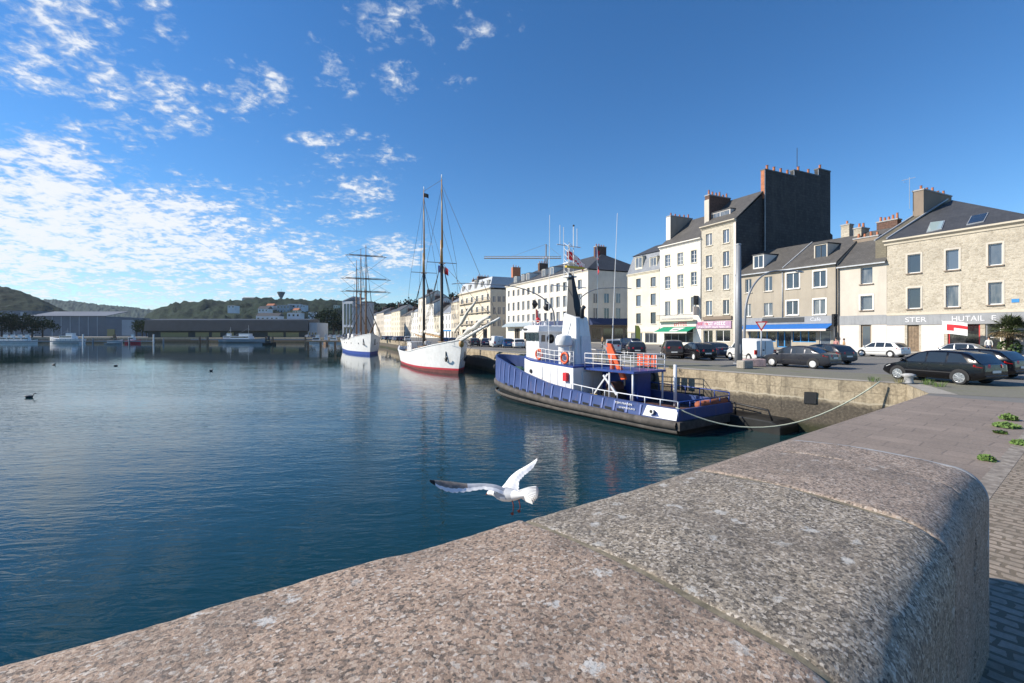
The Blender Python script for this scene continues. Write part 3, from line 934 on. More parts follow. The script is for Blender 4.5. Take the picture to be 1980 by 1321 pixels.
b.box('ground_floor_render', 'fascia_white', -.01, dx0 - .2, -.03, -.002, .1, zf0 - .02)
b.box('ground_floor_render', 'fascia_white', dx1 + .2, sx0 - .25, -.03, -.002, .1, zf0 - .02)
b.box('ground_floor_render', 'fascia_white', sx3 + .2, b.w, -.03, -.002, .1, zf0 - .02)
fs = b.box('shop_fascia', 'fascia_grey', 0, b.w, -.09, -.002, zf0, zf1)
M['letter'] = paint('pale_letters', (.66, .66, .67), .5, .1)
zc = (zf0 + zf1) / 2
for (s_, p0, p1) in (('STER', 1751, 1792), ('HUTAIL', 1841, 1904), ('E', 1918, 1927)):
    xa, xb = b.fx(p0), b.fx(p1)
    text_obj(s_, (zf1 - zf0) * .72, 'lettering', M['letter'], fs, ((xa + xb) / 2, -.10, zc), width=xb - xa)
b.part('roof', 'slate', lambda m: m.add([(-.05, -.35, 12.56), (b.w + .4, -.35, 12.56), (b.w + .4, 22, 12.56), (-.05, 20, 12.56), (.2, 14.4, 18.9), (-.05, -.35, 12.4), (b.w + .4, -.35, 12.4), (b.w + .4, 22, 12.4), (-.05, 20, 12.4)],
       [(0, 1, 4), (1, 2, 4), (2, 3, 4), (3, 0, 4), (5, 6, 1, 0), (6, 7, 2, 1), (7, 8, 3, 2), (8, 5, 0, 3), (8, 7, 6, 5)]))
def roof_pt(px, py, off=.05):
    """point on the front slope seen at a photo pixel"""
    n = Vector((0, -6.34, 14.75)).normalized()
    sl = Vector((0, 14.75, 6.34)).normalized()
    o = b.root.location; rot = Matrix.Rotation(-math.atan2(b.u.y, b.u.x), 3, 'Z')
    d = rot @ Vector(((px - 990) / F, 1, (HZ - py) / F)); c = rot @ (Vector((0, 0, H)) - o)
    p0 = Vector((0, -.35, 12.56)); t = (p0 - c).dot(n) / d.dot(n)
    return c + d * t + n * off
for quad in (((1781, 457), (1808, 451), (1814, 436), (1789, 439)), ((1859, 443), (1889, 437), (1898, 421), (1868, 427))):
    ps = [roof_pt(*q) + Vector((.25, 14.75, 6.34)).normalized() * 1.35 for q in quad]; n = Vector((0, -6.34, 14.75)).normalized()
    m = MB(); cen = sum(ps, Vector()) / 4
    m.prism([cen + (p - cen) * 1.12 - n * .1 for p in ps], n * .13); k = m.build('skylight', M['zinc'], b.root)
    m = MB(); m.prism([p - n * .05 for p in ps], n * .12); m.build('pane', M['skylight' if quad[0][0] < 1800 else 'dark_glass'], k)
# stone party gable rising to the long chimney
gx0, gx1 = -1.3, -.2
g = b.part('party_gable', 'mossy_slate', lambda m: m.prism([(gx0, .3, 10), (gx0, .3, 12.8), (gx0, 14.2, 19.0), (gx0, 18, 17.5), (gx0, 18, 10)], (gx1 - gx0, 0, 0)))
mb = MB()
for x in (gx0 - .12, gx1 - .0):
    mb.beam((x + .06, .25, 12.85), (x + .06, 14.2, 19.1), .16, .14)
mb.build('gable_flashing', M['zinc'], g)
b.chimney(-1.35, -.25, 8.6, 15.5, 14, 19.55, 'brown_render', 5)
mb = MB(); mb.tube([(-1.5, 8.2, 17.5), (-1.5, 8.2, 21.4)], .035, 6); mb.tube([(-2.3, 8.2, 21.2), (-.9, 8.2, 21.2)], .025, 5); mb.tube([(-2.0, 8.0, 20.9), (-2.0, 8.4, 20.9)], .02, 5)
mb.build('aerial', M['steel'], b.root)
stone_house = b
# street name plate, drain pipe
tag_plate = b.part('street_plate', 'shop_blue', lambda m: m.box(b.fx(1956), b.fx(1971), -.03, -.002, b.fz(1963, 585), b.fz(1963, 578)))
M['bollard_white'] = M['white_paint']

# ---- 2: narrow pale rendered wing
b = Bld('rendered_house', 'narrow pale rendered house between the beige house and the stone corner house', row(1620.5), row(1714.6))
b.pwin(1664, 1687, 516, 549, mull=0, sill='brown_render', fw=.09, reveal=.3)
b.pwin(1664, 1687, 572, 600, mull=0, sill='brown_render', sur='white_render', fw=.09, reveal=.3)
zf0, zf1 = b.fz(1670, 628), b.fz(1670, 610)
dx0, dx1 = b.fx(1664), b.fx(1684)
b.op.append((dx0, dx1, .1, 3.2))
b.wall(10.3, 12, 'pale_render')
b.part('door', 'door_wood', lambda m: (m.box(dx0, dx1, .14, .2, .1, 3.2)))
b.part('door_glazing', 'glass', lambda m: m.box(dx0 + .15, dx1 - .15, .125, .139, .5, 2.9))
b.box('ground_floor_render', 'fascia_white', 0, dx0 - .15, -.03, -.002, .1, zf0 - .02)
b.box('ground_floor_render', 'fascia_white', dx1 + .15, b.w, -.03, -.002, .1, zf0 - .02)
b.box('shop_fascia', 'fascia_grey', 0, b.w, -.07, -.002, zf0, zf1)
b.gable_roof(10.35, 12, 4.6, 'old_slate', .3)
b.part('gutter', 'zinc', lambda m: m.box(0, b.w, -.42, -.3, 10.05, 10.18))
b.downpipe(.12, 0, 10.1)
y0 = 4.0
b.chimney(b.fx(1650, y0), b.fx(1698, y0), y0, y0 + 1.1, 11, b.fz(1675, 460, y0), 'brown_render', 4, axis='x')
b.chimney(b.fx(1695, 9), b.fx(1735, 9), 9, 10, 12, b.fz(1715, 428, 9), 'brick_stack', 5, axis='x')
b.chimney(b.fx(1626, 8), b.fx(1642, 8), 8, 9, 12, b.fz(1634, 436, 8), 'stone_tan', 1, axis='x')

# ---- 3: beige house with the cafe
b = Bld('cafe_house', 'beige rendered house with two dormers and a blue cafe awning on the ground floor', row(1424), row(1620))
for (a, c, y0, y1, sr) in ((1441, 1453, 540, 566, None), (1478, 1493, 535, 563, None), (1521, 1545, 528, 558, 'white_render'), (1573, 1597, 524, 555, 'white_render'),
                       (1440, 1452, 588, 612, None), (1477, 1494, 586, 611, None), (1521, 1543, 582, 609, 'white_render'), (1573, 1596, 579, 608, 'white_render')):
    b.pwin(a, c, y0, y1, mull=1, sur=sr, sill='pale_render' if sr is None else 'white_render', fw=.08)
zf0, zf1 = b.fz(1550, 625), b.fz(1550, 612)
b.window(b.fx(1448), b.fx(1500), .9, 3.3, mull=2, frame='shop_blue', name='shop_window', glass_='dark_glass', fw=.1)
b.window(b.fx(1502), b.fx(1530), .15, 3.3, mull=1, frame='shop_blue', name='shop_door', glass_='dark_glass', fw=.12)
b.window(b.fx(1532), b.fx(1578), .9, 3.3, mull=2, frame='shop_blue', name='shop_window', glass_='dark_glass', fw=.1)
b.window(b.fx(1584), b.fx(1606), .2, 3.2, mull=0, frame='white_frame', name='side_door', fw=.1)
b.wall(10.9, 12, 'beige', left_top=[(5.5, 14.7)], right_top=[(5.5, 14.7)])
b.box('shop_fascia', 'fascia_grey', b.fx(1428), b.w - .1, -.1, -.002, zf0 - .1, zf1)
fs = b.box('shop_fascia', 'shop_blue', b.fx(1428), b.fx(1612), -.08, -.002, 3.35, zf0 - .14)
text_obj('Café', .62, 'lettering', M['letter'], fs, ((b.fx(1568) + b.fx(1588)) / 2, -.11, (zf0 + zf1) / 2), width=b.fx(1588) - b.fx(1568))
b.box('sign_board', 'dark_metal', b.fx(1475), b.fx(1556), -.14, -.103, zf0 + .15, zf1 - .1)
b.awning(b.fx(1440), b.fx(1612), 2.6, zf0 - .12, 1.6, 'awning_blue', 'fascia_white')
b.gable_roof(10.95, 12, 3.75, 'old_slate', .3, 5.5)
b.part('gutter', 'zinc', lambda m: m.box(0, b.w, -.42, -.3, 10.62, 10.76))
b.downpipe(b.w - .15, 0, 10.6)
xm = b.fx(1515)
b.part('roof_flashing', 'zinc', lambda m: m.beam((xm, -.2, 11.0), (xm + .5, 5.5, 14.95), .16, .1))
b.downpipe(xm - .1, 4.2, 10.6, 'zinc')
b.dormer(b.fx(1456, .6), b.fx(1477, .6), b.fz(1466, 518, .6), b.fz(1466, 493, .6), .6, 4.0, 'white_render', 'slate')
b.dormer(b.fx(1574, 1.2), b.fx(1600, 1.2), b.fz(1586, 503, 1.2), b.fz(1586, 472, 1.2), 1.2, 5.0, 'pale_render', 'slate', frame='dark_metal')
b.chimney(b.w - 1.0, b.w - .1, 5.2, 7.0, 13, 15.6, 'stone_tan', 2)
cafe = b

# ---- 4: tall grey stone house with black slate hung side and chimney stacks
b = Bld('tall_stone_house', 'tall narrow grey stone house with black slate-hung side wall and giant chimney stacks', row(1356.5), row(1422.5))
for (a, c, rows) in ((1365, 1377, ((452, 475), (494, 518), (536, 562), (582, 610))), (1398, 1410, ((444, 470), (486, 515), (531, 560), (580, 608)))):
    for i, (y0, y1) in enumerate(rows):
        b.pwin(a, c, y0, y1, mull=1, sur='ashlar', sill='ashlar', fw=.09)
zf0, zf1 = b.fz(1390, 635), b.fz(1390, 621)
b.window(b.fx(1360), b.fx(1378), .2, zf0 - .3, mull=1, frame='white_frame', name='shop_door', glass_='dark_glass')
b.window(b.fx(1384), b.fx(1412), .8, zf0 - .3, mull=1, frame='white_frame', name='shop_window', glass_='dark_glass')
EY = 19.2
s1, s2, s3, s4 = b.sx(1475, b.w), b.sx(1535, b.w), b.sx(1586, b.w), b.sx(1610, b.w)
zr = b.sz(1475, 372, b.w)
b.wall(EY, s4, 'stone_grey', 'slate_hung', right_top=[(s1 + .3, zr), (s1 + 6, zr)], left_top=[(s1, zr)])
b.cornice(EY - .25, 'ashlar', -.1, b.w + .1, .5, .45)
b.box('corner_board', 'fascia_white', b.w - .35, b.w + .05, -.04, -.002, .1, EY - .26)
b.gable_roof(EY + .25, 2 * s1, zr - EY - .15, 'old_slate', .35, s1, x1=b.w + .1)
for i, (ya, yb, py, dx) in enumerate(((s1, s2, 333, .0), (s2 + .04, s3, 333, -.35), (s3 + .04, s4, 329, -.7))):
    pm = (1475, 1535, 1586)[i] + 12
    z1 = b.sz(pm, py, b.w)
    m = MB(); m.box(b.w - .3 + dx, b.w + .03 + dx + .3, ya, yb, 12, z1); c = m.build('chimney_stack', M['slate_hung'], b.root)
    m = MB(); m.box(b.w - .4 + dx, b.w + .13 + dx + .3, ya - .05, yb - .02, z1 + .003, z1 + .22); m.build('chimney_cap', M['dark_metal'], c)
    if i == 0:
        m = MB(); m.box(b.w - .3, b.w + .3, ya - .06, ya - .003, zr - 1, z1); m.build('chimney_face', M['terracotta'], c)
    for k in range((4, 2, 1)[i]):
        yy_ = ya + (yb - ya) * (k + .6) / (4.6, 2.6, 2)[i]
        m = MB(); m.lathe([(.2, z1 + .22), (.17, z1 + .9), (.22, z1 + 1.0)], 8, (b.w + dx, yy_, 0)); m.build('chimney_pot', M['pot'], c)
    m = MB(); m.box(b.w + .335 + dx, b.w + .36 + dx, ya - .02, ya + .1, 12, z1); m.build('corner_strip', M['zinc'], c)
m = MB(); m.tube([(b.w - .5, s2 + 1.6, 28), (b.w - .5, s2 + 1.6, 33)], .05, 5); m.build('aerial', M['dark_metal'], b.root)
yd = 1.6
b.dormer(b.fx(1373, yd), b.fx(1412, yd), b.fz(1394, 432, yd), b.fz(1394, 408, yd), yd, 6.5, 'fascia_white', 'slate', mull=1)
b.chimney(-.4, .5, 1.2, 6.2, 18, b.fz(1362, 386, 2.5), 'brick_stack', 6)
b.part('chimney_front', 'pale_render', lambda m: m.box(-.42, .52, 1.1, 1.197, 18.6, b.fz(1362, 388, 1.1)))
sg = b.box('shop_sign', 'fascia_pink', b.fx(1348), b.fx(1415), -.16, -.002, zf0, zf1)
def scribble(parent, x0, x1, z0, z1, y, mat, words, seed):
    """illegible distant lettering: a row of short strokes"""
    rnd = random.Random(seed); m = MB(); x = x0
    n = 0
    while x < x1 - .02:
        w = rnd.uniform(.35, .8) * (z1 - z0)
        h = rnd.choice((1, 1, .75))
        m.box(x, min(x1, x + w * .3), y - .012, y, z0, z0 + (z1 - z0) * h)
        m.box(x, min(x1, x + w * .85), y - .011, y - .001, z0 + (z1 - z0) * (h - .22), z0 + (z1 - z0) * h - .01)
        if rnd.random() < .6: m.box(x, min(x1, x + w * .8), y - .011, y - .001, z0 + .005, z0 + (z1 - z0) * .2)
        x += w * 1.15; n += 1
        if n % max(2, words) == 0: x += (z1 - z0) * .6
    return m.build('lettering', M[mat], parent)
hh = zf1 - zf0
scribble(sg, b.fx(1350), b.fx(1372), zf0 + hh * .5, zf0 + hh * .85, -.165, 'red', 5, 1)
scribble(sg, b.fx(1364), b.fx(1408), zf0 + hh * .45, zf0 + hh * .9, -.165, 'white_paint', 5, 2)
scribble(sg, b.fx(1352), b.fx(1412), zf0 + hh * .08, zf0 + hh * .3, -.165, 'white_paint', 7, 3)
b.part('window_box', 'brown_render', lambda m: m.box(b.fx(1360), b.fx(1416), -.25, -.002, zf1 + .25, zf1 + .75))
tall = b

# ---- 5: white house
b = Bld('white_house', 'white rendered house with slate roof, long balcony and a green shop awning', row(1276), row(1356))
for j, (dy0, dy1) in enumerate(((0, 0), (42, 42), (86, 90))):
    for (a, c, y0, y1) in ((1286, 1296, 493, 515), (1310, 1321, 489, 512), (1336, 1347, 484, 508)):
        o = (j * (1.0 if j < 2 else 1)) * (-1 if a == 9 else 1)
        b.pwin(a, c, y0 + dy0 + (0, 0, 4)[j], y1 + dy1 + (0, 1, 6)[j], mull=1, trans=2 if j < 2 else 0, sur='cream', sill=None if j == 2 else 'cream', fw=.08)
zf0, zf1 = b.fz(1312, 632), b.fz(1312, 622)
b.window(b.fx(1284), b.fx(1340), .5, zf0 - .3, mull=3, frame='grey_metal', name='shop_window', glass_='dark_glass')
eh = 17.6
b.wall(eh, 13, 'white_render')
b.cornice(eh - .3, 'white_render', -.1, b.w + .05, .5, .4)
b.gable_roof(eh + .2, 13, 5.2, 'old_slate', .35, 6.5)
zb = b.fz(1312, 619)
m = MB(); m.box(b.fx(1275.5), b.fx(1347), -.9, -.002, zb - .2, zb - .03); bal = m.build('balcony', M['cream'], b.root)
m = MB()
x0, x1 = b.fx(1275.5) + .05, b.fx(1347) - .05
m.box(x0, x1, -.88, -.84, zb + .85, zb + .92); m.box(x0, x1, -.87, -.85, zb, zb + .05)
n = 44
for i in range(n + 1):
    x = x0 + (x1 - x0) * i / n; m.box(x - .015, x + .015, -.87, -.85, zb + .05, zb + .85)
m.build('railing', M['iron'], bal)
fs = b.box('shop_fascia', 'fascia_white', b.fx(1282), b.fx(1347), -.14, -.002, zf0, zf1)
scribble(fs, b.fx(1305), b.fx(1332), zf0 + .15, zf1 - .12, -.145, 'red', 8, 5)
aw = b.awning(b.fx(1281), b.fx(1346), 2.3, zf0 - .1, 2.1, 'awning_green', 'fascia_white')
def aw_pt(x, f, off): # point on the awning cloth
    z1 = zf0 - .1; return (x, -2.1 * f - off * .3, z1 + (2.3 - z1) * f + .04 + off)
xa, xb = b.fx(1306), b.fx(1327)
m = MB(); m.prism([aw_pt(xa - .1, .15, .01), aw_pt(xb + .1, .15, .01), aw_pt(xb - .4, .9, .01), aw_pt(xa + .4, .9, .01)], (0, -.004, .012)); m.build('emblem', M['white_paint'], aw)
m = MB(); m.prism([aw_pt(xa + .5, .5, .025), aw_pt(xb - .5, .5, .025), aw_pt(xb - .6, .66, .025), aw_pt(xa + .6, .66, .025)], (0, -.004, .01)); m.build('emblem_lettering', M['dark_metal'], aw)
b.part('projecting_sign', 'dark_metal', lambda m: m.box(b.fx(1350), b.fx(1350) + .12, -1.1, -.05, b.fz(1350, 590), b.fz(1350, 572)))
b.part('projecting_sign', 'fascia_white', lambda m: m.box(b.fx(1350), b.fx(1350) + .12, -1.2, -.05, b.fz(1350, 610), b.fz(1350, 593)))
yc = 1.6
c = b.chimney(b.fx(1289, yc) - .0, b.fx(1289, yc) + 1.0, yc, 7.0, 17.5, b.fz(1290, 420, yc), 'beige', 5)
b.part('chimney_front', 'white_render', lambda m: m.box(b.fx(1289, yc) - .02, b.fx(1289, yc) + 1.02, yc - .1, yc - .003, 17.8, b.fz(1290, 421, yc)))
b.downpipe(b.w - .05, 4.5, eh - .3, 'zinc')

# ---- 6: cream house with a grey mansard
b = Bld('mansard_house', 'cream rendered house with pale grey slate mansard at the side street corner', row(1213.5), row(1275.6))
for (a, c, rows) in ((1230, 1239, ((539, 556), (571, 592), (606, 626))), (1258, 1268, ((536, 554), (568, 590), (604, 626)))):
    for (y0, y1) in rows: b.pwin(a, c, y0, y1, mull=0, sill='white_render', frame='dark_metal', fw=.08)
zf0, zf1 = b.fz(1245, 642), b.fz(1245, 634)
b.window(b.fx(1220), b.fx(1242), .5, zf0 - .2, mull=2, frame='zinc', name='shop_window')
b.window(b.fx(1247), b.fx(1270), .3, zf0 - .2, mull=2, frame='zinc', name='shop_window')
hm = 13.5
b.wall(hm, 14, 'cream')
b.cornice(hm - .1, 'cream', -.1, b.w, .35, .25)
b.part('mansard', 'pale_slate', lambda m: m.add([(-.05, -.1, hm + .26), (b.w, -.1, hm + .26), (b.w, 14, hm + .26), (-.05, 14, hm + .26), (.5, 1.1, hm + 3.9), (b.w, 1.1, hm + 3.9), (b.w, 13, hm + 3.9), (.5, 13, hm + 3.9)],
       [(0, 1, 5, 4), (1, 2, 6, 5), (2, 3, 7, 6), (3, 0, 4, 7), (4, 5, 6, 7)]))
b.part('roof', 'slate', lambda m: m.prism([(.3, .85, hm + 3.91), (.3, 7, hm + 6.6), (.3, 13.2, hm + 3.91)], (b.w - .3, 0, 0)))
for (a, c) in ((1228, 1242), (1256, 1270)):
    b.dormer(b.fx(a, .15), b.fx(c, .15), b.fz((a + c) / 2, 518, .15), b.fz((a + c) / 2, 497, .15), .15, 1.6, 'cream', 'zinc')
b.box('shop_fascia', 'fascia_white', .1, b.w - .1, -.12, -.002, zf0, zf1)
b.chimney(b.w - 1, b.w - .2, 9, 12, 17, 21.2, 'brick_stack', 3)

# ---- 7: big cream block across the side street
k = (1137 - 990) / F
b = Bld('cream_block', 'big cream four storey block with dark hip roof behind the tug', row(978.5), row(1137))
ws = [984, 993.2, 1002.5, 1012, 1021.8, 1032, 1043, 1055, 1067, 1079, 1092, 1106, 1121]
for i, p in enumerate(ws):
    hw = 1.9 + i * .16
    f = i / 12.0
    for (t0, b0, t1, b1) in ((562.5, 574, 541, 560), (586.5, 602, 568, 592), (611, 623, 600, 620)):
        y0 = t0 + (t1 - t0) * (p - 984) / 137; y1 = b0 + (b1 - b0) * (p - 984) / 137
        b.pwin(p - hw, p + hw, y0, y1, mull=1, fw=.09, frame='white_frame', reveal=.3)
hb = 16.5; dp = 19
for p in (1000, 1018, 1060, 1085, 1112):
    b.window(b.fx(p - 5), b.fx(p + 5), .3, 3.6, mull=2, frame='brown_render', name='shop_window', fw=.15, glass_='dark_glass')
b.wall(hb, dp, 'cream_grey')
b.cornice(hb - .3, 'cream_grey', -.1, b.w + .1, .5, .4)
b.part('roof', 'slate', lambda m: m.add([(-.3, -.35, hb + .21), (b.w + .3, -.35, hb + .21), (b.w + .3, dp + .3, hb + .21), (-.3, dp + .3, hb + .21), (2, 9.5, hb + 5.4), (b.w - 7.5, 9.5, hb + 5.4)],
       [(0, 1, 5, 4), (1, 2, 5), (2, 3, 4, 5), (3, 0, 4), (3, 2, 1, 0)]))
for p in (998, 1012.5, 1022, 1052, 1068):
    a = b.fx(p - 3, 1.5); c = a + 1.7
    b.dormer(a, c, hb + 1.0, hb + 3.0, 1.3, 5, 'white_render', 'slate')
for (p0, p1) in ((980, 1036),):
    b.awning(b.fx(p0), b.fx(p1), 4.2, 5.2, 1.7, 'awning_grey', 'awning_grey')
b.awning(b.fx(1045), b.w - .2, 4.2, 5.2, 1.7, 'awning_navy', 'awning_navy')
big = b
# its side face on the cross street: windows proud of the side wall
def side_window(b, x, ya, yb, za, zb, blind=False):
    m = MB(); f = .1
    m.box(x + .004, x + .07, ya - .12, ya, za - .1, zb + .12); m.box(x + .004, x + .07, yb, yb + .12, za - .1, zb + .12)
    m.box(x + .004, x + .07, ya, yb, zb, zb + .12); m.box(x + .004, x + .1, ya, yb, za - .12, za)
    w = m.build('window', M['cream_grey'], b.root)
    m = MB(); m.box(x + .003, x + .02, ya, yb, za, zb); m.build('pane', M['cream_grey' if blind else 'glass'], w)
    if not blind:
        m = MB(); m.box(x + .021, x + .05, (ya + yb) / 2 - .05, (ya + yb) / 2 + .05, za, zb); m.build('mullion', M['white_frame'], w)
for (p0, p1) in ((1147, 1155), (1168, 1177), (1191, 1199)):
    ya, yb = b.sx(p0, b.w), b.sx(p1, b.w); pm = (p0 + p1) / 2
    for (r0, r1, bl) in ((543, 558, True), (568, 586, False), (596, 619, False)):
        side_window(b, b.w, ya, yb, b.sz(pm, r1, b.w), b.sz(pm, r0, b.w), bl)
m = MB(); m.prism([(b.w, .3, 5.6), (b.w + 1.3, .3, 4.3), (b.w + 1.3, .3, 4.0), (b.w, .3, 4.0)], (0, 17, 0)); m.build('awning', M['awning_navy'], b.root)
m = MB(); m.box(b.w + .004, b.w + .06, .4, 17, .2, 3.9); m.build('shopfront', M['brown_render'], b.root)
for i in range(5):
    m = MB(); m.box(b.w + .062, b.w + .09, 1 + i * 3.2, 3.4 + i * 3.2, .9, 3.2); m.build('shop_window', M['dark_glass'], b.root)
b.chimney(b.w - 9, b.w - 7.8, 8, 11, hb + 3, hb + 7.2, 'brick_stack', 4)
b.chimney(6, 7, 8, 11, hb + 3, hb + 7.0, 'brick_stack', 4)

# ---- 8: ornate corner building with zinc mansard and flower balconies
b = Bld('ornate_building', 'ornate pale stone building with zinc mansard, arched dormers and iron balconies', row(888), row(948))
ws = [893.5, 903, 912.5, 922.5, 933, 943.5]
for i, p in enumerate(ws):
    for (t0, b0, t1, b1) in ((579, 588, 568, 582), (598, 610, 591, 608), (621, 633, 619, 633)):
        f = (p - 893) / 50; b.pwin(p - 2, p + 2, t0 + (t1 - t0) * f, b0 + (b1 - b0) * f, mull=1, fw=.1, sur='white_render', frame='white_frame', reveal=.3)
for p in (898, 917, 938): b.window(b.fx(p - 4), b.fx(p + 4), .3, 3.6, mull=2, frame='dark_metal', name='shop_window', glass_='dark_glass')
ho = 17.0
b.wall(ho, 16, 'ornate')
b.cornice(ho - .2, 'ornate', -.3, b.w + .3, .7, .6)
b.cornice(5.0, 'ornate', -.1, b.w + .1, .4, .4)
b.part('mansard', 'zinc', lambda m: m.add([(-.1, -.1, ho + .52), (b.w + .1, -.1, ho + .52), (b.w + .1, 16.1, ho + .52), (-.1, 16.1, ho + .52), (.9, 1.2, ho + 4.4), (b.w - .9, 1.2, ho + 4.4), (b.w - .9, 15, ho + 4.4), (.9, 15, ho + 4.4)],
       [(0, 1, 5, 4), (1, 2, 6, 5), (2, 3, 7, 6), (3, 0, 4, 7), (4, 5, 6, 7)]))
for i, p in enumerate((895, 907, 919, 931, 943)):
    a = b.fx(p, .1) - .9
    b.dormer(a, a + 1.8, ho + .9, ho + (4.4 if i == 2 else 3.2), .1, 2, 'ornate', 'zinc')
for z_ in (5.6, 9.6, 13.4):
    m = MB(); m.box(.5, b.w - .5, -.8, -.003, z_ - .15, z_); ba = m.build('balcony', M['ornate'], b.root)
    m = MB(); m.box(.5, b.w - .5, -.78, -.74, z_ + .85, z_ + .92)
    for i in range(60): m.box(.5 + (b.w - 1) * i / 60, .54 + (b.w - 1) * i / 60, -.77, -.75, z_ + .002, z_ + .85)
    m.build('railing', M['iron'], ba)
for (p0, p1) in ((953, 958), (962, 968), (972, 976)):
    ya, yb = b.sx(p0, b.w), b.sx(p1, b.w); pm = (p0 + p1) / 2
    for (r0, r1) in ((573, 584), (594, 608), (618, 631)):
        side_window(b, b.w, ya, yb, b.sz(pm, r1, b.w), b.sz(pm, r0, b.w))
b.chimney(1, 2, 5, 9, ho + 3, ho + 6.5, 'brick_stack', 4); b.chimney(9, 10, 4, 9, ho + 3, ho + 6.8, 'brick_stack', 4)
b.chimney(b.w - 2.5, b.w - 1.2, 9, 12, ho + 3, ho + 8.0, 'terracotta', 3)

# ---- the row running on to the far end of the basin
def terrace(p0, p1, ptop, wallmat, roofmat, label, nwin, nst, rise=3.5, depth=12, party=False, shop=None, base=0):
    b = Bld('terraced_house', label, row(p0), row(p1), group='houses along the far quay')
    h = b.fz((p0 + p1) / 2, ptop)
    st = (h - 3.6) / nst
    for i in range(nwin):
        xc = b.w * (i + .5) / nwin; ww = min(.55, b.w / nwin * .3)
        for j in range(nst):
            z0 = 3.7 + j * st + .35
            b.window(xc - ww, xc + ww, z0, z0 + st * .62, mull=1, fw=.09, reveal=.22)
        b.window(xc - ww * 1.3, xc + ww * 1.3, .4, 2.9, mull=0, frame='dark_metal', name='shop_window', fw=.1, glass_='dark_glass')
    b.wall(h, depth, wallmat, left_top=[(depth / 2, h + rise)], right_top=[(depth / 2, h + rise)])
    b.cornice(h - .25, wallmat, -.05, b.w + .0, .4, .3)
    b.gable_roof(h + .15, depth, rise, roofmat, .3)
    if shop: b.box('shop_fascia', shop, .1, b.w - .1, -.12, -.002, 3.0, 3.6)
    b.chimney(.1, .9, depth / 2 - 1.5, depth / 2 + 1.5, h + rise * .5, h + rise + 1.6, 'brick_stack', 3)
    return b
terrace(872.6, 887.4, 585, 'ornate', 'pale_slate', 'plain sandy four storey house just left of the ornate mansard building', 4, 3)
terrace(855, 872.2, 606, 'white_render', 'pale_slate', 'low white house with tall pale slate roof right of the schooner foremast', 3, 2, 5.5, shop='shop_blue')
terrace(839, 854.6, 611, 'cream', 'slate', 'low cream house with long dark slate roof between the two schooner masts', 3, 2, 5)
terrace(824, 838.6, 588, 'white_render', 'slate', 'tall white house with dark party wall beside the schooner mainmast', 4, 4, 3)
terrace(809, 823.6, 577, 'cream_grey', 'slate', 'tallest pale house of the far row, left of the schooner mainmast', 4, 4, 3.5)
terrace(795, 808.6, 604, 'white_render', 'pale_slate', 'white house with grey roof above the schooner stern', 4, 3)
terrace(783, 794.6, 611, 'pale_render', 'slate', 'narrow pale house third from the tall pale one in the far row', 3, 3)
terrace(774, 782.7, 612, 'beige', 'old_slate', 'drab beige house in the far row between two cream ones', 3, 3)
terrace(757, 773.7, 603, 'cream', 'slate', 'broad cream gabled house halfway between the two sailing ships', 5, 4, 4)
terrace(742, 756.7, 608, 'cream_grey', 'slate', 'cream house with dark roof right of the square rigged ship', 5, 3)
terrace(728, 741.7, 606, 'pale_render', 'slate', 'pale house partly behind the rigging of the square rigged ship', 5, 3)
terrace(712, 727.7, 612, 'white_render', 'slate', 'white house behind the masts of the square rigged ship', 5, 3)
terrace(700, 711.7, 614, 'pale_render', 'terracotta', 'reddish roofed house seen through the masts of the square rigged ship', 4, 3)

# ================================================================== VEHICLES
def carpaint(name, c, metal=.3, rough=.28):
    t = NT(name); t.set('Base Color', c + (1,)).set('Metallic', metal).set('Roughness', rough).set('Coat Weight', .25).set('Specular IOR Level', .35).set('Coat Roughness', .06)
    n = t.noise(t.coord(), 2.5, 4, .6); t.set('Roughness', t.ramp(n, [(.3, rough * .8), (.7, rough * 1.5)]))
    return t.m
M['car_black'] = carpaint('black_car_paint', (.003, .003, .005), 0, .2)
M['car_grey'] = carpaint('grey_car_paint', (.035, .037, .046), .3)
M['car_silver'] = carpaint('silver_car_paint', (.42, .43, .44), .6, .35)
M['car_white'] = carpaint('white_car_paint', (.72, .72, .70), 0, .3)
M['car_brown'] = carpaint('brown_car_paint', (.075, .058, .050), .4)
M['car_dark'] = carpaint('dark_violet_car_paint', (.022, .020, .028), .4)
M['car_blue'] = carpaint('blue_car_paint', (.02, .10, .25), .3)
M['car_navy'] = carpaint('navy_car_paint', (.012, .02, .05), .3)
M['car_glass'] = NT('car_glass').set('Base Color', (.022, .028, .032, 1)).set('Roughness', .04).set('Specular IOR Level', .9).m
M['tyre'] = M['rubber']
M['rim'] = paint('alloy_rim', (.55, .56, .57), .3, .1, .7)
M['hubcap'] = paint('hubcap', (.62, .62, .61), .4, .1, .1)
M['lamp_clear'] = NT('clear_lamp').set('Base Color', (.6, .62, .63, 1)).set('Roughness', .1).m
M['lamp_red'] = NT('red_lamp').set('Base Color', (.45, .01, .012, 1)).set('Roughness', .12).m
M['plate'] = paint('number_plate', (.72, .72, .68), .4, .05)
M['trim'] = paint('black_trim', (.015, .015, .016), .6, .1)

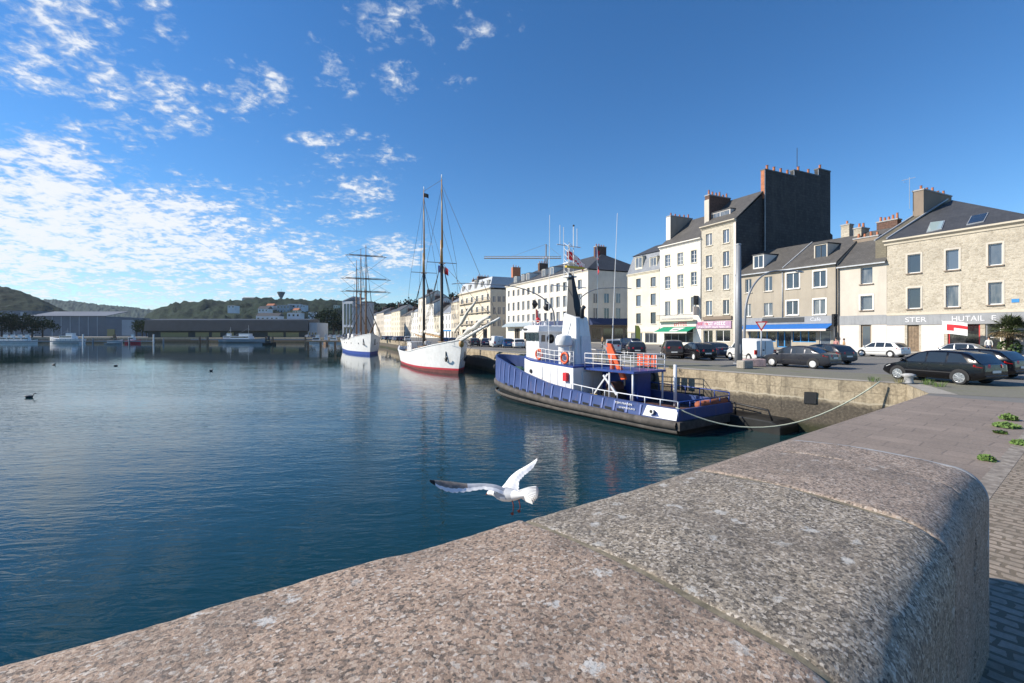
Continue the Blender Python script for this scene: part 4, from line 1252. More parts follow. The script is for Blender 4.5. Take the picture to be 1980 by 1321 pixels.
KINDS = {
 'hatchback': dict(L=4.2, W=1.76, belt=[(-2.1, .62), (-2.06, .90), (-1.9, .97), (.9, .91), (1.3, .87), (1.85, .74), (2.03, .64), (2.1, .5)],
    roof=[(-2.02, .9), (-1.55, 1.33), (-1.1, 1.44), (-.3, 1.48), (.2, 1.45), (.55, 1.36), (1.35, .84)], axle=1.3,
    side=[[(-1.55, 1.0), (-.78, .97), (-.78, 1.40), (-1.25, 1.35)], [(-.70, .965), (.05, .95), (.05, 1.405), (-.70, 1.405)], [(.12, .95), (1.02, .93), (.45, 1.34), (.12, 1.395)]],
    rear=(-1.97, -1.5), front=(.6, 1.28)),
 'sedan': dict(L=4.5, W=1.76, belt=[(-2.25, .60), (-2.2, .92), (-1.8, .99), (-1.3, .97), (.9, .9), (1.35, .86), (2.0, .72), (2.18, .62), (2.25, .48)],
    roof=[(-1.75, .95), (-1.15, 1.32), (-.75, 1.41), (-.1, 1.44), (.3, 1.41), (.6, 1.34), (1.4, .84)], axle=1.36,
    side=[[(-1.3, 1.0), (-.82, .975), (-.82, 1.355), (-1.08, 1.29)], [(-.74, .97), (.05, .94), (.05, 1.385), (-.74, 1.37)], [(.12, .94), (1.06, .92), (.5, 1.32), (.12, 1.375)]],
    rear=(-1.7, -1.12), front=(.65, 1.33)),
 'mpv': dict(L=4.3, W=1.8, belt=[(-2.15, .6), (-2.12, .98), (-2.0, 1.03), (.9, .98), (1.5, .95), (1.95, .82), (2.1, .66), (2.15, .5)],
    roof=[(-2.12, .9), (-1.86, 1.5), (-1.5, 1.62), (-.2, 1.65), (.4, 1.58), (.75, 1.46), (1.6, .9)], axle=1.36,
    side=[[(-1.75, 1.05), (-1.02, 1.04), (-1.02, 1.54), (-1.6, 1.48)], [(-.94, 1.03), (-.05, 1.02), (-.05, 1.56), (-.94, 1.55)], [(.03, 1.02), (1.2, 1.0), (.62, 1.44), (.03, 1.55)]],
    rear=(-2.08, -1.84), front=(.8, 1.52)),
 'van': dict(L=4.2, W=1.78, belt=[(-2.1, .5), (-2.09, 1.0), (-2.0, 1.05), (.9, 1.02), (1.5, 1.0), (1.95, .82), (2.06, .66), (2.1, .5)],
    roof=[(-2.095, .9), (-2.0, 1.68), (-1.8, 1.83), (.1, 1.86), (.45, 1.80), (.75, 1.65), (1.55, .95)], axle=1.34,
    side=[[(.0, 1.08), (1.2, 1.06), (.68, 1.58), (.0, 1.66)]],
    rear=None, front=(.8, 1.5)),
}
def lerp(tab, x):
    if x <= tab[0][0]: return tab[0][1]
    for (a, b), (c, d) in zip(tab, tab[1:]):
        if x <= c: return b + (d - b) * (x - a) / (c - a)
    return tab[-1][1]

def make_car(kind, name, label, mat, hub='hubcap', spokes=9, group=None, detail=True):
    K = KINDS[kind]; L, W = K['L'], K['W'] / 2
    root = thing(name, label, 'car' if kind != 'van' else 'van', (0, 0, -60), 0, group)
    x0, x1 = -L / 2, L / 2
    st = sorted(set([x0, x1] + [p[0] for p in K['belt']] + [p[0] for p in K['roof']] + [x0 + L * i / 26 for i in range(27)]))
    def plan(x):
        e = abs(x) / (L / 2); return W * (1 - .16 * max(0, (e - .62) / .38) ** 2.2)
    def belt(x): return lerp(K['belt'], x)
    def top(x):
        b_ = belt(x)
        if K['roof'][0][0] <= x <= K['roof'][-1][0]: return max(b_, lerp(K['roof'], x))
        return b_
    def hw(x, z):
        w = plan(x); b_ = belt(x)
        if z > b_: return w * .97 - (z - b_) * (.34 if kind != 'van' else .12)
        if z > .45: return w * (.97 + .03 * min(1, (b_ - z) / .3)) if b_ > .5 else w
        return w * (1 - .07 * (.45 - z) / .25)
    def zbot(x): return .2 + .14 * max(0, abs(x) - (L / 2 - .35)) / .35
    rings = []
    for x in st:
        b_, t_ = belt(x), top(x); zb_ = zbot(x)
        r = .05 if t_ - b_ > .2 else .03
        zs = [zb_, zb_ + .08, min(.45, b_ - .08), b_ - .03, b_ + .001]
        half = [(hw(x, z), z) for z in zs]
        zt = max(t_ - r, b_ + .002)
        half += [(hw(x, (b_ + zt) / 2), (b_ + zt) / 2 + .0005), (hw(x, zt), zt + .001)]
        yt = hw(x, zt) - .07
        half += [(yt, t_ + .004), (yt * .5, t_ + .022)]
        half[0] = (half[0][0] - .06, half[0][1])
        rings.append([(x, y, z) for (y, z) in half] + [(x, 0, t_ + .03)] + [(x, -y, z) for (y, z) in reversed(half)])
    mb = MB(); mb.loft(rings)
    mb.build('body', M[mat], root, auto=.75)
    # glass
    for sgn in (1, -1):
        for q in K['side']:
            m = MB(); n = 4
            def P(u, v):
                a = Vector(q[0]).lerp(Vector(q[1]), u); c = Vector(q[3]).lerp(Vector(q[2]), u); p = a.lerp(c, v); return p
            pts = []; fs = []
            for i in range(n + 1):
                for j in range(n + 1):
                    p = P(i / n, j / n); pts.append((p.x, sgn * (hw(p.x, p.y) + .007), p.y))
            for i in range(n):
                for j in range(n): fs.append((i * (n + 1) + j, (i + 1) * (n + 1) + j, (i + 1) * (n + 1) + j + 1, i * (n + 1) + j + 1))
            m.add(pts, fs); m.build('side_window', M['car_glass'], root, smooth=True)
    for nm, rg in (('rear_window', K['rear']), ('windscreen', K['front'])):
        if rg is None: continue
        m = MB(); n = 6; pts = []; fs = []
        for i in range(n + 1):
            x = rg[0] + (rg[1] - rg[0]) * i / n; t_ = top(x); yt = hw(x, t_ - .05) - .05
            for (fy, dz) in ((-1, .006), (-.5, .024), (0, .032), (.5, .024), (1, .006)):
                pts.append((x + (-.006 if nm == 'rear_window' else .006), fy * yt, t_ + dz + .006))
        for i in range(n):
            for j in range(4): fs.append((i * 5 + j, (i + 1) * 5 + j, (i + 1) * 5 + j + 1, i * 5 + j + 1))
        m.add(pts, fs); m.build(nm, M['car_glass'], root, smooth=True)
    # wheels
    rw = .31
    for ax in (-K['axle'] * .97, K['axle']):
        for sgn in (1, -1):
            y = sgn * (W + .004)
            m = MB()
            N = 16; pts = [(ax, y, rw + .01)]; 
            for k in range(N + 1):
                a = -.35 + (math.pi + .7) * k / N; pts.append((ax + math.cos(a) * .37, y, rw + .02 + math.sin(a) * .37))
            m.add(pts, [(0, k + 1, k + 2) for k in range(N)]); m.build('wheel_arch', M['trim'], root)
            m = MB(); m.lathe([(rw * .55, -.09), (rw - .02, -.1), (rw, -.07), (rw, .07), (rw - .02, .1), (rw * .55, .09)], 20, (ax, sgn * (W - .085), rw), 'y')
            wv = m.build('wheel', M['tyre'], root, auto=.6)
            m = MB(); yy_ = sgn * (W + .022)
            if hub == 'rim':
                m.lathe([(rw * .72, -.01), (rw * .72, .012), (rw * .63, .012), (rw * .63, -.01)], 20, (ax, yy_ - sgn * .004, rw), 'y')
                for k in range(spokes):
                    a = 2 * math.pi * k / spokes
                    m.beam((ax + math.cos(a) * .03, yy_, rw + math.sin(a) * .03), (ax + math.cos(a) * rw * .66, yy_, rw + math.sin(a) * rw * .66), .035, .02, up=(0, 1, 0))
                m.lathe([(.04, -.012), (.04, .014)], 8, (ax, yy_, rw), 'y')
            else:
                m.lathe([(rw * .70, -.012), (rw * .64, .012 * sgn), (rw * .25, .018 * sgn), (.03, .02 * sgn)], 16, (ax, yy_ - sgn * .006, rw), 'y')
            m.build('rim', M['rim' if hub == 'rim' else 'hubcap'], wv, smooth=False)
    # lamps, plates, mirrors, bumpers
    for sgn in (1, -1):
        xr = x0 + .09; xf = x1 - .2
        zt = .78 if kind in ('hatchback', 'sedan') else .95
        m = MB(); yo = plan(xr)
        m.prism([(xr - .06, sgn * (yo - .42), zt), (xr + .02, sgn * (yo + .006), zt + .01), (xr + .26, sgn * (plan(xr + .26) + .008), zt + .05), (xr + .26, sgn * (plan(xr + .26) + .008), zt + .13), (xr - .04, sgn * (yo - .42), zt + .15)], (-.035, sgn * .005, 0)) if kind != 'van' else m.box(x0 - .02, x0 + .1, sgn * (W - .2), sgn * (W - .01), .62, .98)
        m.build('tail_light', M['lamp_red'], root)
        m = MB(); yo = plan(xf)
        m.prism([(xf + .1, sgn * (yo - .42), .60), (xf - .02, sgn * (yo + .004), .62), (xf - .25, sgn * (plan(xf - .25) + .004), .72), (xf - .2, sgn * (yo - .1), .76), (xf + .05, sgn * (yo - .42), .70)], (.035, 0, .012))
        m.build('headlight', M['lamp_clear'], root)
        xm = K['front'][1] - .25
        m = MB(); m.ball((xm, sgn * (W + .08), belt(xm) + .1), .1, 8, (.7, 1.1, .75)); m.build('wing_mirror', M[mat], root, smooth=True)
    if detail:
        m = MB(); m.box(x0 - .022, x0 + .01, -.26, .26, .56 if kind != 'sedan' else .66, .67 if kind != 'sedan' else .77); m.build('number_plate', M['plate'], root)
        m = MB(); m.box(x1 - .01, x1 + .02, -.26, .26, .38, .49); m.build('number_plate', M['plate'], root)
        m = MB()
        m.box(x0 - .028, x0 + .12, -W * .80, W * .80, .36, .46); m.build('bumper', M['trim' if kind == 'van' else mat], root, bevel=.02)
        for sgn in (1, -1):
            for xd in (-.72, .14):
                m = MB(); m.box(xd - .03 + .12, xd + .2, sgn * (W + .0), sgn * (W + .016), .83, .86); m.build('door_handle', M['trim'], root)
            m = MB(); m.box(-.95, 1.02, sgn * (W - .01), sgn * (W + .012), .50, .54); m.build('side_moulding', M['trim'], root)
    if kind == 'van':
        m = MB(); m.box(x0 - .008, x0 + .03, -.006, .006, .5, 1.66); m.build('door_seam', M['trim'], root)
        m = MB(); m.box(x0 - .03, x0 + .03, .1, .22, .92, 1.02); m.build('door_handle', M['trim'], root)
    return root
CS = .9
def heading(dx, dy): return math.atan2(dy, dx)
def put(car, px, py, ang, off=0.0, side=0.0):
    """car origin is its middle; off: distance from the marked point forward to the middle"""
    p = on(px, py); d = Vector((math.cos(ang), math.sin(ang), 0)); l = Vector((-d.y, d.x, 0))
    car.location = p + d * off * CS + l * side * CS; car.rotation_euler = (0, 0, ang); car.scale = (CS,) * 3
    return car
G = 'cars parked along the quay'
ROWA = heading(-.433, .901)
c = make_car('hatchback', 'parked_car', 'glossy black five-door hatchback with alloy wheels, nearest car to the quay corner', 'car_black', 'rim', 9, G)
put(c, 1857, 744, heading(-.27, .96), 1.26, -.8)
c = make_car('sedan', 'parked_car', 'dark grey saloon with pale hubcaps parked behind the square stone blocks', 'car_grey', group=G)
put(c, 1572.7, 713.4, heading(-.5, .866), 1.32, -.8); sedan = c
c = make_car('hatchback', 'parked_car', 'white hatchback parked in front of the narrow pale rendered house', 'car_white', group=G)
put(c, 1722, 691.3, heading(-.36, .93), 1.26, -.8); whitecar = c
c2 = copy_thing(sedan, (0, 0, 0), 0, 'silver saloon half hidden behind the glossy black hatchback', G, {'grey_car_paint': M['car_silver']})
put(c2, 1888, 698, heading(-.50, .866), 1.32, -.8)
c2 = copy_thing(whitecar, (0, 0, 0), 0, 'black hatchback with red tail light cut off by the right picture edge', G, {'white_car_paint': M['car_black']})
put(c2, 1968, 735, heading(-.33, .94), 2.1, -.5)
c2 = copy_thing(whitecar, (0, 0, 0), 0, 'dark grey hatchback parked just right of the dark grey saloon', G, {'white_car_paint': M['car_grey']})
put(c2, 1630, 706, heading(-.25, .96), 2.0, -.5)
c = make_car('van', 'parked_van', 'white panel van with closed windowless rear doors beside the tall lamp mast', 'car_white', group=G)
put(c, 1480, 701, heading(-.10, .99), 2.1); van = c
c = make_car('mpv', 'parked_car', 'brown people carrier seen from behind in front of the green awning', 'car_brown', group=G)
put(c, 1304, 694.5, heading(.24, .97), 2.15); mpv = c
c2 = copy_thing(mpv, (0, 0, 0), 0, 'silver people carrier parked next to the tug wheelhouse rails', G, {'brown_car_paint': M['car_silver']})
put(c2, 1187, 688, heading(.14, .99), 2.15)
c2 = copy_thing(whitecar, (0, 0, 0), 0, 'dark violet hatchback parked between the silver and the brown people carriers', G, {'white_car_paint': M['car_dark']})
put(c2, 1233, 690, heading(.16, .99), 2.1)
c2 = copy_thing(whitecar, (0, 0, 0), 0, 'black hatchback seen from behind left of the tall lamp mast', G, {'white_car_paint': M['car_black']})
put(c2, 1370, 698, heading(-.08, 1), 2.1)
c2 = copy_thing(sedan, (0, 0, 0), 0, 'navy saloon with red tail light half behind the tall lamp mast', G, {'grey_car_paint': M['car_navy']})
put(c2, 1404, 693, heading(-.2, 1), 2.2)
c2 = copy_thing(van, (0, 0, 0), 0, 'small white van parked left of a blue car behind the schooner bowsprit', G)
put(c2, 966, 672, heading(-.3, .95), 2.1)
c2 = copy_thing(whitecar, (0, 0, 0), 0, 'small blue hatchback between a white van and a white car', G, {'white_car_paint': M['car_blue']})
put(c2, 984, 673, heading(-.1, .99), 2.1)
c2 = copy_thing(whitecar, (0, 0, 0), 0, 'white hatchback partly hidden by the tug wheelhouse', G)
put(c2, 1005, 674, heading(-.1, .99), 2.1)
c2 = copy_thing(sedan, (0, 0, 0), 0, 'dark saloon parked below the ornate building, left of the white van', G, {'grey_car_paint': M['car_navy']})
put(c2, 941, 671, heading(-.1, .99), 2.1)
c2 = copy_thing(whitecar, (0, 0, 0), 0, 'white hatchback behind the silver people carrier near the mansard house', G)
put(c2, 1203, 676, heading(-.4, .9), 1)
c2 = copy_thing(mpv, (0, 0, 0), 0, 'dark green people carrier by the shop front of the mansard house', G, {'brown_car_paint': M['car_navy']})
put(c2, 1222, 677, heading(-.4, .9), 1)
far = [(742, 657.5, 'car_white', 'white'), (750, 658, 'car_navy', 'navy'), (757, 658, 'car_silver', 'silver'), (765, 659, 'car_white', 'white'), (772, 659.5, 'car_grey', 'grey'), (780, 660, 'car_navy', 'navy'),
       (788, 660.5, 'car_white', 'white'), (862, 667, 'car_blue', 'blue'), (875, 668, 'car_navy', 'navy'), (888, 668.5, 'car_black', 'black'), (918, 670, 'car_grey', 'grey')]
spots = ['leftmost of the far row past the square rigged ship', 'second of the far row past the square rigged ship', 'third of the far row past the square rigged ship', 'before the beige house of the far row', 'before the narrow pale house of the far row', 'above the schooner stern rail',
         'above the schooner deckhouse', 'between the schooner foremast and the low white house', 'behind the schooner foredeck', 'behind the foot of the bowsprit', 'behind the bowsprit netting']
for (px, py, m_, cn), sp in zip(far, spots):
    c2 = copy_thing(whitecar, (0, 0, 0), 0, 'distant %s hatchback parked %s' % (cn, sp), 'distant cars along the far quay', {'white_car_paint': M[m_]} if m_ != 'car_white' else None)
    put(c2, px, py, heading(-.2, 1), 1)

# ================================================================== PEOPLE
M['skin'] = paint('skin', (.50, .30, .21), .6, .08)
M['hair'] = paint('hair', (.045, .03, .02), .8, .2)
M['jeans'] = paint('jeans', (.035, .05, .10), .85, .2)
M['cloth_white'] = paint('white_cloth', (.6, .6, .58), .9, .1)
M['cloth_red'] = paint('pink_cloth', (.45, .22, .20), .9, .1)
M['cloth_tan'] = paint('tan_cloth', (.42, .27, .14), .9, .1)
M['cloth_dark'] = paint('dark_cloth', (.02, .022, .03), .9, .1)
def person(label, loc, rz, top, legs, h=1.72, arms=0, group=None):
    root = thing('person', label, 'person', loc, rz, group)
    k = h / 1.72
    J = {'pel': (0, 0, .93, .13, .16), 'waist': (0, 0, 1.08, .115, .15), 'chest': (-.01, 0, 1.30, .125, .185), 'neckb': (0, 0, 1.45, .06, .06), 'neck': (.01, 0, 1.51, .055, .055)}
    mb = MB()
    def ringset(path, n=10):
        rings = []
        for (x, y, z, rx, ry) in path:
            rings.append([(x * k + math.cos(2 * math.pi * i / n) * rx * k, y * k + math.sin(2 * math.pi * i / n) * ry * k, z * k) for i in range(n)])
        return rings
    # one continuous body: skin modifier skeleton
    V = [(0, 0, .95), (0, 0, 1.12), (0, 0, 1.32), (.0, 0, 1.46), (.01, 0, 1.54), (.03, 0, 1.66),
         (0, .10, .88), (.02, .11, .48), (-.02, .12, .07), (.12, .13, .03), (0, -.10, .88), (-.02, -.11, .48), (-.05, -.12, .07), (.09, -.13, .03),
         (0, .19, 1.40), (.0 + .05 * arms, .25, 1.13), (.10 + .2 * arms, .24, .90 + .15 * arms), (.14 + .2 * arms, .235, .82 + .15 * arms),
         (0, -.19, 1.40), (.0, -.25, 1.13), (.08, -.24, .90), (.11, -.235, .82)]
    Ed = [(0, 1), (1, 2), (2, 3), (3, 4), (4, 5), (0, 6), (6, 7), (7, 8), (8, 9), (0, 10), (10, 11), (11, 12), (12, 13), (2, 14), (14, 15), (15, 16), (16, 17), (2, 18), (18, 19), (19, 20), (20, 21)]
    rad = [.13, .12, .14, .07, .06, .10, .095, .065, .045, .04, .095, .065, .045, .04, .065, .047, .036, .03, .065, .047, .036, .03]
    me = bpy.data.meshes.new('body'); me.from_pydata([tuple(c_ * k for c_ in v) for v in V], Ed, [])
    ob = bpy.data.objects.new('body', me); col.objects.link(ob)
    sm = ob.modifiers.new('skin', 'SKIN'); sub = ob.modifiers.new('sub', 'SUBSURF'); sub.levels = 1; sub.render_levels = 1
    for i, r in enumerate(rad): me.skin_vertices[0].data[i].radius = (r * k, r * k)
    me.skin_vertices[0].data[0].use_root = True
    bpy.context.view_layer.update()
    dg = bpy.context.evaluated_depsgraph_get()
    m2 = bpy.data.meshes.new_from_object(ob.evaluated_get(dg)); bpy.data.objects.remove(ob)
    m2.name = 'body'; m2.materials.clear()
    for nm in ('skin', top, legs): m2.materials.append(M[nm])
    for p in m2.polygons:
        z = p.center.z / k; p.use_smooth = True
        yy_ = abs(p.center.y) / k
        p.material_index = 0 if z > 1.47 or (z < .93 and yy_ > .2) else (1 if z > .95 or yy_ > .2 else 2)
    bo = bpy.data.objects.new('body', m2); col.objects.link(bo); bo.parent = root
    m = MB(); m.ball((.0, 0, 1.70 * k), .105 * k, 10, (1.02, .95, .95)); m.build('hair', M['hair'], root, smooth=True)
    m = MB(); m.ball((.13 * k, 0, 1.645 * k), .02 * k, 6)
    m.build('nose', M['skin'], root, smooth=True)
    for s in (1, -1):
        m = MB(); m.box(-.02, .24, s * .125 * k - .05, s * .125 * k + .05, 0, .07); m.build('shoe', M['cloth_dark'], root, bevel=.02)
    return root
person('person in a pink top walking by the traffic light', on(1617, 690), R(200), 'cloth_red', 'jeans', 1.65)
person('person in a tan top walking behind the pink topped person', on(1632, 689), R(160), 'cloth_tan', 'cloth_dark', 1.55)
person('person in dark clothes seated side on near the navy awning', on(1165, 672), R(190), 'cloth_tan', 'cloth_dark', 1.7)
person('person in white by the door of the red framed shop window', row(1932) + (0,), R(220), 'cloth_white', 'jeans', 1.7).location += Vector((-1.6, -.6, 0))

# ================================================================== STREET FURNITURE
M['lamp_grey'] = paint('lamp_column_grey', (.25, .265, .285), .5, .1, .2)
p = on(1428, 703)
t_ = thing('lighting_mast', 'thick pale grey lighting mast standing near the quay edge', 'mast', p)
m = MB(); m.tube([(0, 0, 0), (0, 0, 3), (0, 0, 8.1)], [.25, .22, .15], 16); m.build('pole', M['lamp_grey'], t_, smooth=True)
m = MB(); m.cyl((0, 0, 0), .33, .04, 16); m.build('base_plate', M['grey_metal'], t_)
m = MB(); m.box(-.02, .06, -.27, -.2, .7, 1.3); m.build('access_door', M['grey_metal'], t_)
m = MB(); m.cyl((0, 0, 8.1), .17, .08, 12); m.build('cap', M['grey_metal'], t_)
def curved_lamp(label, base, tipdir, h, reach, rad=.1):
    t_ = thing('street_lamp', label, 'lamp', base, math.atan2(tipdir[1], tipdir[0]), 'curved street lamps on the quay')
    pts = [(0, 0, 0), (0.02, 0, h * .32), (.10, 0, h * .48)]
    for i in range(1, 13):
        a = i / 12 * math.pi * .5
        pts.append((.10 + (reach * .62) * (1 - math.cos(a)), 0, h * .48 + h * .5 * math.sin(a)))
    pts += [(reach * .62 + reach * .3, 0, h * .995), (reach, 0, h * .99)]
    n = len(pts)
    m = MB(); m.tube(pts, [rad * (1 - .6 * i / n) for i in range(n)], 8); m.build('pole', M['lamp_grey'], t_, smooth=True)
    m = MB(); m.prism([(reach - .05, -.12, h * .99 + .03), (reach + .6, -.14, h * .985), (reach + .6, .14, h * .985), (reach - .05, .12, h * .99 + .03)], (0, 0, -.09)); m.build('lamp_head', M['grey_metal'], t_)
    m = MB(); m.cyl((0, 0, 0), .2, .05, 12); m.build('base_plate', M['grey_metal'], t_)
    return t_
curved_lamp('curved street lamp arching right beside the thick lighting mast', on(1439, 696), (.95, .3), 7.2, 5.3)
curved_lamp('curved street lamp arching in front of the cream block corner', on(1104, 674), (.95, .3), 8.6, 8.8, .12)
curved_lamp('curved street lamp seen above the tug wheelhouse', on(1073, 671), (-.95, -.1), 9.6, 15, .12)
p = on(1472, 706)
t_ = thing('road_sign', 'thin post with red bordered triangular give way sign', 'sign', p, R(-20))
m = MB(); m.cyl((0, 0, 0), .045, 2.9, 10); m.build('post', M['grey_metal'], t_, smooth=True)
def tri(r, z): return [(math.sin(a) * r, 0, z - math.cos(a) * r) for a in (0, R(120), R(240))]
m = MB(); m.prism([(x, -.06, z) for x, y, z in tri(.42, 2.62)], (0, .015, 0)); s_ = m.build('sign_plate', M['red'], t_)
m = MB(); m.prism([(x, -.066, z) for x, y, z in tri(.27, 2.62)], (0, .005, 0)); m.build('sign_face', M['white_paint'], s_)
# traffic light
p = on(1614, 688)
t_ = thing('traffic_light', 'black traffic light on a dark post before the pale rendered house', 'traffic light', p, R(-10))
m = MB(); m.cyl((0, 0, 0), .09, 2.9, 10); m.build('post', M['dark_metal'], t_, smooth=True)
m = MB(); m.box(-.2, .2, -.17, .17, 2.75, 3.85); hd = m.build('housing', M['black'], t_, bevel=.04)
M['lens'] = NT('dark_lens').set('Base Color', (.03, .01, .01, 1)).set('Roughness', .2).m
for z in (3.02, 3.3, 3.58):
    m = MB(); m.lathe([(.11, -.2), (.11, -.172)], 12, (0, 0, z), 'y'); m.build('lens', M['lens'], hd)
    m = MB(); m.lathe([(.13, -.3), (.13, -.173), (.12, -.173), (.12, -.3)], 12, (0, 0, z), 'y'); m.build('visor', M['black'], hd)
# stone blocks on the quay
M['pinkstone'] = paint('pink_granite_block', (.42, .30, .28), .85, .25, scale=8)
for (px, py, s, lb) in ((1440, 713, .8, 'small whitish granite block lying next to a longer pink block'), (1458, 709, 1.25, 'longer pink granite block on the quay behind the tug')):
    m = MB(); m.box(-s / 2, s / 2, -.27, .27, 0, .48)
    o = m.build('stone_block', M['pinkstone' if s > 1 else 'coping'], None, bevel=.05); o.location = on(px, py); o.rotation_euler = (0, 0, R(-12 if s > 1 else 25)); tag(o, lb, 'block')
# bollard with rags by the quay corner
p = on(1757, 742)
t_ = thing('mooring_bollard', 'low pale mooring bollard by the black hatchback front wheel', 'bollard', p)
m = MB(); m.lathe([(.22, 0), (.16, .08), (.15, .26), (.24, .32), (.24, .38), (.1, .42)], 14); m.build('post', M['cement'], t_, smooth=True)
m = MB(); m.cyl((0, 0, 0), .3, .03, 14); m.build('base', M['dark_metal'], t_)
# palm
p = row(1952); p = Vector((p[0] - 2.6, p[1] - 1.1, 0)); p = Vector(((1952 - 990) / F * p.y, p.y, 0))
palm = thing('palm_tree', 'small palm tree with ragged fan fronds and clipped green base before the stone house', 'palm', (p.x, p.y, 0))
M['palm_leaf'] = paint('palm_leaf', (.055, .075, .022), .6, .5, scale=8)
M['palm_dry'] = paint('dry_palm_leaf', (.16, .12, .06), .8, .4, scale=8)
M['palm_trunk'] = paint('palm_trunk', (.13, .085, .05), .95, .5, scale=9)
M['shrub'] = paint('shrub', (.05, .09, .02), .7, .5, scale=8)
m = MB(); m.tube([(0, 0, 0), (0, 0, 1.2), (.03, 0, 2.3)], [.3, .26, .3], 12); m.build('trunk', M['palm_trunk'], palm, smooth=True)
rnd = random.Random(4)
def frond(mb, o, az, el, L, w, segs=9):
    d = Vector((math.cos(az) * math.cos(el), math.sin(az) * math.cos(el), math.sin(el))); side = Vector((-math.sin(az), math.cos(az), 0)); up = side.cross(d) * -1
    o = Vector(o); stem = o + d * L * .55
    mb.tube([o, stem], [.025, .015], 4)
    for i in range(segs):
        a = (i / (segs - 1) - .5) * 2.6
        dd = (d * math.cos(a) + side * math.sin(a)).normalized()
        tip = stem + dd * L * .5 * rnd.uniform(.8, 1.1) + Vector((0, 0, -rnd.uniform(.05, .3) * L * .5))
        mid = stem + dd * L * .26
        n_ = dd.cross(Vector((0, 0, 1))); n_ = n_.normalized() if n_.length > .01 else side
        ww = w * .5
        mb.add([stem, mid + n_ * ww, tip, mid - n_ * ww], [(0, 1, 2, 3)])
mb = MB(); md = MB()
for i in range(95):
    az = rnd.uniform(0, 2 * math.pi); el = rnd.uniform(-.5, 1.35)
    frond(md if el < -.1 else mb, (0.03, 0, 2.3 + rnd.uniform(-.1, .15)), az, el, rnd.uniform(1.2, 1.75), .10, 11)
mb.build('crown', M['palm_leaf'], palm); md.build('dry_fronds', M['palm_dry'], palm)
mb = MB()
for i in range(420):
    u = rnd.uniform(-1, 1); a = rnd.uniform(0, 6.283); r = .85 * rnd.uniform(.8, 1.02)
    c_ = Vector((math.cos(a) * math.sqrt(1 - u * u) * r * .95, math.sin(a) * math.sqrt(1 - u * u) * r * .95, .75 + u * r * .95))
    s_ = .16; q = Vector((rnd.gauss(0, 1), rnd.gauss(0, 1), rnd.gauss(0, 1))).normalized(); q2 = q.orthogonal().normalized()
    mb.add([c_ + q * s_, c_ + q2 * s_ * .6, c_ - q * s_, c_ - q2 * s_ * .6], [(0, 1, 2, 3)])
mb.build('clipped_base', M['shrub'], palm)
# flag on the stone house
p = row(1838); fl = thing('flag', 'red and white flag hanging out before the red framed shop window', 'flag', (p[0] - .9, p[1] - .5, 0), math.atan2(-.901, .433))
def wave_sheet(w, h, nx, nz, amp, mats, pick, ph=0.0, droop=0.0):
    mb = MB(); pts = []
    for i in range(nx + 1):
        for j in range(nz + 1):
            u, v = i / nx, j / nz
            pts.append((u * w, math.sin(u * 7 + v * 1.5 + ph) * amp * u, v * h - droop * u * u))
    o = len(mb.v); mb.v = [Vector(q) for q in pts]
    for i in range(nx):
        for j in range(nz):
            mb.f.append([i * (nz + 1) + j, (i + 1) * (nz + 1) + j, (i + 1) * (nz + 1) + j + 1, i * (nz + 1) + j + 1]); mb.mi.append(pick((i + .5) / nx, (j + .5) / nz))
    return mb
M['flag_red'] = paint('red_cloth_flag', (.62, .03, .04), .9, .08); M['flag_white'] = paint('white_cloth_flag', (.75, .75, .74), .9, .04); M['flag_blue'] = paint('blue_cloth_flag', (.02, .04, .22), .9, .1)
m = MB(); m.tube([(0, .8, 2.5), (0, -.9, 3.35)], .03, 6); m.build('pole', M['white_paint'], fl)
f = wave_sheet(1.9, 1.25, 16, 8, .14, 0, lambda u, v: 0 if v < .25 or (v < .5 and u > .5) or (u < .2) or v > .72 else 1, .4, .25).build('cloth', [M['flag_white'], M['flag_red']], fl, smooth=True)
f.location = (0, -.85, 2.05)
# beach-flag style banner by the side street
p = on(1228, 676)
t_ = thing('banner', 'tall narrow yellow green banner standing by the mansard house', 'banner', p, R(-15))
m = MB(); m.tube([(0, 0, 0), (0, 0, 3.1)], .025, 6); m.build('pole', M['grey_metal'], t_)
M['banner'] = paint('banner_green', (.20, .24, .05), .8, .1)
m = MB(); m.prism([(.0, 0, .7), (.62, 0, .9), (.66, 0, 2.6), (.45, 0, 3.05), (.0, 0, 3.1)], (0, .02, 0)); m.build('cloth', M['banner'], t_)
# pavement along the houses
m = MB()
A = Vector(row(2020) + (0,)); B_ = Vector(row(700) + (0,)); d = (B_ - A).normalized(); nn = Vector((-d.y, d.x, 0))
if nn.x > 0: nn = -nn
m.prism([A + nn * 2.6, B_ + nn * 2.6, B_ - nn * .3, A - nn * .3], (0, 0, .12))
tag(m.build('pavement', M['coping'], bevel=.02), kind='structure')
# worn white parking lines
M['line'] = NT('worn_line_paint'); t = M['line']; n = t.noise(t.coord(), 5, 6, .7)
t.set('Base Color', t.ramp(n, [(.42, (.13, .125, .115)), (.55, (.5, .5, .47))])).set('Roughness', .9); M['line'] = t.m
mb = MB()
for px in range(1165, 1480, 36):
    a = on(px, 691 + (px - 1165) * .035); d = Vector((-.1, 1, 0)).normalized(); s_ = Vector((1, .1, 0)).normalized() * .06
    mb.add([a - s_, a + s_, a + s_ + d * 4.6, a - s_ + d * 4.6], [(0, 1, 2, 3)])
o = mb.build('road_markings', M['line']); o.location.z = .009; tag(o, kind='structure')

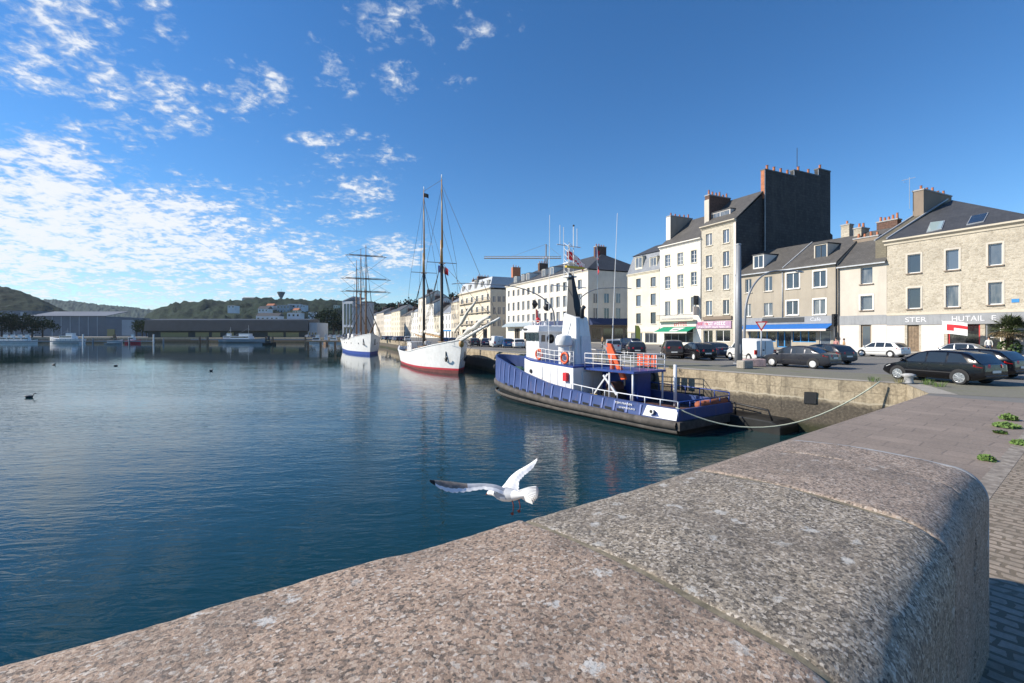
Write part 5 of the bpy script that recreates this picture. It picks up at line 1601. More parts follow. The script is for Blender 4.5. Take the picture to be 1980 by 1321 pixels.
# ================================================================== THE TUG
M['hull_blue'] = None
M['stay_blue'] = paint('stay_blue_paint', (.13, .18, .40), .45, .1)
M['deck_blue'] = paint('tug_deep_blue_paint', (.015, .05, .24), .45, .2)
M['hull_black'] = paint('tug_black_bottom', (.010, .011, .011), .55, .5, scale=2)
def weathered(name, c, rust=.5, rough=.42):
    t = NT(name); co = t.coord()
    n = t.noise(co, 1.4, 6, .65); st = t.noise(t.coord(scale=(5, 5, .35)), 1.0, 6, .7); sp = t.noise(co, 9, 5, .7)
    base = t.ramp(n, [(.3, tuple(x * .86 for x in c)), (.6, c)])
    k = t.math('MULTIPLY', t.ramp(st, [(.56, 0.), (.74, 1.)]), rust)
    cl = t.mix(k, base, (.30, .15, .075)); cl = t.mix(t.math('MULTIPLY', t.ramp(sp, [(.64, 0.), (.74, 1.)]), rust), cl, (.20, .10, .06))
    t.set('Base Color', cl).set('Roughness', t.ramp(n, [(.3, rough), (.7, rough + .25)])); t.bump(t.math('ADD', n, t.math('MULTIPLY', sp, .3)), .25, .03)
    return t.m
M['tug_white'] = weathered('tug_white_paint', (.78, .78, .77), .42)
M['tug_grey'] = paint('tug_pale_grey', (.62, .64, .67), .45, .08)
M['deck'] = paint('tug_deck', (.10, .045, .035), .8, .3)
M['orange'] = paint('orange_paint', (.72, .10, .025), .45, .15)
M['signal_red'] = paint('signal_red', (.60, .02, .03), .45, .1)
M['belt'] = paint('fender_belt', (.075, .066, .058), .8, .45, scale=3)
M['green_gear'] = paint('green_winch', (.03, .09, .075), .5, .3)
M['rope'] = paint('pale_rope', (.42, .45, .36), .9, .15, scale=20)
M['line_dark'] = paint('dark_line_paint', (.03, .028, .025), .9, .2)
M['yellow'] = paint('yellow_paint', (.6, .42, .03), .5, .1)
M['hull_blue'] = weathered('tug_blue_paint', (.045, .082, .23), .45)
TA = Vector((-.57, .82, 0)).normalized()
TO = Vector((9.15, 21.85, WATER))
tug = thing('tugboat', 'blue hulled harbour tug with white superstructure moored along the quay', 'tugboat', TO, math.atan2(TA.y, TA.x))
LT = 17.4
def bhalf(x):           # half breadth
    if x < 1.2: return 2.25 + .15 * x / 1.2
    if x < 8: return 2.4
    s = min(1, (x - 8) / (LT - 8)); return 2.4 * math.sqrt(max(0, 1 - s ** 2.6)) 
def sheer(x): return lerp([(0, 1.2), (5.5, 1.3), (8.8, 1.56), (11, 1.95), (13, 2.35), (15, 2.7), (LT, 2.95)], x)
def belt_z(x): return lerp([(0, .62), (8, .66), (12, .86), (LT, 1.25)], x)
xs = [0, .15, .4, .8, 1.2] + [1.2 + i * .65 for i in range(1, 20)] + [14, 14.6, 15.2, 15.7, 16.1, 16.5, 16.8, 17.05, 17.2, 17.32, 17.38, LT]
xs = sorted(xs)
def side_pts(x, zlist):
    out = []
    for z, f, dx in zlist: out.append((x + dx, bhalf(x) * f, z))
    return out
# lower hull
def hull_band(zs_fn, name, mat, inner=False, both=True):
    mb = MB()
    for s in (1, -1):
        rings = []
        for x in xs:
            rings.append([(x + (px_ if px_ else 0) * max(0, (x - 12) / (LT - 12)) ** 2, s * max(.004, bhalf(x) * f + o_), z) for (z, f, px_, o_) in zs_fn(x)])
        mb.loft(rings, closed=False, caps=False)
    # transom
    zs = zs_fn(0)
    ring = [(0, bhalf(0) * f + o_, z) for (z, f, px_, o_) in zs] + [(0, -(bhalf(0) * f + o_), z) for (z, f, px_, o_) in reversed(zs)]
    mb.add(ring, [tuple(range(len(ring)))])
    return mb.build(name, mat, tug, auto=.9)
hull_band(lambda x: [(-1.4, .55, -2.2, 0), (-.5, .82, -1.4, 0), (0, .93, -.9, 0), (belt_z(x) - .28, 1.0, -.25, 0), (belt_z(x), 1.0, 0, .0)], 'hull', M['hull_black'])
bul = hull_band(lambda x: [(belt_z(x) - .02, .995, 0, 0), (belt_z(x) + .12, 1.0, .03, 0), (sheer(x) - .05, 1.0, .25, 0 - .12), (sheer(x), 1.0, .28, -.10), (sheer(x), 1.0, .24, -.24), (belt_z(x) + .2, .99, 0, -.2)], 'bulwark', M['hull_blue'])
m = MB(); m.box(-.03, .09, -2.2, 2.2, belt_z(0) + .02, 1.16); m.build('transom', M['hull_blue'], tug, bevel=.02)
# painted belt of rubber fender
mb = MB()
for s in (1, -1):
    rings = []
    for x in xs:
        z = belt_z(x); b_ = bhalf(x)
        rings.append([(x, s * (b_ - .02), z - .36), (x, s * (b_ + .13), z - .30), (x + .0, s * (b_ + .17), z - .15), (x, s * (b_ + .12), z - .02), (x, s * (b_ - .02), z + .03)])
    mb.loft(rings, closed=False, caps=False)
z = belt_z(0)
mb.box(-.16, -.001, -2.3, 2.3, z - .36, z + .02)
mb.build('fender_belt', M['belt'], tug, auto=1.2)
mb = MB()
for s in (1, -1):
    rings = [[(x, s * (bhalf(x) + .0), -.05 + belt_z(x) * .25), (x, s * (bhalf(x) * .99 + .07), .05 + belt_z(x) * .25), (x, s * (bhalf(x) + .0), .13 + belt_z(x) * .25)] for x in xs]
    mb.loft(rings, closed=False, caps=False)
mb.build('rubbing_strake', M['belt'], tug, smooth=True)
# deck inside the bulwark
mb = MB(); top = [(x, bhalf(x) * .97 - .15 if bhalf(x) > .3 else 0, belt_z(x) + .06) for x in xs]
mb.loft([[p, (p[0], -p[1], p[2])] for p in top], closed=False, caps=False); mb.build('deck', M['deck'], tug)
# bulwark stays and freeing ports on the near side
i = 0
for x in [1.9 + .82 * k for k in range(17)]:
    b0 = bhalf(x); x2 = x + .09; b2 = bhalf(x2)
    for s in (1, -1):
        m = MB(); z0, z1 = belt_z(x) + .06, sheer(x) - .06
        m.prism([(x, s * (b0 + .0), z0), (x, s * (b0 + .045), z0 + .02), (x, s * (b0 - .06), z1), (x, s * (b0 - .13), z1)], (.09, s * (b2 - b0), 0)); m.build('stay', M['stay_blue'], bul)
    if x < 13.5 and x > 2:
        m = MB(); xa, xb = x + .22, x + .68; za = belt_z(x) + .05
        m.add([(xa, bhalf(xa) + .012, za), (xb, bhalf(xb) + .012, za + .02), (xb, bhalf(xb) + .012, za + .15), (xa, bhalf(xa) + .012, za + .13)], [(0, 1, 2, 3)]); m.build('freeing_port', M['black'], bul)
    i += 1
# white patch with fairlead and lettering at the stern
m = MB()
x0p, x1p = .02, 1.75
m.prism([(x1p, bhalf(x1p) + .035, .72), (x0p, bhalf(0) + .035, .68), (x0p - .0, bhalf(0) - .09, 1.16), (x1p - .15, bhalf(1.6) - .09, 1.19)], (0, .012, 0)); wp = m.build('white_quarter', M['tug_white'], bul)
m = MB(); m.lathe([(.13, 0), (.13, .05), (.085, .05), (.085, .0)], 14, (1.25, bhalf(1.2) + .02, .95), 'y'); m.build('fairlead_ring', M['tug_white'], wp)
m = MB(); m.lathe([(.085, .0), (.085, .035)], 14, (1.25, bhalf(1.2) + .02, .95), 'y'); m.build('fairlead_hole', M['black'], wp)
for (s_, xx, zz, sz_, ww) in (('TSM MARIN', 3.0, 1.10, .14, 1.1), ('CHERBOURG', 2.75, .90, .11, 1.0)):
    t2 = text_obj(s_, sz_, 'lettering', M['tug_white'], bul, (xx, bhalf(3) + .005 - .03 - (zz - .75) * .12 + .05, zz), rot=(R(90) - .16, 0, R(180)), width=ww, ext=.006)
# rail on the bulwark (near side aft) and the blue rail over the far side
def railing(path, name, mat, parent, h=.35, n=8, rr=.022, rails=1):
    mb = MB(); path = [Vector(p) for p in path]
    for k in range(rails):
        zz = h * (k + 1) / rails
        mb.tube([p + Vector((0, 0, zz)) for p in path], rr, 6)
    L = sum((b - a).length for a, b in zip(path, path[1:])); 
    for i in range(n + 1):
        d = L * i / n
        for a, b in zip(path, path[1:]):
            l = (b - a).length
            if d <= l + 1e-6: q = a.lerp(b, min(1, d / l)); break
            d -= l
        mb.tube([q, q + Vector((0, 0, h))], rr * .9, 6)
    return mb.build(name, M[mat], parent, smooth=True)
railing([(x, bhalf(x) - .2, sheer(x)) for x in (.1, 1.2, 3, 5, 7)], 'railing', 'tug_grey', tug, .3, 8, .028)
railing([(x, -bhalf(x) + .2, sheer(x)) for x in (.1, 1.2, 3, 5, 7)], 'railing', 'deck_blue', tug, .42, 8, .03)
railing([(.08, -2.0, 1.18), (.08, 2.0, 1.18)], 'railing', 'deck_blue', tug, .3, 5, .03)
m = MB(); m.tube([(.22, -1.9, 1.2), (.22, .4, 1.2)], .17, 10); m.build('stern_roller', M['orange'], tug, smooth=True)
M['rust'] = paint('rusty_roller', (.30, .09, .045), .8, .4, scale=4); bpy.data.objects['stern_roller'].data.materials[0] = M['rust']
# deckhouse
BD = 2.55
mb = MB()
def house_ring(z, inset=0.0):
    pts = [(7.35, 1.72), (11.6, 1.62), (12.6, 1.35), (13.2, .8), (13.35, 0)]
    pts = [(x, y - inset) for x, y in pts]
    return [(x, y, z) for x, y in pts] + [(x, -y, z) for x, y in reversed(pts[:-1])]
mb.loft([house_ring(.75), [(p[0], p[1], p[2] + max(0, (p[0] - 10) * .13)) for p in house_ring(BD)]])
dh = mb.build('deckhouse', M['tug_white'], tug, bevel=.03, auto=.5)
mb = MB(); r0 = [(p[0], p[1] * 1.01, p[2] + max(0, (p[0] - 10) * .13) + .003) for p in house_ring(BD)]
mb.loft([r0, [(p[0], p[1], p[2] + .09) for p in r0]]); mb.build('deck_edge', M['deck_blue'], dh)
for xx in (8.0, 8.75, 9.5, 10.3):
    m = MB(); m.box(xx, xx + .035, 1.69, 1.73 - (xx - 7.35) * .0235 + .012, .8, 2.5); m.build('seam', M['tug_grey'], dh)
m = MB(); m.lathe([(.13, -.02), (.13, .03), (.09, .03)], 12, (11.5, 1.645, 2.1), 'y'); m.build('porthole', M['black'], dh)
m = MB(); m.box(7.75, 8.1, 1.70, 1.9, 1.75, 2.25); m.build('red_locker', M['signal_red'], tug, bevel=.02)
m = MB(); m.box(7.28, 7.349, .35, 1.05, .8, 2.3); m.build('door', M['tug_grey'], dh, bevel=.01)
# boat deck aft on posts
m = MB(); m.box(3.6, 7.34, -1.75, .9, BD - .12, BD - .002); m.build('boat_deck', M['deck_blue'], tug)
m = MB(); m.box(4.6, 7.3, -1.7, -.6, .75, BD - .13); m.build('far_side_casing', M['deck_blue'], tug)
for (x, y) in ((3.75, .8), (3.75, -1.65), (5.4, .8)):
    m = MB(); m.tube([(x, y, .7), (x, y, BD - .125)], .055, 8); m.build('deck_post', M['tug_grey'], tug, smooth=True)
for (x, y, z0, z1) in ((2.6, -1.2, .7, 2.9),):
    m = MB(); m.tube([(x, y, z0), (x, y, z1)], .09, 10); m.build('tow_post', M['tug_grey'], tug, smooth=True)
m = MB(); m.beam((6.9, .7, .8), (5.6, .7, 2.3), .09, .09); m.beam((5.9, .75, 2.2), (4.9, .75, 1.2), .09, .12); m.build('stair', M['tug_grey'], tug)
m = MB(); m.box(5.2, 6.4, -.4, .5, .75, 1.35); m.build('winch_bed', M['hull_black'], tug, bevel=.03)
m = MB(); m.tube([(5.7, -.35, 1.5), (5.7, .45, 1.5)], .33, 14); m.build('tow_winch', M['deck'], tug, smooth=False)
m = MB(); m.box(6.2, 6.9, .9, 1.0, 1.0, 1.09); m.build('yellow_bar', M['yellow'], tug)
# rails round the boat deck
zr_ = lambda x: BD + .1 + max(0, (x - 10) * .13)
railing([(3.65, -1.7, BD), (3.65, .85, BD), (7.3, .85, BD)], 'railing', 'tug_white', tug, .85, 9, .022, 3)
railing([(7.4, 1.65, zr_(7.4)), (9.2, 1.63, zr_(9.2)), (10.9, 1.58, zr_(10.9))], 'railing', 'tug_white', tug, .85, 8, .022, 3)
railing([(3.65, -1.72, BD), (7.3, -1.72, BD), (10.9, -1.58, zr_(10.9))], 'railing', 'tug_white', tug, .85, 10, .022, 3)
m = MB()
for i in range(3): m.box(4.2 + i * .5, 4.6 + i * .5, -1.78, -1.74, BD + .1, BD + .8)
m.build('rail_dodger', M['orange'], tug)
# wheelhouse
WB, WT = BD + .25, 4.95
def wh_ring(z, g=0.0): return [(11.15 - g, 1.25 + g, z), (12.6 + g, 1.2 + g, z), (13.05 + g, .7 + g, z), (13.05 + g, -.7 - g, z), (12.6 + g, -1.2 - g, z), (11.15 - g, -1.25 - g, z)]
mb = MB(); mb.loft([wh_ring(WB - .4), wh_ring(4.02), wh_ring(4.03, -.03), wh_ring(4.62, .02)]); wh = mb.build('wheelhouse', M['tug_white'], tug, auto=.4)
mb = MB(); mb.loft([wh_ring(4.62, .22), wh_ring(4.70, .25), wh_ring(5.02, .08), wh_ring(5.1, -.1)]); mb.build('roof', M['tug_white'], wh, auto=.5)
rg = wh_ring(4.07, .03); rt = wh_ring(4.56, .055)
for i in range(5):
    a, b_, c_, d_ = (Vector(rg[i]), Vector(rg[i + 1]), Vector(rt[i + 1]), Vector(rt[i]))
    n = 3 if i in (0, 2, 4) else 1
    for k in range(n):
        f0, f1 = (k + .05) / n, (k + .95) / n
        m = MB(); q = [a.lerp(b_, f0), a.lerp(b_, f1), d_.lerp(c_, f1), d_.lerp(c_, f0)]
        m.add(q, [(0, 1, 2, 3)]); m.build('bridge_window', M['dark_glass'], wh)
for (y0, y1, z0, z1) in ((.75, 1.05, 4.02, 4.45),):
    m = MB(); m.box(11.12, 11.148, y0, y1, z0, z1); m.build('aft_window', M['dark_glass'], wh)
m = MB(); m.lathe([(.30, -.02), (.30, .02), (.2, .03), (.2, -.02)], 16, (11.12, .28, 4.2), 'x'); m.build('round_window', M['black'], wh, smooth=True)
m = MB(); m.lathe([(.10, -.03), (.10, .03)], 10, (11.10, .28, 4.2), 'x'); m.build('clear_view_screen', M['dark_glass'], wh)
# roof clutter
for (x, y, r_, h_) in ((11.6, .6, .09, .3), (12.1, -.2, .07, .45), (12.5, .5, .1, .25), (11.5, -.6, .06, .5), (12.3, .9, .06, .22), (11.9, .1, .12, .2)):
    m = MB(); m.cyl((x, y, 5.09), r_, h_, 8); m.build('deck_lamp', M['tug_grey'], wh)
railing([(11.3, 1.1, 5.09), (12.5, 1.05, 5.09), (12.9, .5, 5.09), (12.9, -.6, 5.09)], 'roof_rail', 'tug_white', wh, .32, 7, .015)
m = MB(); m.box(12.2, 12.6, 1.45, 1.48, 4.76, 4.9); m.build('name_board', M['dark_metal'], wh)
# day signals on a stay
m = MB(); m.tube([(12.4, .6, 5.1), (12.4, .6, 7.0)], .015, 5); m.build('signal_halyard', M['steel'], tug)
m = MB(); m.lathe([(.01, -.33), (.28, 0), (.01, .33)], 4, (12.4, .62, 6.55)); m.build('diamond_signal', M['black'], tug)
m = MB(); m.tube([(11.5, .3, 5.1), (11.5, .3, 6.6)], .015, 5); m.build('signal_halyard', M['steel'], tug)
m = MB(); m.ball((11.5, .3, 6.3), .25, 12); m.build('ball_signal', M['black'], tug, smooth=True)
M['flag_rw'] = M['flag_red']
f = wave_sheet(.55, .75, 8, 6, .08, 0, lambda u, v: 0 if u < .7 else 1, 1.0, .1).build('signal_flag', [M['flag_red'], M['flag_white']], tug, smooth=True); f.location = (12.3, .62, 5.45); f.rotation_euler = (0, 0, R(-60))
m = MB(); m.ball((11.7, .9, 5.45), .17, 10); m.build('red_lamp', M['signal_red'], tug, smooth=True)
# funnel casing and black exhaust
def fring(x0, x1, y, z, dz=0.0): return [(x0, y, z), (x1, y, z + dz), (x1, -y, z + dz), (x0, -y, z)]
mb = MB(); mb.loft([fring(8.2, 9.75, .72, BD), fring(8.3, 9.68, .62, 4.4), fring(8.45, 9.62, .5, 5.55, .3)]); fc = mb.build('funnel_casing', M['tug_white'], tug, bevel=.05, auto=.6)
m = MB(); m.box(8.55, 8.9, .655, .70, 3.4, 4.1); m.build('vent_grille', M['tug_grey'], fc)
m = MB(); m.beam((9.3, .69, 3.6), (8.85, .57, 5.2), .03, .03); m.build('pipe', M['grey_metal'], fc)
m = MB(); m.box(8.15, 8.24, -.4, .3, 2.7, 4.4); m.build('aft_door', M['tug_grey'], fc)
mb = MB()
mb.loft([fring(8.55, 9.45, .38, 5.5, .1), fring(8.85, 9.5, .3, 6.2, .1), fring(9.1, 9.55, .2, 7.2, .15), fring(9.3, 9.58, .1, 8.2, .2)])
mb.build('exhaust_stack', M['black'], tug, auto=.6)
m = MB(); m.tube([(8.45, 0, 5.5), (8.42, .0, 6.05), (8.25, 0, 6.2)], .13, 10); m.build('exhaust_pipe', M['dark_metal'], tug, smooth=True)
m = MB(); m.beam((9.68, 0, 5.6), (9.62, 0, 8.3), .2, .22); mast = m.build('mast', M['tug_white'], tug)
m = MB()
for (x, y) in ((9.45, .22), (9.45, -.22), (9.85, .22), (9.85, -.22)): m.tube([(x, y, 8.2), (x, y, 10.2)], .03, 5)
for k in range(6):
    z = 8.3 + k * .35
    m.beam((9.45, .22, z), (9.85, -.22, z + .3), .025, .025); m.beam((9.45, -.22, z), (9.45, .22, z + .3), .025, .025); m.beam((9.85, .22, z + .3), (9.45, .22, z), .025, .025)
m.build('lattice', M['tug_white'], mast)
m = MB(); m.box(9.3, 10.0, -.35, .35, 8.12, 8.22); m.box(9.4, 9.9, -.3, .3, 9.0, 9.06); m.build('platform', M['tug_white'], mast)
m = MB(); m.tube([(9.65, -1.0, 10.15), (9.65, 1.0, 10.15)], .03, 6); m.tube([(9.65, -1.5, 7.55), (9.65, 1.5, 7.55)], .03, 6); m.build('yard', M['tug_grey'], mast)
m = MB(); m.box(9.0, 9.2, -.75, .75, 8.65, 8.77); m.build('radar_scanner', M['yellow'], mast)
for (x, y, z0, z1, r_) in ((9.65, .45, 10.15, 11.3, .012), (9.65, .75, 10.15, 11.4, .012), (9.65, -.4, 10.15, 11.5, .02), (9.65, -.7, 10.15, 11.35, .012)):
    m = MB(); m.tube([(x, y, z0), (x, y, z1)], r_ * 1.6, 5); m.build('antenna', M['white_paint'], mast)
m = MB(); m.ball((9.65, -.4, 11.5), .07, 8); m.build('mast_lamp', M['dark_metal'], mast, smooth=True)
for (x, y, z0, dx, dy, hh) in ((10.6, .9, 5.0, .25, -.3, 9.3), (7.2, -1.2, 3.4, .0, -.6, 10.6)):
    m = MB(); m.tube([(x, y, z0 - 2), (x + dx, y + dy, z0 - 2 + hh)], [.03, .014], 6); m.build('whip_antenna', M['white_paint'], tug)
for (loc, w_, h_, fn, mats, rz, nm) in (((9.75, .1, 9.3), .85, .55, lambda u, v: 0 if u < .55 else 1, ('flag_red', 'flag_white'), -100, 'signal_flag'),
     ((9.3, -.2, 8.9), 1.3, .55, lambda u, v: 0 if (u + v) % .7 < .55 else 1, ('flag_white', 'flag_red'), -70, 'signal_flag'),
     ((8.6, -1.3, 9.45), 1.0, .6, lambda u, v: int(min(2, u * 3)), ('flag_blue', 'flag_white', 'flag_red'), -60, 'tricolour_flag'),
     ((8.5, -1.4, 8.7), 1.2, .35, lambda u, v: 0 if v > .5 else 1, ('flag_white', 'flag_red'), -50, 'signal_flag')):
    f = wave_sheet(w_, h_, 10, 5, .09, 0, fn, 1.3, .35 if nm == 'signal_flag' else .12).build(nm, [M[q] for q in mats], tug, smooth=True); f.location = loc; f.rotation_euler = (0, 0, R(rz))
m = MB(); m.tube([(8.5, -1.35, 10.1), (8.5, -1.4, 5.5)], .012, 4); m.build('flag_halyard', M['steel'], tug)
# white vent drum
m = MB(); m.lathe([(.33, BD), (.33, 3.75), (.5, 3.85), (.52, 4.0), (.52, 4.2), (.42, 4.42), (.2, 4.5), (.01, 4.52)], 18, (8.75, 1.22, 0)); m.build('vent_cowl', M['tug_white'], tug, auto=.7)
for (x, y, z) in ((8.1, 1.68, 3.1), (11.05, 1.3, 3.2)):
    m = MB(); N = 20; rings = []
    for k in range(N + 1):
        a = 2 * math.pi * k / N; ring = []
        for j in range(8):
            b_ = 2 * math.pi * j / 8; rr = .3 + .07 * math.cos(b_)
            ring.append((x + rr * math.cos(a), y + .05 + .06 * math.sin(b_), z + rr * math.sin(a)))
        rings.append(ring)
    m.loft(rings, caps=False); m.build('lifebuoy', M['orange'], tug, smooth=True)
# orange knuckle crane on the boat deck
cr = MB(); cr.tube([(5.6, .35, BD - .2), (5.6, .35, BD + .5)], .14, 10); crb = cr.build('crane_base', M['orange'], tug)
m = MB(); m.beam((5.6, .35, BD + .3), (5.85, .38, BD + 1.25), .22, .22); m.build('crane_column', M['orange'], crb)
m = MB(); m.prism([(5.95, .30, BD + 1.45), (5.6, .30, BD + 1.4), (4.55, .30, BD - .5), (4.85, .30, BD - .55)], (0, .2, 0)); m.build('crane_boom', M['orange'], crb, bevel=.02)
m = MB(); m.tube([(5.6, .28, BD + .4), (5.1, .34, BD + .5)], .06, 8); m.build('crane_ram', M['steel'], crb)
m = MB(); m.tube([(4.65, .4, BD - .5), (4.65, .4, BD - .85)], .05, 6); m.build('crane_hook', M['dark_metal'], crb)
# bow gear
m = MB(); m.tube([(14.3, -.6, 1.75), (14.3, .6, 1.75)], .35, 14); wn_ = m.build('anchor_windlass', M['green_gear'], tug)
m = MB(); m.box(13.9, 14.7, -.7, -.62, 1.1, 2.2); m.box(13.9, 14.7, .62, .7, 1.1, 2.2); m.build('windlass_frame', M['green_gear'], wn_)
m = MB(); m.cyl((15.4, .4, 1.2), .13, .9, 10); m.cyl((15.4, -.4, 1.2), .13, .9, 10); m.box(15.33, 15.47, -.7, .7, 1.85, 1.97); m.build('tow_bitt', M['green_gear'], tug)
m = MB()
for i in range(7): m.ball((16.9 - i * .0, -.9 + i * .3, 2.05), .2, 6)
m.build('bow_pudding', M['rubber'], tug)
# mooring rope from the tug to the near quay corner, dark line down the wall
def catenary(a, b, sag, n=18):
    a = Vector(a); b = Vector(b)
    return [a.lerp(b, i / n) - Vector((0, 0, sag * 4 * (i / n) * (1 - i / n))) for i in range(n + 1)]
qa = on(1701, 740.5)
mw = tug.location + Matrix.Rotation(math.atan2(TA.y, TA.x), 3, 'Z') @ Vector((.15, 2.15, 1.25))
m = MB(); m.tube(catenary(mw, qa + Vector((0, 0, .05)), 1.35), .032, 6); o = m.build('mooring_rope', M['rope'], None, smooth=True); tag(o, 'pale sagging mooring rope from the tug stern to the quay corner', 'rope')
# low black pontoon behind the tug stern
pn = thing('pontoon', 'low black mooring pontoon with a bent pipe rail between the tug stern and the quay', 'pontoon', on(1475, 828, WATER), math.atan2(TA.y, TA.x))
m = MB(); m.loft([[(-1.3, -1.1, -.4), (2.6, -1.1, -.4), (2.6, 1.0, -.4), (-1.3, 1.0, -.4)], [(-1.3, -1.1, .35), (2.6, -1.1, .35), (2.6, 1.0, .35), (-1.3, 1.0, .35)], [(-.9, -1.1, .55), (2.6, -1.1, .62), (2.6, 1.0, .62), (-.9, 1.0, .55)]]); m.build('float', M['hull_black'], pn, bevel=.05)
m = MB(); m.tube([(2.4, .6, .6), (2.4, .6, 1.25), (-.6, .7, 1.0), (-.8, .7, .5)], .05, 8); m.tube([(1.0, .65, .58), (1.0, .65, 1.12)], .045, 6); m.build('pipe_rail', M['black'], pn, smooth=True)
# tyres on the wall
for (px, py, lb) in ((1243, 728, 'left of two black tyre fenders hung side by side on the tan quay wall'), (1260, 729, 'right of two black tyre fenders hung side by side on the tan quay wall')):
    # find the wall point on this column
    k = (px - 990) / F; a, b_ = quay[3], quay[4]
    d = b_ - a; s_ = (k * a.y - a.x) / (d.x - k * d.y); p = a + d * s_
    nrm = Vector((-d.y, d.x, 0)).normalized(); p = p + nrm * .12; p.z = H + (HZ - py) / F * p.y
    t_ = thing('tyre_fender', lb, 'tyre', p, math.atan2(d.y, d.x), 'tyre fenders on the quay wall')
    m = MB(); rings = []
    for kk in range(21):
        a_ = 2 * math.pi * kk / 20
        rings.append([((.33 + .085 * math.cos(q)) * math.cos(a_), .07 * math.sin(q), (.33 + .085 * math.cos(q)) * math.sin(a_)) for q in [2 * math.pi * j / 8 for j in range(8)]])
    m.loft(rings, caps=False); m.build('tyre', M['rubber'], t_, smooth=True)
    m = MB(); m.tube([(0, -.0, .3), (0, .02, 1.0 - p.z - .9 + .0 if False else -p.z + .02)], .02, 5); m.build('chain', M['iron'], t_)
# drain opening in the quay wall and the dark line below the rope
def wall_pt(px, py, seg, off=.02):
    k = (px - 990) / F; a, b_ = quay[seg], quay[seg + 1]; d = b_ - a
    s_ = (k * a.y - a.x) / (d.x - k * d.y); p = a + d * s_ + Vector((-d.y, d.x, 0)).normalized() * off
    p.z = H + (HZ - py) / F * p.y; return p
m = MB(); q = [wall_pt(1555, 780, 2, .035), wall_pt(1579, 781, 2, .035), wall_pt(1580, 758.5, 2, .035), wall_pt(1556, 757.5, 2, .035)]
n_ = (q[1] - q[0]).cross(q[3] - q[0]).normalized()
m.prism(q, n_ * .04); o = m.build('drain_outlet', M['black'], None); tag(o, 'square black drain outlet in the tan quay wall', 'drain')
m = MB(); m.tube([wall_pt(1700, 741, 1, .1), wall_pt(1688, 765, 1, .12), wall_pt(1664, 805, 1, .14)], .05, 6); o = m.build('dark_line', M['line_dark'], None, smooth=True); tag(o, 'dark line running down the quay wall below the pale rope', 'rope')  # thin dark tube laid down the wall face

# ================================================================== SAILING SHIPS
M['ship_white'] = weathered('ship_white_paint', (.78, .78, .76), .22)
M['boot_red'] = paint('red_boot_top', (.50, .03, .05), .5, .15)
M['boot_brown'] = paint('brown_bottom', (.16, .045, .04), .7, .3)
M['boot_blue'] = paint('blue_boot_top', (.03, .07, .32), .5, .15)
M['mast_black'] = paint('black_mast', (.014, .013, .012), .5, .2)
M['mast_wood'] = paint('varnished_mast', (.42, .24, .08), .45, .2, scale=3)
M['mast_brown'] = paint('brown_mast', (.20, .12, .07), .6, .25, scale=3)
M['rig'] = paint('rigging', (.06, .055, .05), .8, .1)
M['sail'] = paint('furled_sail', (.62, .60, .54), .9, .12)
M['deck_wood'] = paint('deck_planks', (.34, .24, .15), .8, .2)
def ship_hull(root, L, B, fb, wl_bow, bands, rake_b=2.0, rake_s=2.5, n=30, bulw=.5):
    """bands: list of (z0 fraction fn, ...) as separate painted meshes"""
    def hb(u):                      # half breadth along 0 stern .. 1 bow
        if u < .25: return B / 2 * (.62 + .38 * math.sin(u / .25 * math.pi / 2))
        if u < .55: return B / 2
        s = (u - .55) / .45; return B / 2 * max(0.0, 1 - s ** 2.3)
    def pt(u, z, s, off=0.0):
        zt = fb(u); v = (z + 1.2) / (zt + 1.2)
        flare = .72 + .28 * max(0, v) ** .6
        x = -L / 2 + L * u
        x += rake_b * max(0, (u - .6) / .4) ** 2 * (v - .45) - rake_s * max(0, (.3 - u) / .3) ** 2 * (v - .45)
        return (x, s * (hb(u) * flare + off + .01), z)
    us = [i / n for i in range(n + 1)]
    us = sorted(us + [.985, .995])
    out = []
    for (nm, mat, z0, z1, off) in bands:
        mb = MB()
        for s in (1, -1):
            rings = []
            for u in us:
                a, b_ = z0(u), z1(u); rings.append([pt(u, a + (b_ - a) * k / 5, s, off) for k in range(6)])
            mb.loft(rings, closed=False, caps=False)
        a, b_ = z0(0), z1(0)
        ring = [pt(0, a + (b_ - a) * k / 5, 1, off) for k in range(6)] + [pt(0, b_ - (b_ - a) * k / 5, -1, off) for k in range(6)]
        mb.add(ring, [tuple(range(len(ring)))])
        out.append(mb.build(nm, M[mat], root, auto=1.0))
    mb = MB(); mb.loft([[pt(u, fb(u) - bulw, 1, -.05), pt(u, fb(u) - bulw, -1, -.05)] for u in us], closed=False, caps=False); mb.build('deck', M['deck_wood'], root)
    mb = MB()
    for s in (1, -1):
        rings = []
        for u in us:
            x, y, z = pt(u, fb(u), s); rings.append([(x, y + .06 * s, z), (x, y + .06 * s, z + .1), (x, y - .16 * s, z + .1), (x, y - .16 * s, z)])
        mb.loft(rings)
    mb.build('cap_rail', M['ship_white'], root)
    return pt
# ---- schooner
sh = Vector((.392, -.92, 0)).normalized(); C_ = Vector((-14.5, 72.1, 0)) - sh * 3.2; Ls = 25.4
ctr = C_ + sh * (Ls / 2 - .2)
sch = thing('schooner', 'white two-masted schooner with red boot top and tall bowsprit lying behind the tug', 'sailing ship', (ctr.x, ctr.y, WATER), math.atan2(sh.y, sh.x))
fbs = lambda u: lerp([(0, 2.5), (.15, 2.05), (.35, 1.95), (.55, 2.2), (.75, 2.8), (.9, 3.4), (1, 3.85)], u)
redz = lambda u: lerp([(0, .55), (.4, .40), (1, .62)], u)
pt = ship_hull(sch, Ls, 6.6, fbs, 0, [('bottom', 'boot_brown', lambda u: -1.0, lambda u: redz(u) - .22, 0), ('boot_top', 'boot_red', lambda u: redz(u) - .22, redz, .006), ('topsides', 'ship_white', redz, fbs, 0)], 2.0, 3.2)
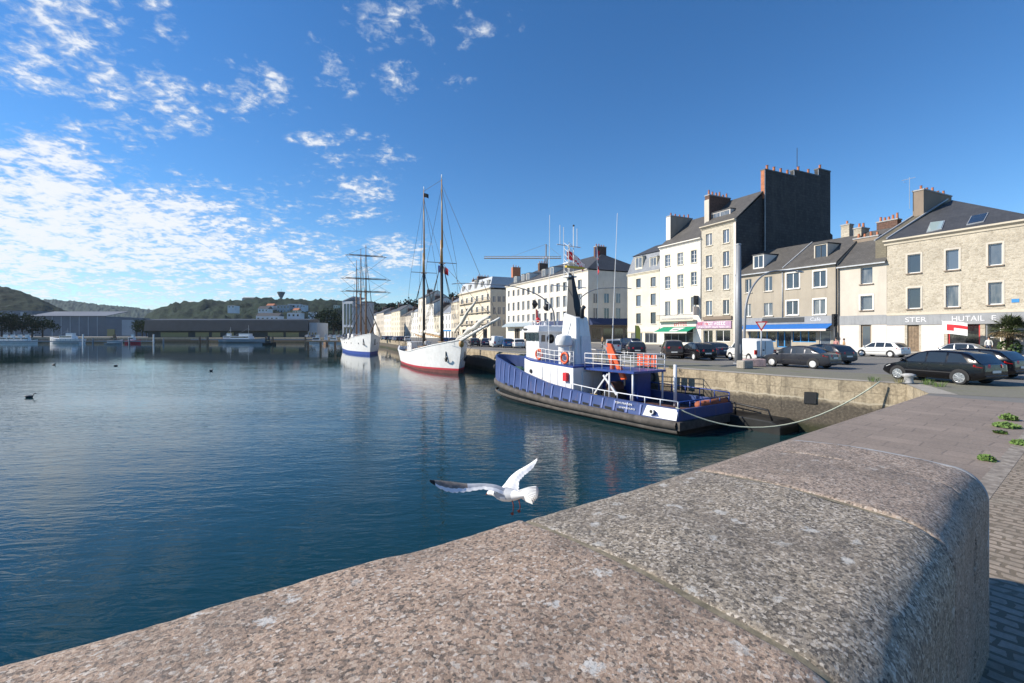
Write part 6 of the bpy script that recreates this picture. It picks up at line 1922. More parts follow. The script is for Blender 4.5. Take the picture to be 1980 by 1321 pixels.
sx_ = lambda s: s + 3.2 - Ls / 2          # metres from the stern -> local x
def spar(root, name, a, b, r0, r1, mat, parent=None, n=8):
    m = MB(); m.tube([a, b], [r0, r1], n); return m.build(name, M[mat], parent or root, smooth=True)
def stays(root, name, lines, r=.022, parent=None, mat='rig'):
    m = MB()
    for a, b in lines: m.tube([a, b], r, 4, cap=False)
    return m.build(name, M[mat], parent or root)
for (xm, top, nm) in ((14.6, 24.7, 'foremast'), (4.2, 26.2, 'mainmast')):
    x = sx_(xm); lean = -.012
    lm = spar(sch, nm, (x, 0, 1.2), (x - .15, 0, 13.4), .22, .19, 'mast_black')
    spar(sch, 'doubling', (x - .15, 0, 13.4), (x - .2, 0, 16.4), .19, .15, 'mast_wood', lm)
    spar(sch, 'topmast', (x + .12, 0, 15.4), (x - .15, 0, top - .6), .14, .06, 'mast_wood', lm)
    spar(sch, 'truck', (x - .15, 0, top - .6), (x - .16, 0, top), .07, .05, 'ship_white', lm)
    m = MB(); m.tube([(x, -1.9, 13.5), (x, 1.9, 13.5)], .045, 6); m.beam((x - .4, -.3, 13.4), (x + .5, -.3, 13.4), .08, .08); m.beam((x - .4, .3, 13.4), (x + .5, .3, 13.4), .08, .08); m.build('crosstree', M['mast_brown'], lm)
    L_ = []
    for s in (1, -1):
        for k in range(4): L_.append(((x - 1.6 + k * .8, s * 2.8, 2.3), (x - .12, s * .15, 13.3)))
        L_.append(((x, s * 1.9, 13.5), (x - .15, 0, top - 1.5))); L_.append(((x - 1.8, s * 2.8, 2.3), (x, s * 1.9, 13.5)))
    stays(sch, 'shroud', L_, .022, lm)
xf, xm_ = sx_(14.6), sx_(4.2)
stays(sch, 'stay', [((xf - .15, 0, 24), (xm_, 0, 25.5)), ((xf, 0, 13.4), (xm_, 0, 24)), ((xf - .1, 0, 13.5), (sx_(33.5), 0, 5.6)), ((xf - .15, 0, 23.5), (sx_(34.2), 0, 5.8)), ((xf, 0, 18), (sx_(27), 0, 4.5)), ((xm_ - .1, 0, 24.5), (sx_(-1.5), 0, 2.8))], .022)
bs = spar(sch, 'bowsprit', (sx_(19.5), 0, 3.2), (sx_(34.4), 0, 5.9), .24, .1, 'ship_white')
m = MB(); pts = [(sx_(21 + i * 1.2), 0, 3.75 + i * .27 + .12 * math.sin(i * 1.9)) for i in range(10)]; m.tube(pts, [.08 + .17 * math.sin(math.pi * (i + .4) / 9.6) ** .7 + .05 * math.sin(i * 2.3) for i in range(10)], 9); m.build('furled_jib', M['sail'], bs, smooth=True)
m = MB(); pts = [(sx_(20 + i * 1.0), .05, 4.6 + i * .42 + .1 * math.sin(i * 1.5)) for i in range(9)]; m.tube(pts, [.06 + .12 * math.sin(math.pi * (i + .4) / 8.6) + .04 * math.sin(i * 2.1) for i in range(9)], 8); m.build('furled_staysail', M['sail'], bs, smooth=True)
stays(sch, 'bowsprit_net', [((sx_(22 + i * 1.1), s * .9 * (1 - i / 14), 3.5 + i * .22), (sx_(22.6 + i * 1.1), -s * .1, 3.7 + i * .22)) for i in range(10) for s in (1, -1)] + [((sx_(21.5), s * 1.3, 3.6), (sx_(34), 0, 5.8)) for s in (1, -1)] + [((sx_(22), 0, 1.2), (sx_(32), 0, 5.4))], .02, bs)
m = MB(); m.lathe([(.05, -.4), (.26, -.25), (.30, .1), (.14, .5)], 10, (sx_(23.0), 0, 3.4)); m.build('figurehead', M['mast_wood'], sch, smooth=True)
# booms with furled sails, deckhouses, anchors
for (x0, x1, z) in ((4.2, -2.0, 4.0), (14.6, 5.5, 4.1)):
    spar(sch, 'boom', (sx_(x0) - .3, 0, z), (sx_(x1), 0, z + .4), .13, .09, 'mast_wood')
    m = MB(); N = 10; m.tube([(sx_(x0) - .4 + (sx_(x1) - sx_(x0)) * i / N, 0, z + .3 + .4 * i / N) for i in range(N + 1)], [.2 + .07 * math.sin(i * 2.7) for i in range(N + 1)], 8); m.build('furled_sail', M['sail'], sch, smooth=True)
for (x0, x1, w, z0, z1, mat) in ((-.8, 2.3, 1.5, 1.6, 3.2, 'ship_white'), (6.5, 9.5, 1.3, 1.4, 2.7, 'deck_wood'), (11, 13, 1.1, 1.6, 2.8, 'deck_wood'), (16.5, 18, .9, 2.4, 3.5, 'deck_wood')):
    m = MB(); m.box(sx_(x0), sx_(x1), -w, w, z0, z1); m.box(sx_(x0) - .1, sx_(x1) + .1, -w - .1, w + .1, z1 + .002, z1 + .09); hs_ = m.build('deckhouse', M[mat], sch)
    for k in range(2):
        xx = sx_(x0) + (x1 - x0) * (k + .5) / 2
        for s in (1, -1):
            m = MB(); m.lathe([(.16, -.03), (.16, .03)], 10, (xx, s * (w + .0), (z0 + z1) / 2 + .25), 'y'); m.build('porthole', M['dark_glass'], hs_)
for s in (1, -1):
    m = MB(); a = Vector(pt(.93, 1.9, s, .12))
    m.beam(a + Vector((0, 0, .6)), a - Vector((0, 0, .4)), .1, .1); m.tube([a + Vector((-.55, 0, -.05)), a + Vector((-.3, 0, -.4)), a + Vector((0, 0, -.5)), a + Vector((.3, 0, -.4)), a + Vector((.55, 0, -.05))], .08, 6)
    m.build('anchor', M['black'], sch)
m = MB()
for i in range(3):
    for k in range(2): m.box(sx_(2.4 + i * .75 + k * .3), sx_(2.5 + i * .75 + k * .3), -2.62, -2.6, 1.45, 1.7)
nm_ = m.build('lettering', M['boot_red'], sch); nm_.location.y = -.05
stays(sch, 'lifeline', [((sx_(0 + i * 1.2), s * 2.6, fbs(i * 1.2 / Ls)), (sx_(i * 1.2), s * 2.6, fbs(i * 1.2 / Ls) + .7)) for i in range(1, 13) for s in (1, -1)], .025)
f = wave_sheet(1.4, .9, 10, 5, .1, 0, lambda u, v: int(min(2, u * 3)), .6, .5).build('tricolour_flag', [M['flag_blue'], M['flag_white'], M['flag_red']], sch, smooth=True); f.location = (xf - 1.2, -.2, 12.4); f.rotation_euler = (0, 0, R(50))
f = wave_sheet(.7, .6, 6, 4, .06, 0, lambda u, v: 0, .2, .2).build('pennant', [M['mast_black']], sch, smooth=True); f.location = (xm_ - .1, 0, 24.6); f.rotation_euler = (0, 0, R(60))
q = ctr + sh * (sx_(5.4)); pr_ = person('person in a white shirt standing on the schooner afterdeck', (q.x, q.y, WATER + 1.95), R(-100), 'cloth_white', 'cloth_dark', 1.75)
# two tarpaulin bundles and crates on the quay side deck
rnd = random.Random(9)
for i in range(7):
    m = MB(); m.ball((sx_(5 + i * 1.6), rnd.uniform(-1.9, -1.2), 2.1 + .1 * i * .5), rnd.uniform(.3, .5), 7, (1.2, .8, .7)); m.build('deck_bundle', M[('sail', 'deck_wood', 'mast_brown')[i % 3]], sch)

# ---- square rigged ship
bk = Vector((.405, -.914, 0)).normalized(); Lb = 38.0
bow = Vector((-30.0, 98.5, 0)); ctr = bow - bk * (Lb / 2)
bar = thing('square_rigger', 'white three-masted square rigged ship with blue boot top seen bow on', 'sailing ship', (ctr.x, ctr.y, WATER), math.atan2(bk.y, bk.x))
fbb = lambda u: lerp([(0, 3.4), (.3, 2.8), (.6, 3.0), (.85, 3.8), (1, 4.5)], u)
pt2 = ship_hull(bar, Lb, 8.0, fbb, 0, [('boot_top', 'boot_blue', lambda u: -1.0, lambda u: .62, 0), ('topsides', 'ship_white', lambda u: .62, fbb, 0)], 2.4, 3.0)
for (f_, top, yards, nm) in ((.80, 24.6, ((13.9, 5.2), (16.8, 5.2), (22.0, 4.3)), 'foremast'), (.52, 25.6, (), 'mainmast'), (.24, 24.3, (), 'mizzenmast')):
    x = -Lb / 2 + Lb * f_
    lm = spar(bar, nm, (x, 0, 2), (x - .2, 0, 14.5), .26, .2, 'mast_brown')
    spar(bar, 'topmast', (x + .1, 0, 13.2), (x - .2, 0, top), .15, .06, 'mast_brown', lm)
    m = MB(); m.box(x - .6, x + .5, -1.1, 1.1, 11.6, 11.7); m.build('top', M['mast_brown'], lm)
    for (z, hl) in yards:
        m = MB(); m.tube([(x + .4, -hl * 1.05, z), (x + .45, 0, z), (x + .4, hl * 1.05, z)], [.05, .10, .05], 8); yd_ = m.build('yard', M['mast_brown'], lm, smooth=True)
        m = MB(); N = 12; m.tube([(x + .45, -hl * .85 + 1.7 * hl * i / N, z + .2) for i in range(N + 1)], [.075 + .02 * math.sin(i * 2.2) for i in range(N + 1)], 7); m.build('furled_sail', M['mast_brown'], yd_, smooth=True)
    L_ = []
    for s in (1, -1):
        for k in range(5): L_.append(((x - 2 + k * .7, s * 3.7, 3.2), (x - .15, s * .3, 11.7)))
        for k in range(2): L_.append(((x - .3 + k * .4, s * 1.1, 11.7), (x - .2, 0, top - 1.5)))
        for (z, hl) in yards: L_.append(((x + .4, s * hl, z), (x - .1, 0, min(top - .5, z + 3.2))))
        for (z, hl) in yards: L_.append(((x + .4, s * hl, z), (x - 7, s * .5, max(3, z - 3))))
    stays(bar, 'shroud', L_, .028, lm)
stays(bar, 'stay', [((-Lb / 2 + Lb * a - .2, 0, za), (-Lb / 2 + Lb * b_, 0, zb)) for (a, za, b_, zb) in ((.80, 21, 1.19, 6.6), (.8, 12, 1.12, 5.9), (.52, 22, .8, 12), (.52, 12, .8, 3.4), (.24, 20, .52, 12), (.24, 12, .52, 3))], .045)
spar(bar, 'bowsprit', (-Lb / 2 + Lb * .93, 0, 3.9), (-Lb / 2 + Lb * 1.2, 0, 6.7), .26, .1, 'mast_brown')
for (u0, u1, w, z0, z1, mat) in ((.3, .45, 1.6, 2.4, 4.3, 'ship_white'), (.58, .70, 1.5, 2.4, 4.1, 'mast_brown'), (.06, .16, 1.8, 2.6, 4.6, 'ship_white')):
    m = MB(); m.box(-Lb / 2 + Lb * u0, -Lb / 2 + Lb * u1, -w, w, z0, z1); m.build('deckhouse', M[mat], bar, bevel=.03)
for s in (1, -1):
    for u in (.55, .66, .77, .88):
        a = Vector(pt2(u, 2.4, s, .02)); m = MB(); m.ball(a, .17, 8, (1, .5, 1)); m.build('porthole', M['dark_glass'], bar)
    a = Vector(pt2(.94, 2.6, s, .15)); m = MB(); m.beam(a + Vector((0, 0, .8)), a - Vector((0, 0, .5)), .14, .14); m.beam(a + Vector((-.6, 0, -.4)), a + Vector((.6, 0, -.4)), .14, .14); m.build('anchor', M['dark_metal'], bar)
m = MB()
for u in (.1, .2, .3, .4, .5, .6, .7, .8, .9):
    for s in (1, -1):
        a = Vector(pt2(u, fbb(u), s, -.1)); m.tube([a, a + Vector((0, 0, .9))], .03, 5)
m.build('rail_stanchion', M['ship_white'], bar)

# ================================================================== FAR SIDE OF THE BASIN
M['forest'] = None
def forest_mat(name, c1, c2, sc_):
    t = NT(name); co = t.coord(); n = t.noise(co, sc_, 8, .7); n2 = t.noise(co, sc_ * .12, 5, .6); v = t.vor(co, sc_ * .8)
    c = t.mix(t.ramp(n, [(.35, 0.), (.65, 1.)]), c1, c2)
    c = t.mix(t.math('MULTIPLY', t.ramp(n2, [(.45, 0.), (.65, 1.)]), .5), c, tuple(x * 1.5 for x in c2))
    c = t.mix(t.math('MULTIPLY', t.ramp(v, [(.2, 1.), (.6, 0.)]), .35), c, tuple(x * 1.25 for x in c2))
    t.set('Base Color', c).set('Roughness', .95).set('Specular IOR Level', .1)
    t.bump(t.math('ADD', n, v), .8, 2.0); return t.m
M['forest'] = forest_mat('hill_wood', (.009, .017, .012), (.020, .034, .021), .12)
M['forest_far'] = forest_mat('far_hill_wood', (.030, .048, .046), (.052, .076, .064), .05)  # paler and bluer than the near wood: distance haze painted into the colour
def hill(crest, y0, y1, mat, seed, amp=4.0, back=300, nd=26, nx=120, sc_=.045):
    """crest: list of (photo px, photo row) read along the skyline at depth y1; slope falls to the ground at depth y0"""
    mb = MB(); pts = []; fs = []
    pxs = [c[0] for c in crest]; a, b = pxs[0], pxs[-1]
    nx = max(nx, int((b - a) / F * y1 / 5))
    for i in range(nx + 1):
        px = a + (b - a) * i / nx
        hz = (HZ - lerp(crest, px)) / F * y1 + H
        for j in range(nd + 4):
            if j <= nd:
                v = j / nd; y = y0 + (y1 - y0) * v; z = max(-1, hz * (math.sin((v - .5) * math.pi) * .5 + .5) ** .85)
            else:
                y = y1 + back * (j - nd) / 3; z = hz * (1 - .5 * (j - nd) / 3) - 1
            x = (px - 990) / F * y1 * (.55 + .45 * y / y1) if False else (px - 990) / F * y
            q = Vector((x, y, seed * 10)); e = noise.fractal(q * sc_, 1.0, 2.1, 4) * .8 + abs(noise.noise(q * sc_ * 3.3)) * .9
            pts.append((x, y, z + e * amp * (min(1, z / 12) if z > 0 else 0) - amp * .4))
    m = nd + 4
    for i in range(nx):
        for j in range(m - 1): fs.append((i * m + j, (i + 1) * m + j, (i + 1) * m + j + 1, i * m + j + 1))
    mb.add(pts, fs); o = mb.build('hills', M[mat], None, smooth=True, fix=False)
    return tag(o, kind='structure')
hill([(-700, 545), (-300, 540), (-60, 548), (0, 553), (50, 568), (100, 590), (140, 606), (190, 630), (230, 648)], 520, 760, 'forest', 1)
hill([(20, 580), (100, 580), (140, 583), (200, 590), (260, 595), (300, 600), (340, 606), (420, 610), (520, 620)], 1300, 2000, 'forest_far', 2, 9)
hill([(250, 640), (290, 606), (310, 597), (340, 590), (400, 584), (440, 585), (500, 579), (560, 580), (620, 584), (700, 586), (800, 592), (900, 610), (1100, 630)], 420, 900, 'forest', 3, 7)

# far quay buildings
def shed(label, px0, px1, y, ptop, depth, mat, roofmat=None, name='warehouse', rise=0.0, cat='warehouse', base=0.0):
    a, b_ = at(px0, HZ, y), at(px1, HZ, y)
    t_ = thing(name, label, cat, ((a.x), y, base)); w = b_.x - a.x; h = at(px0, ptop, y).z - base
    m = MB(); m.box(0, w, 0, depth, 0, h); m.build('wall', M[mat], t_)
    return t_, w, h
M['dark_roof'] = paint('dark_sheet_roof', (.03, .036, .042), .6, .2, scale=.3)
M['shed_wall'] = paint('shed_dark_wall', (.05, .055, .05), .8, .3, scale=.5)  # dark greenish grey wall colour with random tone
M['shed_yellow'] = paint('yellow_shed_door', (.30, .26, .12), .8, .15)
M['grey_cladding'] = paint('grey_cladding', (.13, .145, .17), .6, .15, scale=.1)
M['block_white'] = plaster('far_white_wall', (.66, .68, .70), .1, .3)
M['block_grey'] = plaster('far_grey_wall', (.36, .39, .42), .2, .3)
Yq = 252
t_, w, h = shed('long dark roofed quayside warehouse with yellow doors behind moored trawlers', 286, 594, Yq, 640, 22, 'shed_wall')
m = MB(); hr = at(300, 619, Yq).z
m.prism([(-1, -1.5, h), (w + 1, -1.5, h), (w + 1, -.6, hr), (w + 1, 12, hr + .8), (w + 1, 23, h), (-1, 23, h), (-1, 12, hr + .8), (-1, -.6, hr)][:0] or [(-1, -1.6, h + .01), (-1, -.7, hr), (-1, 11, hr + 1), (-1, 23, h + .01)], (w + 2, 0, 0)); m.build('roof', M['dark_roof'], t_)
for (p0, p1) in ((311, 364), (378, 404), (410, 426), (518, 548), (553, 578), (440, 452)):
    x0, x1 = at(p0, 0, Yq).x - t_.location.x, at(p1, 0, Yq).x - t_.location.x
    m = MB(); m.box(x0, x1, -.1, -.003, .2, h - .8); m.build('door', M['shed_yellow'], t_)
t_, w, h = shed('small pale grey end building right of the dark warehouse', 595, 613, Yq, 624, 15, 'block_grey', name='small_building', cat='building')
for k in range(3):
    m = MB(); m.box(.6 + k * 1.6, 1.5 + k * 1.6, -.06, -.003, 1, 2.6); m.build('window', M['dark_glass'], t_)
t_, w, h = shed('long grey clad shipyard hall at the foot of the hill on the left', 60, 205, 330, 612, 40, 'grey_cladding', name='shipyard_hall', cat='hall')
m = MB(); m.prism([(-1, -1, h), (w + 1, -1, h), (w + 1, 18, h + 4), (-1, 18, h + 4)], (0, 0, .4)); m.build('roof', M['grey_cladding'], t_)
for k in range(8):
    m = MB(); m.box(2 + k * w / 8.3, 2 + k * w / 8.3 + .5, -.12, -.003, 0, h); m.build('pilaster', M['block_grey'], t_)
t_, w, h = shed('lower blue grey hall with a light front beside the long shipyard hall', 205, 262, 320, 616, 40, 'grey_cladding', name='shipyard_hall', cat='hall')
m = MB(); m.box(w * .55, w * .98, -.3, -.005, .5, h - 1); m.build('light_front', M['block_grey'], t_)
m = MB(); m.box(w * .05, w * .3, -.3, -.005, .2, 5); m.build('door', M['shed_yellow'], t_)
t_, w, h = shed('far left bluish flat roofed works building half hidden by trees', -160, 62, 420, 601, 40, 'grey_cladding', name='works_building', cat='building')
for k in range(6):
    m = MB(); m.box(w * .45 + k * w * .09, w * .45 + k * w * .09 + 3, -.15, -.003, h * .3, h * .95); m.build('panel', M['block_grey'], t_)
# houses and flats on the hill
def block(label, px0, px1, ptop, pbot, y, mat='block_white', name='house', nw=3, ns=2, roof=None, cat='house', dep=10):
    a = at(px0, pbot, y); b_ = at(px1, ptop, y); w, h = b_.x - a.x, b_.z - a.z
    t_ = thing(name, label, cat, (a.x, y, a.z)); m = MB(); m.box(0, w, 0, dep, -6, h); m.build('wall', M[mat], t_)
    for i in range(nw):
        for j in range(ns):
            m = MB(); m.box(w * (i + .3) / nw, w * (i + .7) / nw, -.08, -.003, h * (j + .3) / ns, h * (j + .72) / ns); m.build('window', M['dark_glass'], t_)
    m = MB(); k = roof or 'slate'
    m.prism([(-.4, -.4, h + .003), (-.4, dep / 2, h + (dep * .3 if roof else .6)), (-.4, dep + .4, h + .003)], (w + .8, 0, 0)); m.build('roof', M[k], t_)
    return t_
block('white two storey house on the slope above the dark warehouse', 499, 518, 597, 611, 500, roof='slate')
block('wide low white house just above the warehouse roof', 495, 539, 611, 624, 440, roof='slate', nw=5, ns=1)
block('bluish white square house right of the wide low one above the warehouse', 555, 580, 605, 624, 470, nw=3)
block('small white house with reddish gable near the water tower', 515, 528, 591, 599, 640, roof='terracotta', nw=2, ns=1)
block('grey blue house block below the water tower', 535, 560, 590, 606, 640, 'block_grey', nw=4)
block('small dark windowed white house left of the tower blocks', 556, 580, 588, 597, 650, nw=3, ns=1)
block('low white flat building between hill house and tower blocks', 581, 590, 590, 595, 650, nw=2, ns=1)
block('pale house crowning the wooded hill left of the water tower', 468, 490, 578, 590, 860, 'block_grey', roof='slate', nw=4, ns=1)
block('tiny white house amid the trees above the warehouse middle', 440, 454, 591, 596, 560, nw=2, ns=1)
block('small cream house left of the trees above the modern white block', 645, 653, 590, 597, 700, 'cream', nw=2, ns=1)
block('white house low on the slope under the left tower block', 596, 606, 604, 611, 520, nw=2, ns=1)
block('grey roofed house low on the slope under the middle tower block', 610, 620, 607, 614, 500, 'block_grey', nw=2, ns=1)
block('pale long house below the broad bluish tower block', 626, 644, 605, 612, 520, nw=4, ns=1)
block('tiny pale house high on the wooded hill left of its crown', 405, 414, 596, 600, 760, nw=2, ns=1)
block('reddish roofed house on the slope between water tower and tower blocks', 566, 576, 600, 606, 600, 'cream', roof='terracotta', nw=2, ns=1)
for (p0, p1, t0, lb) in ((601, 611, 584, 'leftmost pale tower block of three on the hill'), (613, 622, 585, 'middle pale tower block of three on the hill'), (627, 641, 584, 'broad bluish tower block at the right of three on the hill')):
    block(lb, p0, p1, t0, 601, 820, 'block_white' if p0 < 620 else 'block_grey', 'tower_block', 3, 6, cat='flats', dep=14)
# white and dark modern block at the far corner
a = at(662, 655, 260)
t_ = thing('office_block', 'modern white block with tall dark window bays at the far corner of the basin', 'office block', (a.x, 260, 0), R(-12))
m = MB(); m.box(0, 6.4, 0, 14, 0, 20); m.build('wall', M['block_white'], t_)
m = MB(); m.prism([(-.2, -.2, 20), (6.6, -.2, 22.5), (6.6, 14, 22.5), (-.2, 14, 20)], (0, 0, .3)); m.build('roof', M['block_white'], t_)
for k in range(3):
    m = MB(); m.box(1.0 + k * 1.9, 2.1 + k * 1.9, -.1, -.003, 7, 18.6); m.build('window_bay', M['dark_glass'], t_)
    m = MB(); m.box(1.0 + k * 1.9, 2.1 + k * 1.9, -.1, -.003, 1.5, 5.6); m.build('window', M['dark_glass'], t_)
m = MB(); m.box(6.42, 11, 1, 15, 0, 20); m.build('side_wing', M['block_grey'], t_)
# water tower
p = at(543.5, 590, 850)
t_ = thing('water_tower', 'concrete water tower with flared top on the wooded hill', 'water tower', (p.x, 850, 40))
M['concrete'] = paint('concrete', (.16, .18, .19), .85, .15)
z0 = p.z - 40; zt = at(0, 565, 850).z - 40
m = MB(); m.lathe([(2.4, -10), (1.9, z0), (2.2, zt - 11), (3.2, zt - 9)], 16); m.build('shaft', M['concrete'], t_, smooth=True)
m = MB(); m.lathe([(2.6, zt - 10), (4.6, zt - 6), (6.8, zt - 1), (6.8, zt), (5, zt + .6)], 20); m.build('tank', M['concrete'], t_)
m = MB(); m.tube([(0, 0, zt), (0, 0, zt + 6)], .2, 5); m.build('mast', M['dark_metal'], t_)
# construction crane far behind
p = at(1056, 560, 230)
t_ = thing('tower_crane', 'orange and white tower crane far behind the cream block', 'crane', (p.x, 230, 0))
zj = at(0, 496, 230).z
M['crane_paint'] = paint('crane_paint', (.72, .46, .26), .6, .2)
m = MB()
for (x, y) in ((-.8, -.8), (.8, -.8), (.8, .8), (-.8, .8)): m.beam((x, y, 0), (x, y, zj), .22, .22)
for k in range(int(zj / 1.8)):
    z = k * 1.8; s = 1 if k % 2 else -1; m.beam((-.8 * s, -.8, z), (.8 * s, -.8, z + 1.8), .12, .12); m.beam((.8, -.8 * s, z), (.8, .8 * s, z + 1.8), .12, .12)
m.build('tower', M['crane_paint'], t_)
m = MB(); xe = at(936, 500, 230).x - p.x; xr = at(1085, 0, 230).x - p.x
m.beam((xe, 0, zj), (xr, 0, zj), .2, .2); m.beam((xe, -.6, zj - 1.0), (xr, -.6, zj - 1.0), .22, .22); m.beam((xe, .6, zj - 1), (xr, .6, zj - 1), .22, .22)
n = 26
for k in range(n):
    xa, xb = xe + (xr - xe) * k / n, xe + (xr - xe) * (k + 1) / n; xm = (xa + xb) / 2
    m.beam((xa, -.6, zj - 1), (xm, 0, zj), .1, .1); m.beam((xm, 0, zj), (xb, -.6, zj - 1), .1, .1)
m.build('jib', M['crane_paint'], t_)
m = MB(); m.beam((0, 0, zj), (0, 0, zj + 6), .5, .5); m.tube([(0, 0, zj + 6), (xe * .55, 0, zj)], .06, 4); m.tube([(0, 0, zj + 6), (xr, 0, zj)], .06, 4); m.build('tie_mast', M['crane_paint'], t_)
m = MB(); m.box(-1.2, .6, -1.6, -.7, zj - 3.2, zj - 1.1); m.build('cab', M['white_paint'], t_)
# ---- trees
M['leaf_dark'] = paint('dark_leaves', (.016, .028, .012), .9, .4, scale=1.2, spec=.05)
M['leaf_mid'] = paint('mid_leaves', (.034, .048, .015), .9, .4, scale=1.2, spec=.05)
M['trunk'] = paint('tree_trunk', (.06, .045, .03), .9, .3)
def tree(label, p, h, r, mat, seed, n=900, group=None):
    rnd = random.Random(seed); t_ = thing('tree', label, 'tree', p, 0, group)
    m = MB(); m.tube([(0, 0, -.5), (.1, 0, h * .3), (.0, .1, h * .6)], [h * .035, h * .028, h * .012], 7)
    for k in range(5):
        a = k * 1.3; m.tube([(.05, 0, h * (.28 + .05 * k)), (math.cos(a) * r * .6, math.sin(a) * r * .6, h * (.5 + .07 * k))], [h * .014, h * .005], 5)
    m.build('trunk', M['trunk'], t_)
    cl = [(Vector((rnd.gauss(0, .38) * r, rnd.gauss(0, .38) * r, h * rnd.uniform(.34, .9))), r * rnd.uniform(.28, .5)) for _ in range(16)]
    m = MB()
    for i in range(n):
        c, rr = rnd.choice(cl); d = Vector((rnd.gauss(0, 1), rnd.gauss(0, 1), rnd.gauss(0, .8))).normalized()
        q = c + d * rr * rnd.uniform(.6, 1.05); s = h * .028 * rnd.uniform(.7, 1.5)
        u = Vector((rnd.gauss(0, 1), rnd.gauss(0, 1), rnd.gauss(0, 1))).normalized(); w = u.orthogonal().normalized()
        m.add([q + u * s, q + w * s * .7, q - u * s, q - w * s * .7], [(0, 1, 2, 3)])
    m.build('crown', M[mat], t_)
    return t_
for i, (px, pt_, y) in enumerate(((-18, 602, 250), (3, 604, 262), (22, 608, 255), (42, 606, 268), (62, 609, 258), (82, 612, 272), (-45, 598, 260))):
    p = at(px, HZ, y); hh = at(0, pt_, y).z
    tree(('tree at the left edge of the far quay, dense and dark', 'second tree in from the left edge on the far quay', 'low tree before the works building on the far left quay', 'middle tree of the far left clump, taller than its right neighbour', 'tree right of the middle of the far left clump', 'rightmost yellowish tree of the far left clump', 'tree outside the left edge of the far left clump')[i], (p.x, y, 0), hh, hh * .5, 'leaf_mid' if i in (1, 3, 5) else 'leaf_dark', 50 + i, 800, 'trees on the far quay')
for i, (px, pt_, y) in enumerate(((264, 618, 300), (275, 616, 310), (283, 622, 295))):
    p = at(px, HZ, y); hh = at(0, pt_, y).z
    tree(('left tree of three between the grey hall and the dark warehouse', 'middle tree of three between the grey hall and the dark warehouse', 'right tree of three, against the end of the dark warehouse')[i], (p.x, y, 0), hh, hh * .45, 'leaf_mid', 70 + i, 600, 'trees beside the warehouse')
for i, (px, pt_, y) in enumerate(((616, 606, 330), (630, 598, 350), (645, 596, 345), (655, 604, 330), (622, 612, 310))):
    p = at(px, HZ, y); hh = at(0, pt_, y).z
    tree(('dark tree at the right end of the warehouse roof', 'tall dark tree second from the warehouse end', 'tallest dark tree left of the modern white block', 'dark tree touching the modern white block', 'lower dark tree in front of the tall ones by the small pale building')[i], (p.x, y, 0), hh, hh * .42, 'leaf_dark', 80 + i, 800, 'trees by the modern block')
for i, (px, pt_, y) in enumerate(((726, 590, 420), (745, 586, 430), (765, 582, 420), (783, 578, 425), (797, 586, 400), (845, 575, 300), (857, 568, 290), (868, 572, 280))):
    p = at(px, HZ, y); hh = at(0, pt_, y).z
    tree(('dark tree behind the rigging of the square rigged ship', 'second dark tree above the far houses', 'dark tree above the broad cream gabled house', 'tallest dark tree above the far houses', 'dark tree left of the tallest pale house', 'dark tree right of the schooner mainmast', 'dark tree behind the schooner foremast', 'dark tree left of the ornate building')[i], (p.x + 6, y, 0), hh, hh * .33, 'leaf_dark', 90 + i, 900, 'trees behind the far houses')
# ---- jetties, boats
M['jetty'] = paint('jetty_grey', (.24, .26, .28), .8, .2)
a, b_ = at(-260, HZ, 205), at(292, HZ, 205)
t_ = thing('jetty', 'long low floating jetty with piles across the left end of the basin', 'jetty', (a.x, 205, WATER))
w = b_.x - a.x
m = MB(); m.box(0, w, 0, 2.4, .9, 1.35); m.build('walkway', M['jetty'], t_)
m = MB(); m.box(0, w, .05, .12, 2.2, 2.28); m.box(0, w, .05, .12, 1.8, 1.84)
for k in range(60): m.box(w * k / 60, w * k / 60 + .06, .05, .11, 1.35, 2.25)
m.build('handrail', M['jetty'], t_)
for px in (163, 182, 252, 299, 318):
    x = at(px, 0, 205).x - a.x; m = MB(); m.cyl((x, -.6, -1), .28, 5.2 if px in (163, 299) else 3.4, 8); m.build('pile', M['ship_white' if px in (163, 299) else 'jetty'], t_)
a = at(385, HZ, 200); b_ = at(660, HZ, 170)
t_ = thing('timber_jetty', 'dark timber jetty with square piles reaching out from the far corner', 'jetty', (a.x, 215, WATER))
w = at(612, HZ, 215).x - a.x
m = MB(); m.box(-14, w, 0, 2.2, 1.6, 2.0); m.build('walkway', M['jetty'], t_)
for px in (386, 401, 514, 520, 527, 590):
    x = at(px, 0, 215).x - a.x; m = MB(); m.box(x, x + .6, -.7, -.1, -1, 3.2); m.build('pile', M['mast_brown'], t_)
p = at(660, HZ, 128); t_ = thing('landing_stage', 'short timber landing stage left of the square rigged ship', 'jetty', (p.x - 6, 128, WATER))
m = MB(); m.box(-4, 9, 0, 3, 2.2, 2.6); m.build('walkway', M['deck_wood'], t_)
for x in (-3.5, 0, 4, 7.5):
    m = MB(); m.box(x, x + .45, -.05, .4, -1, 2.2); m.build('pile', M['mast_brown'], t_)
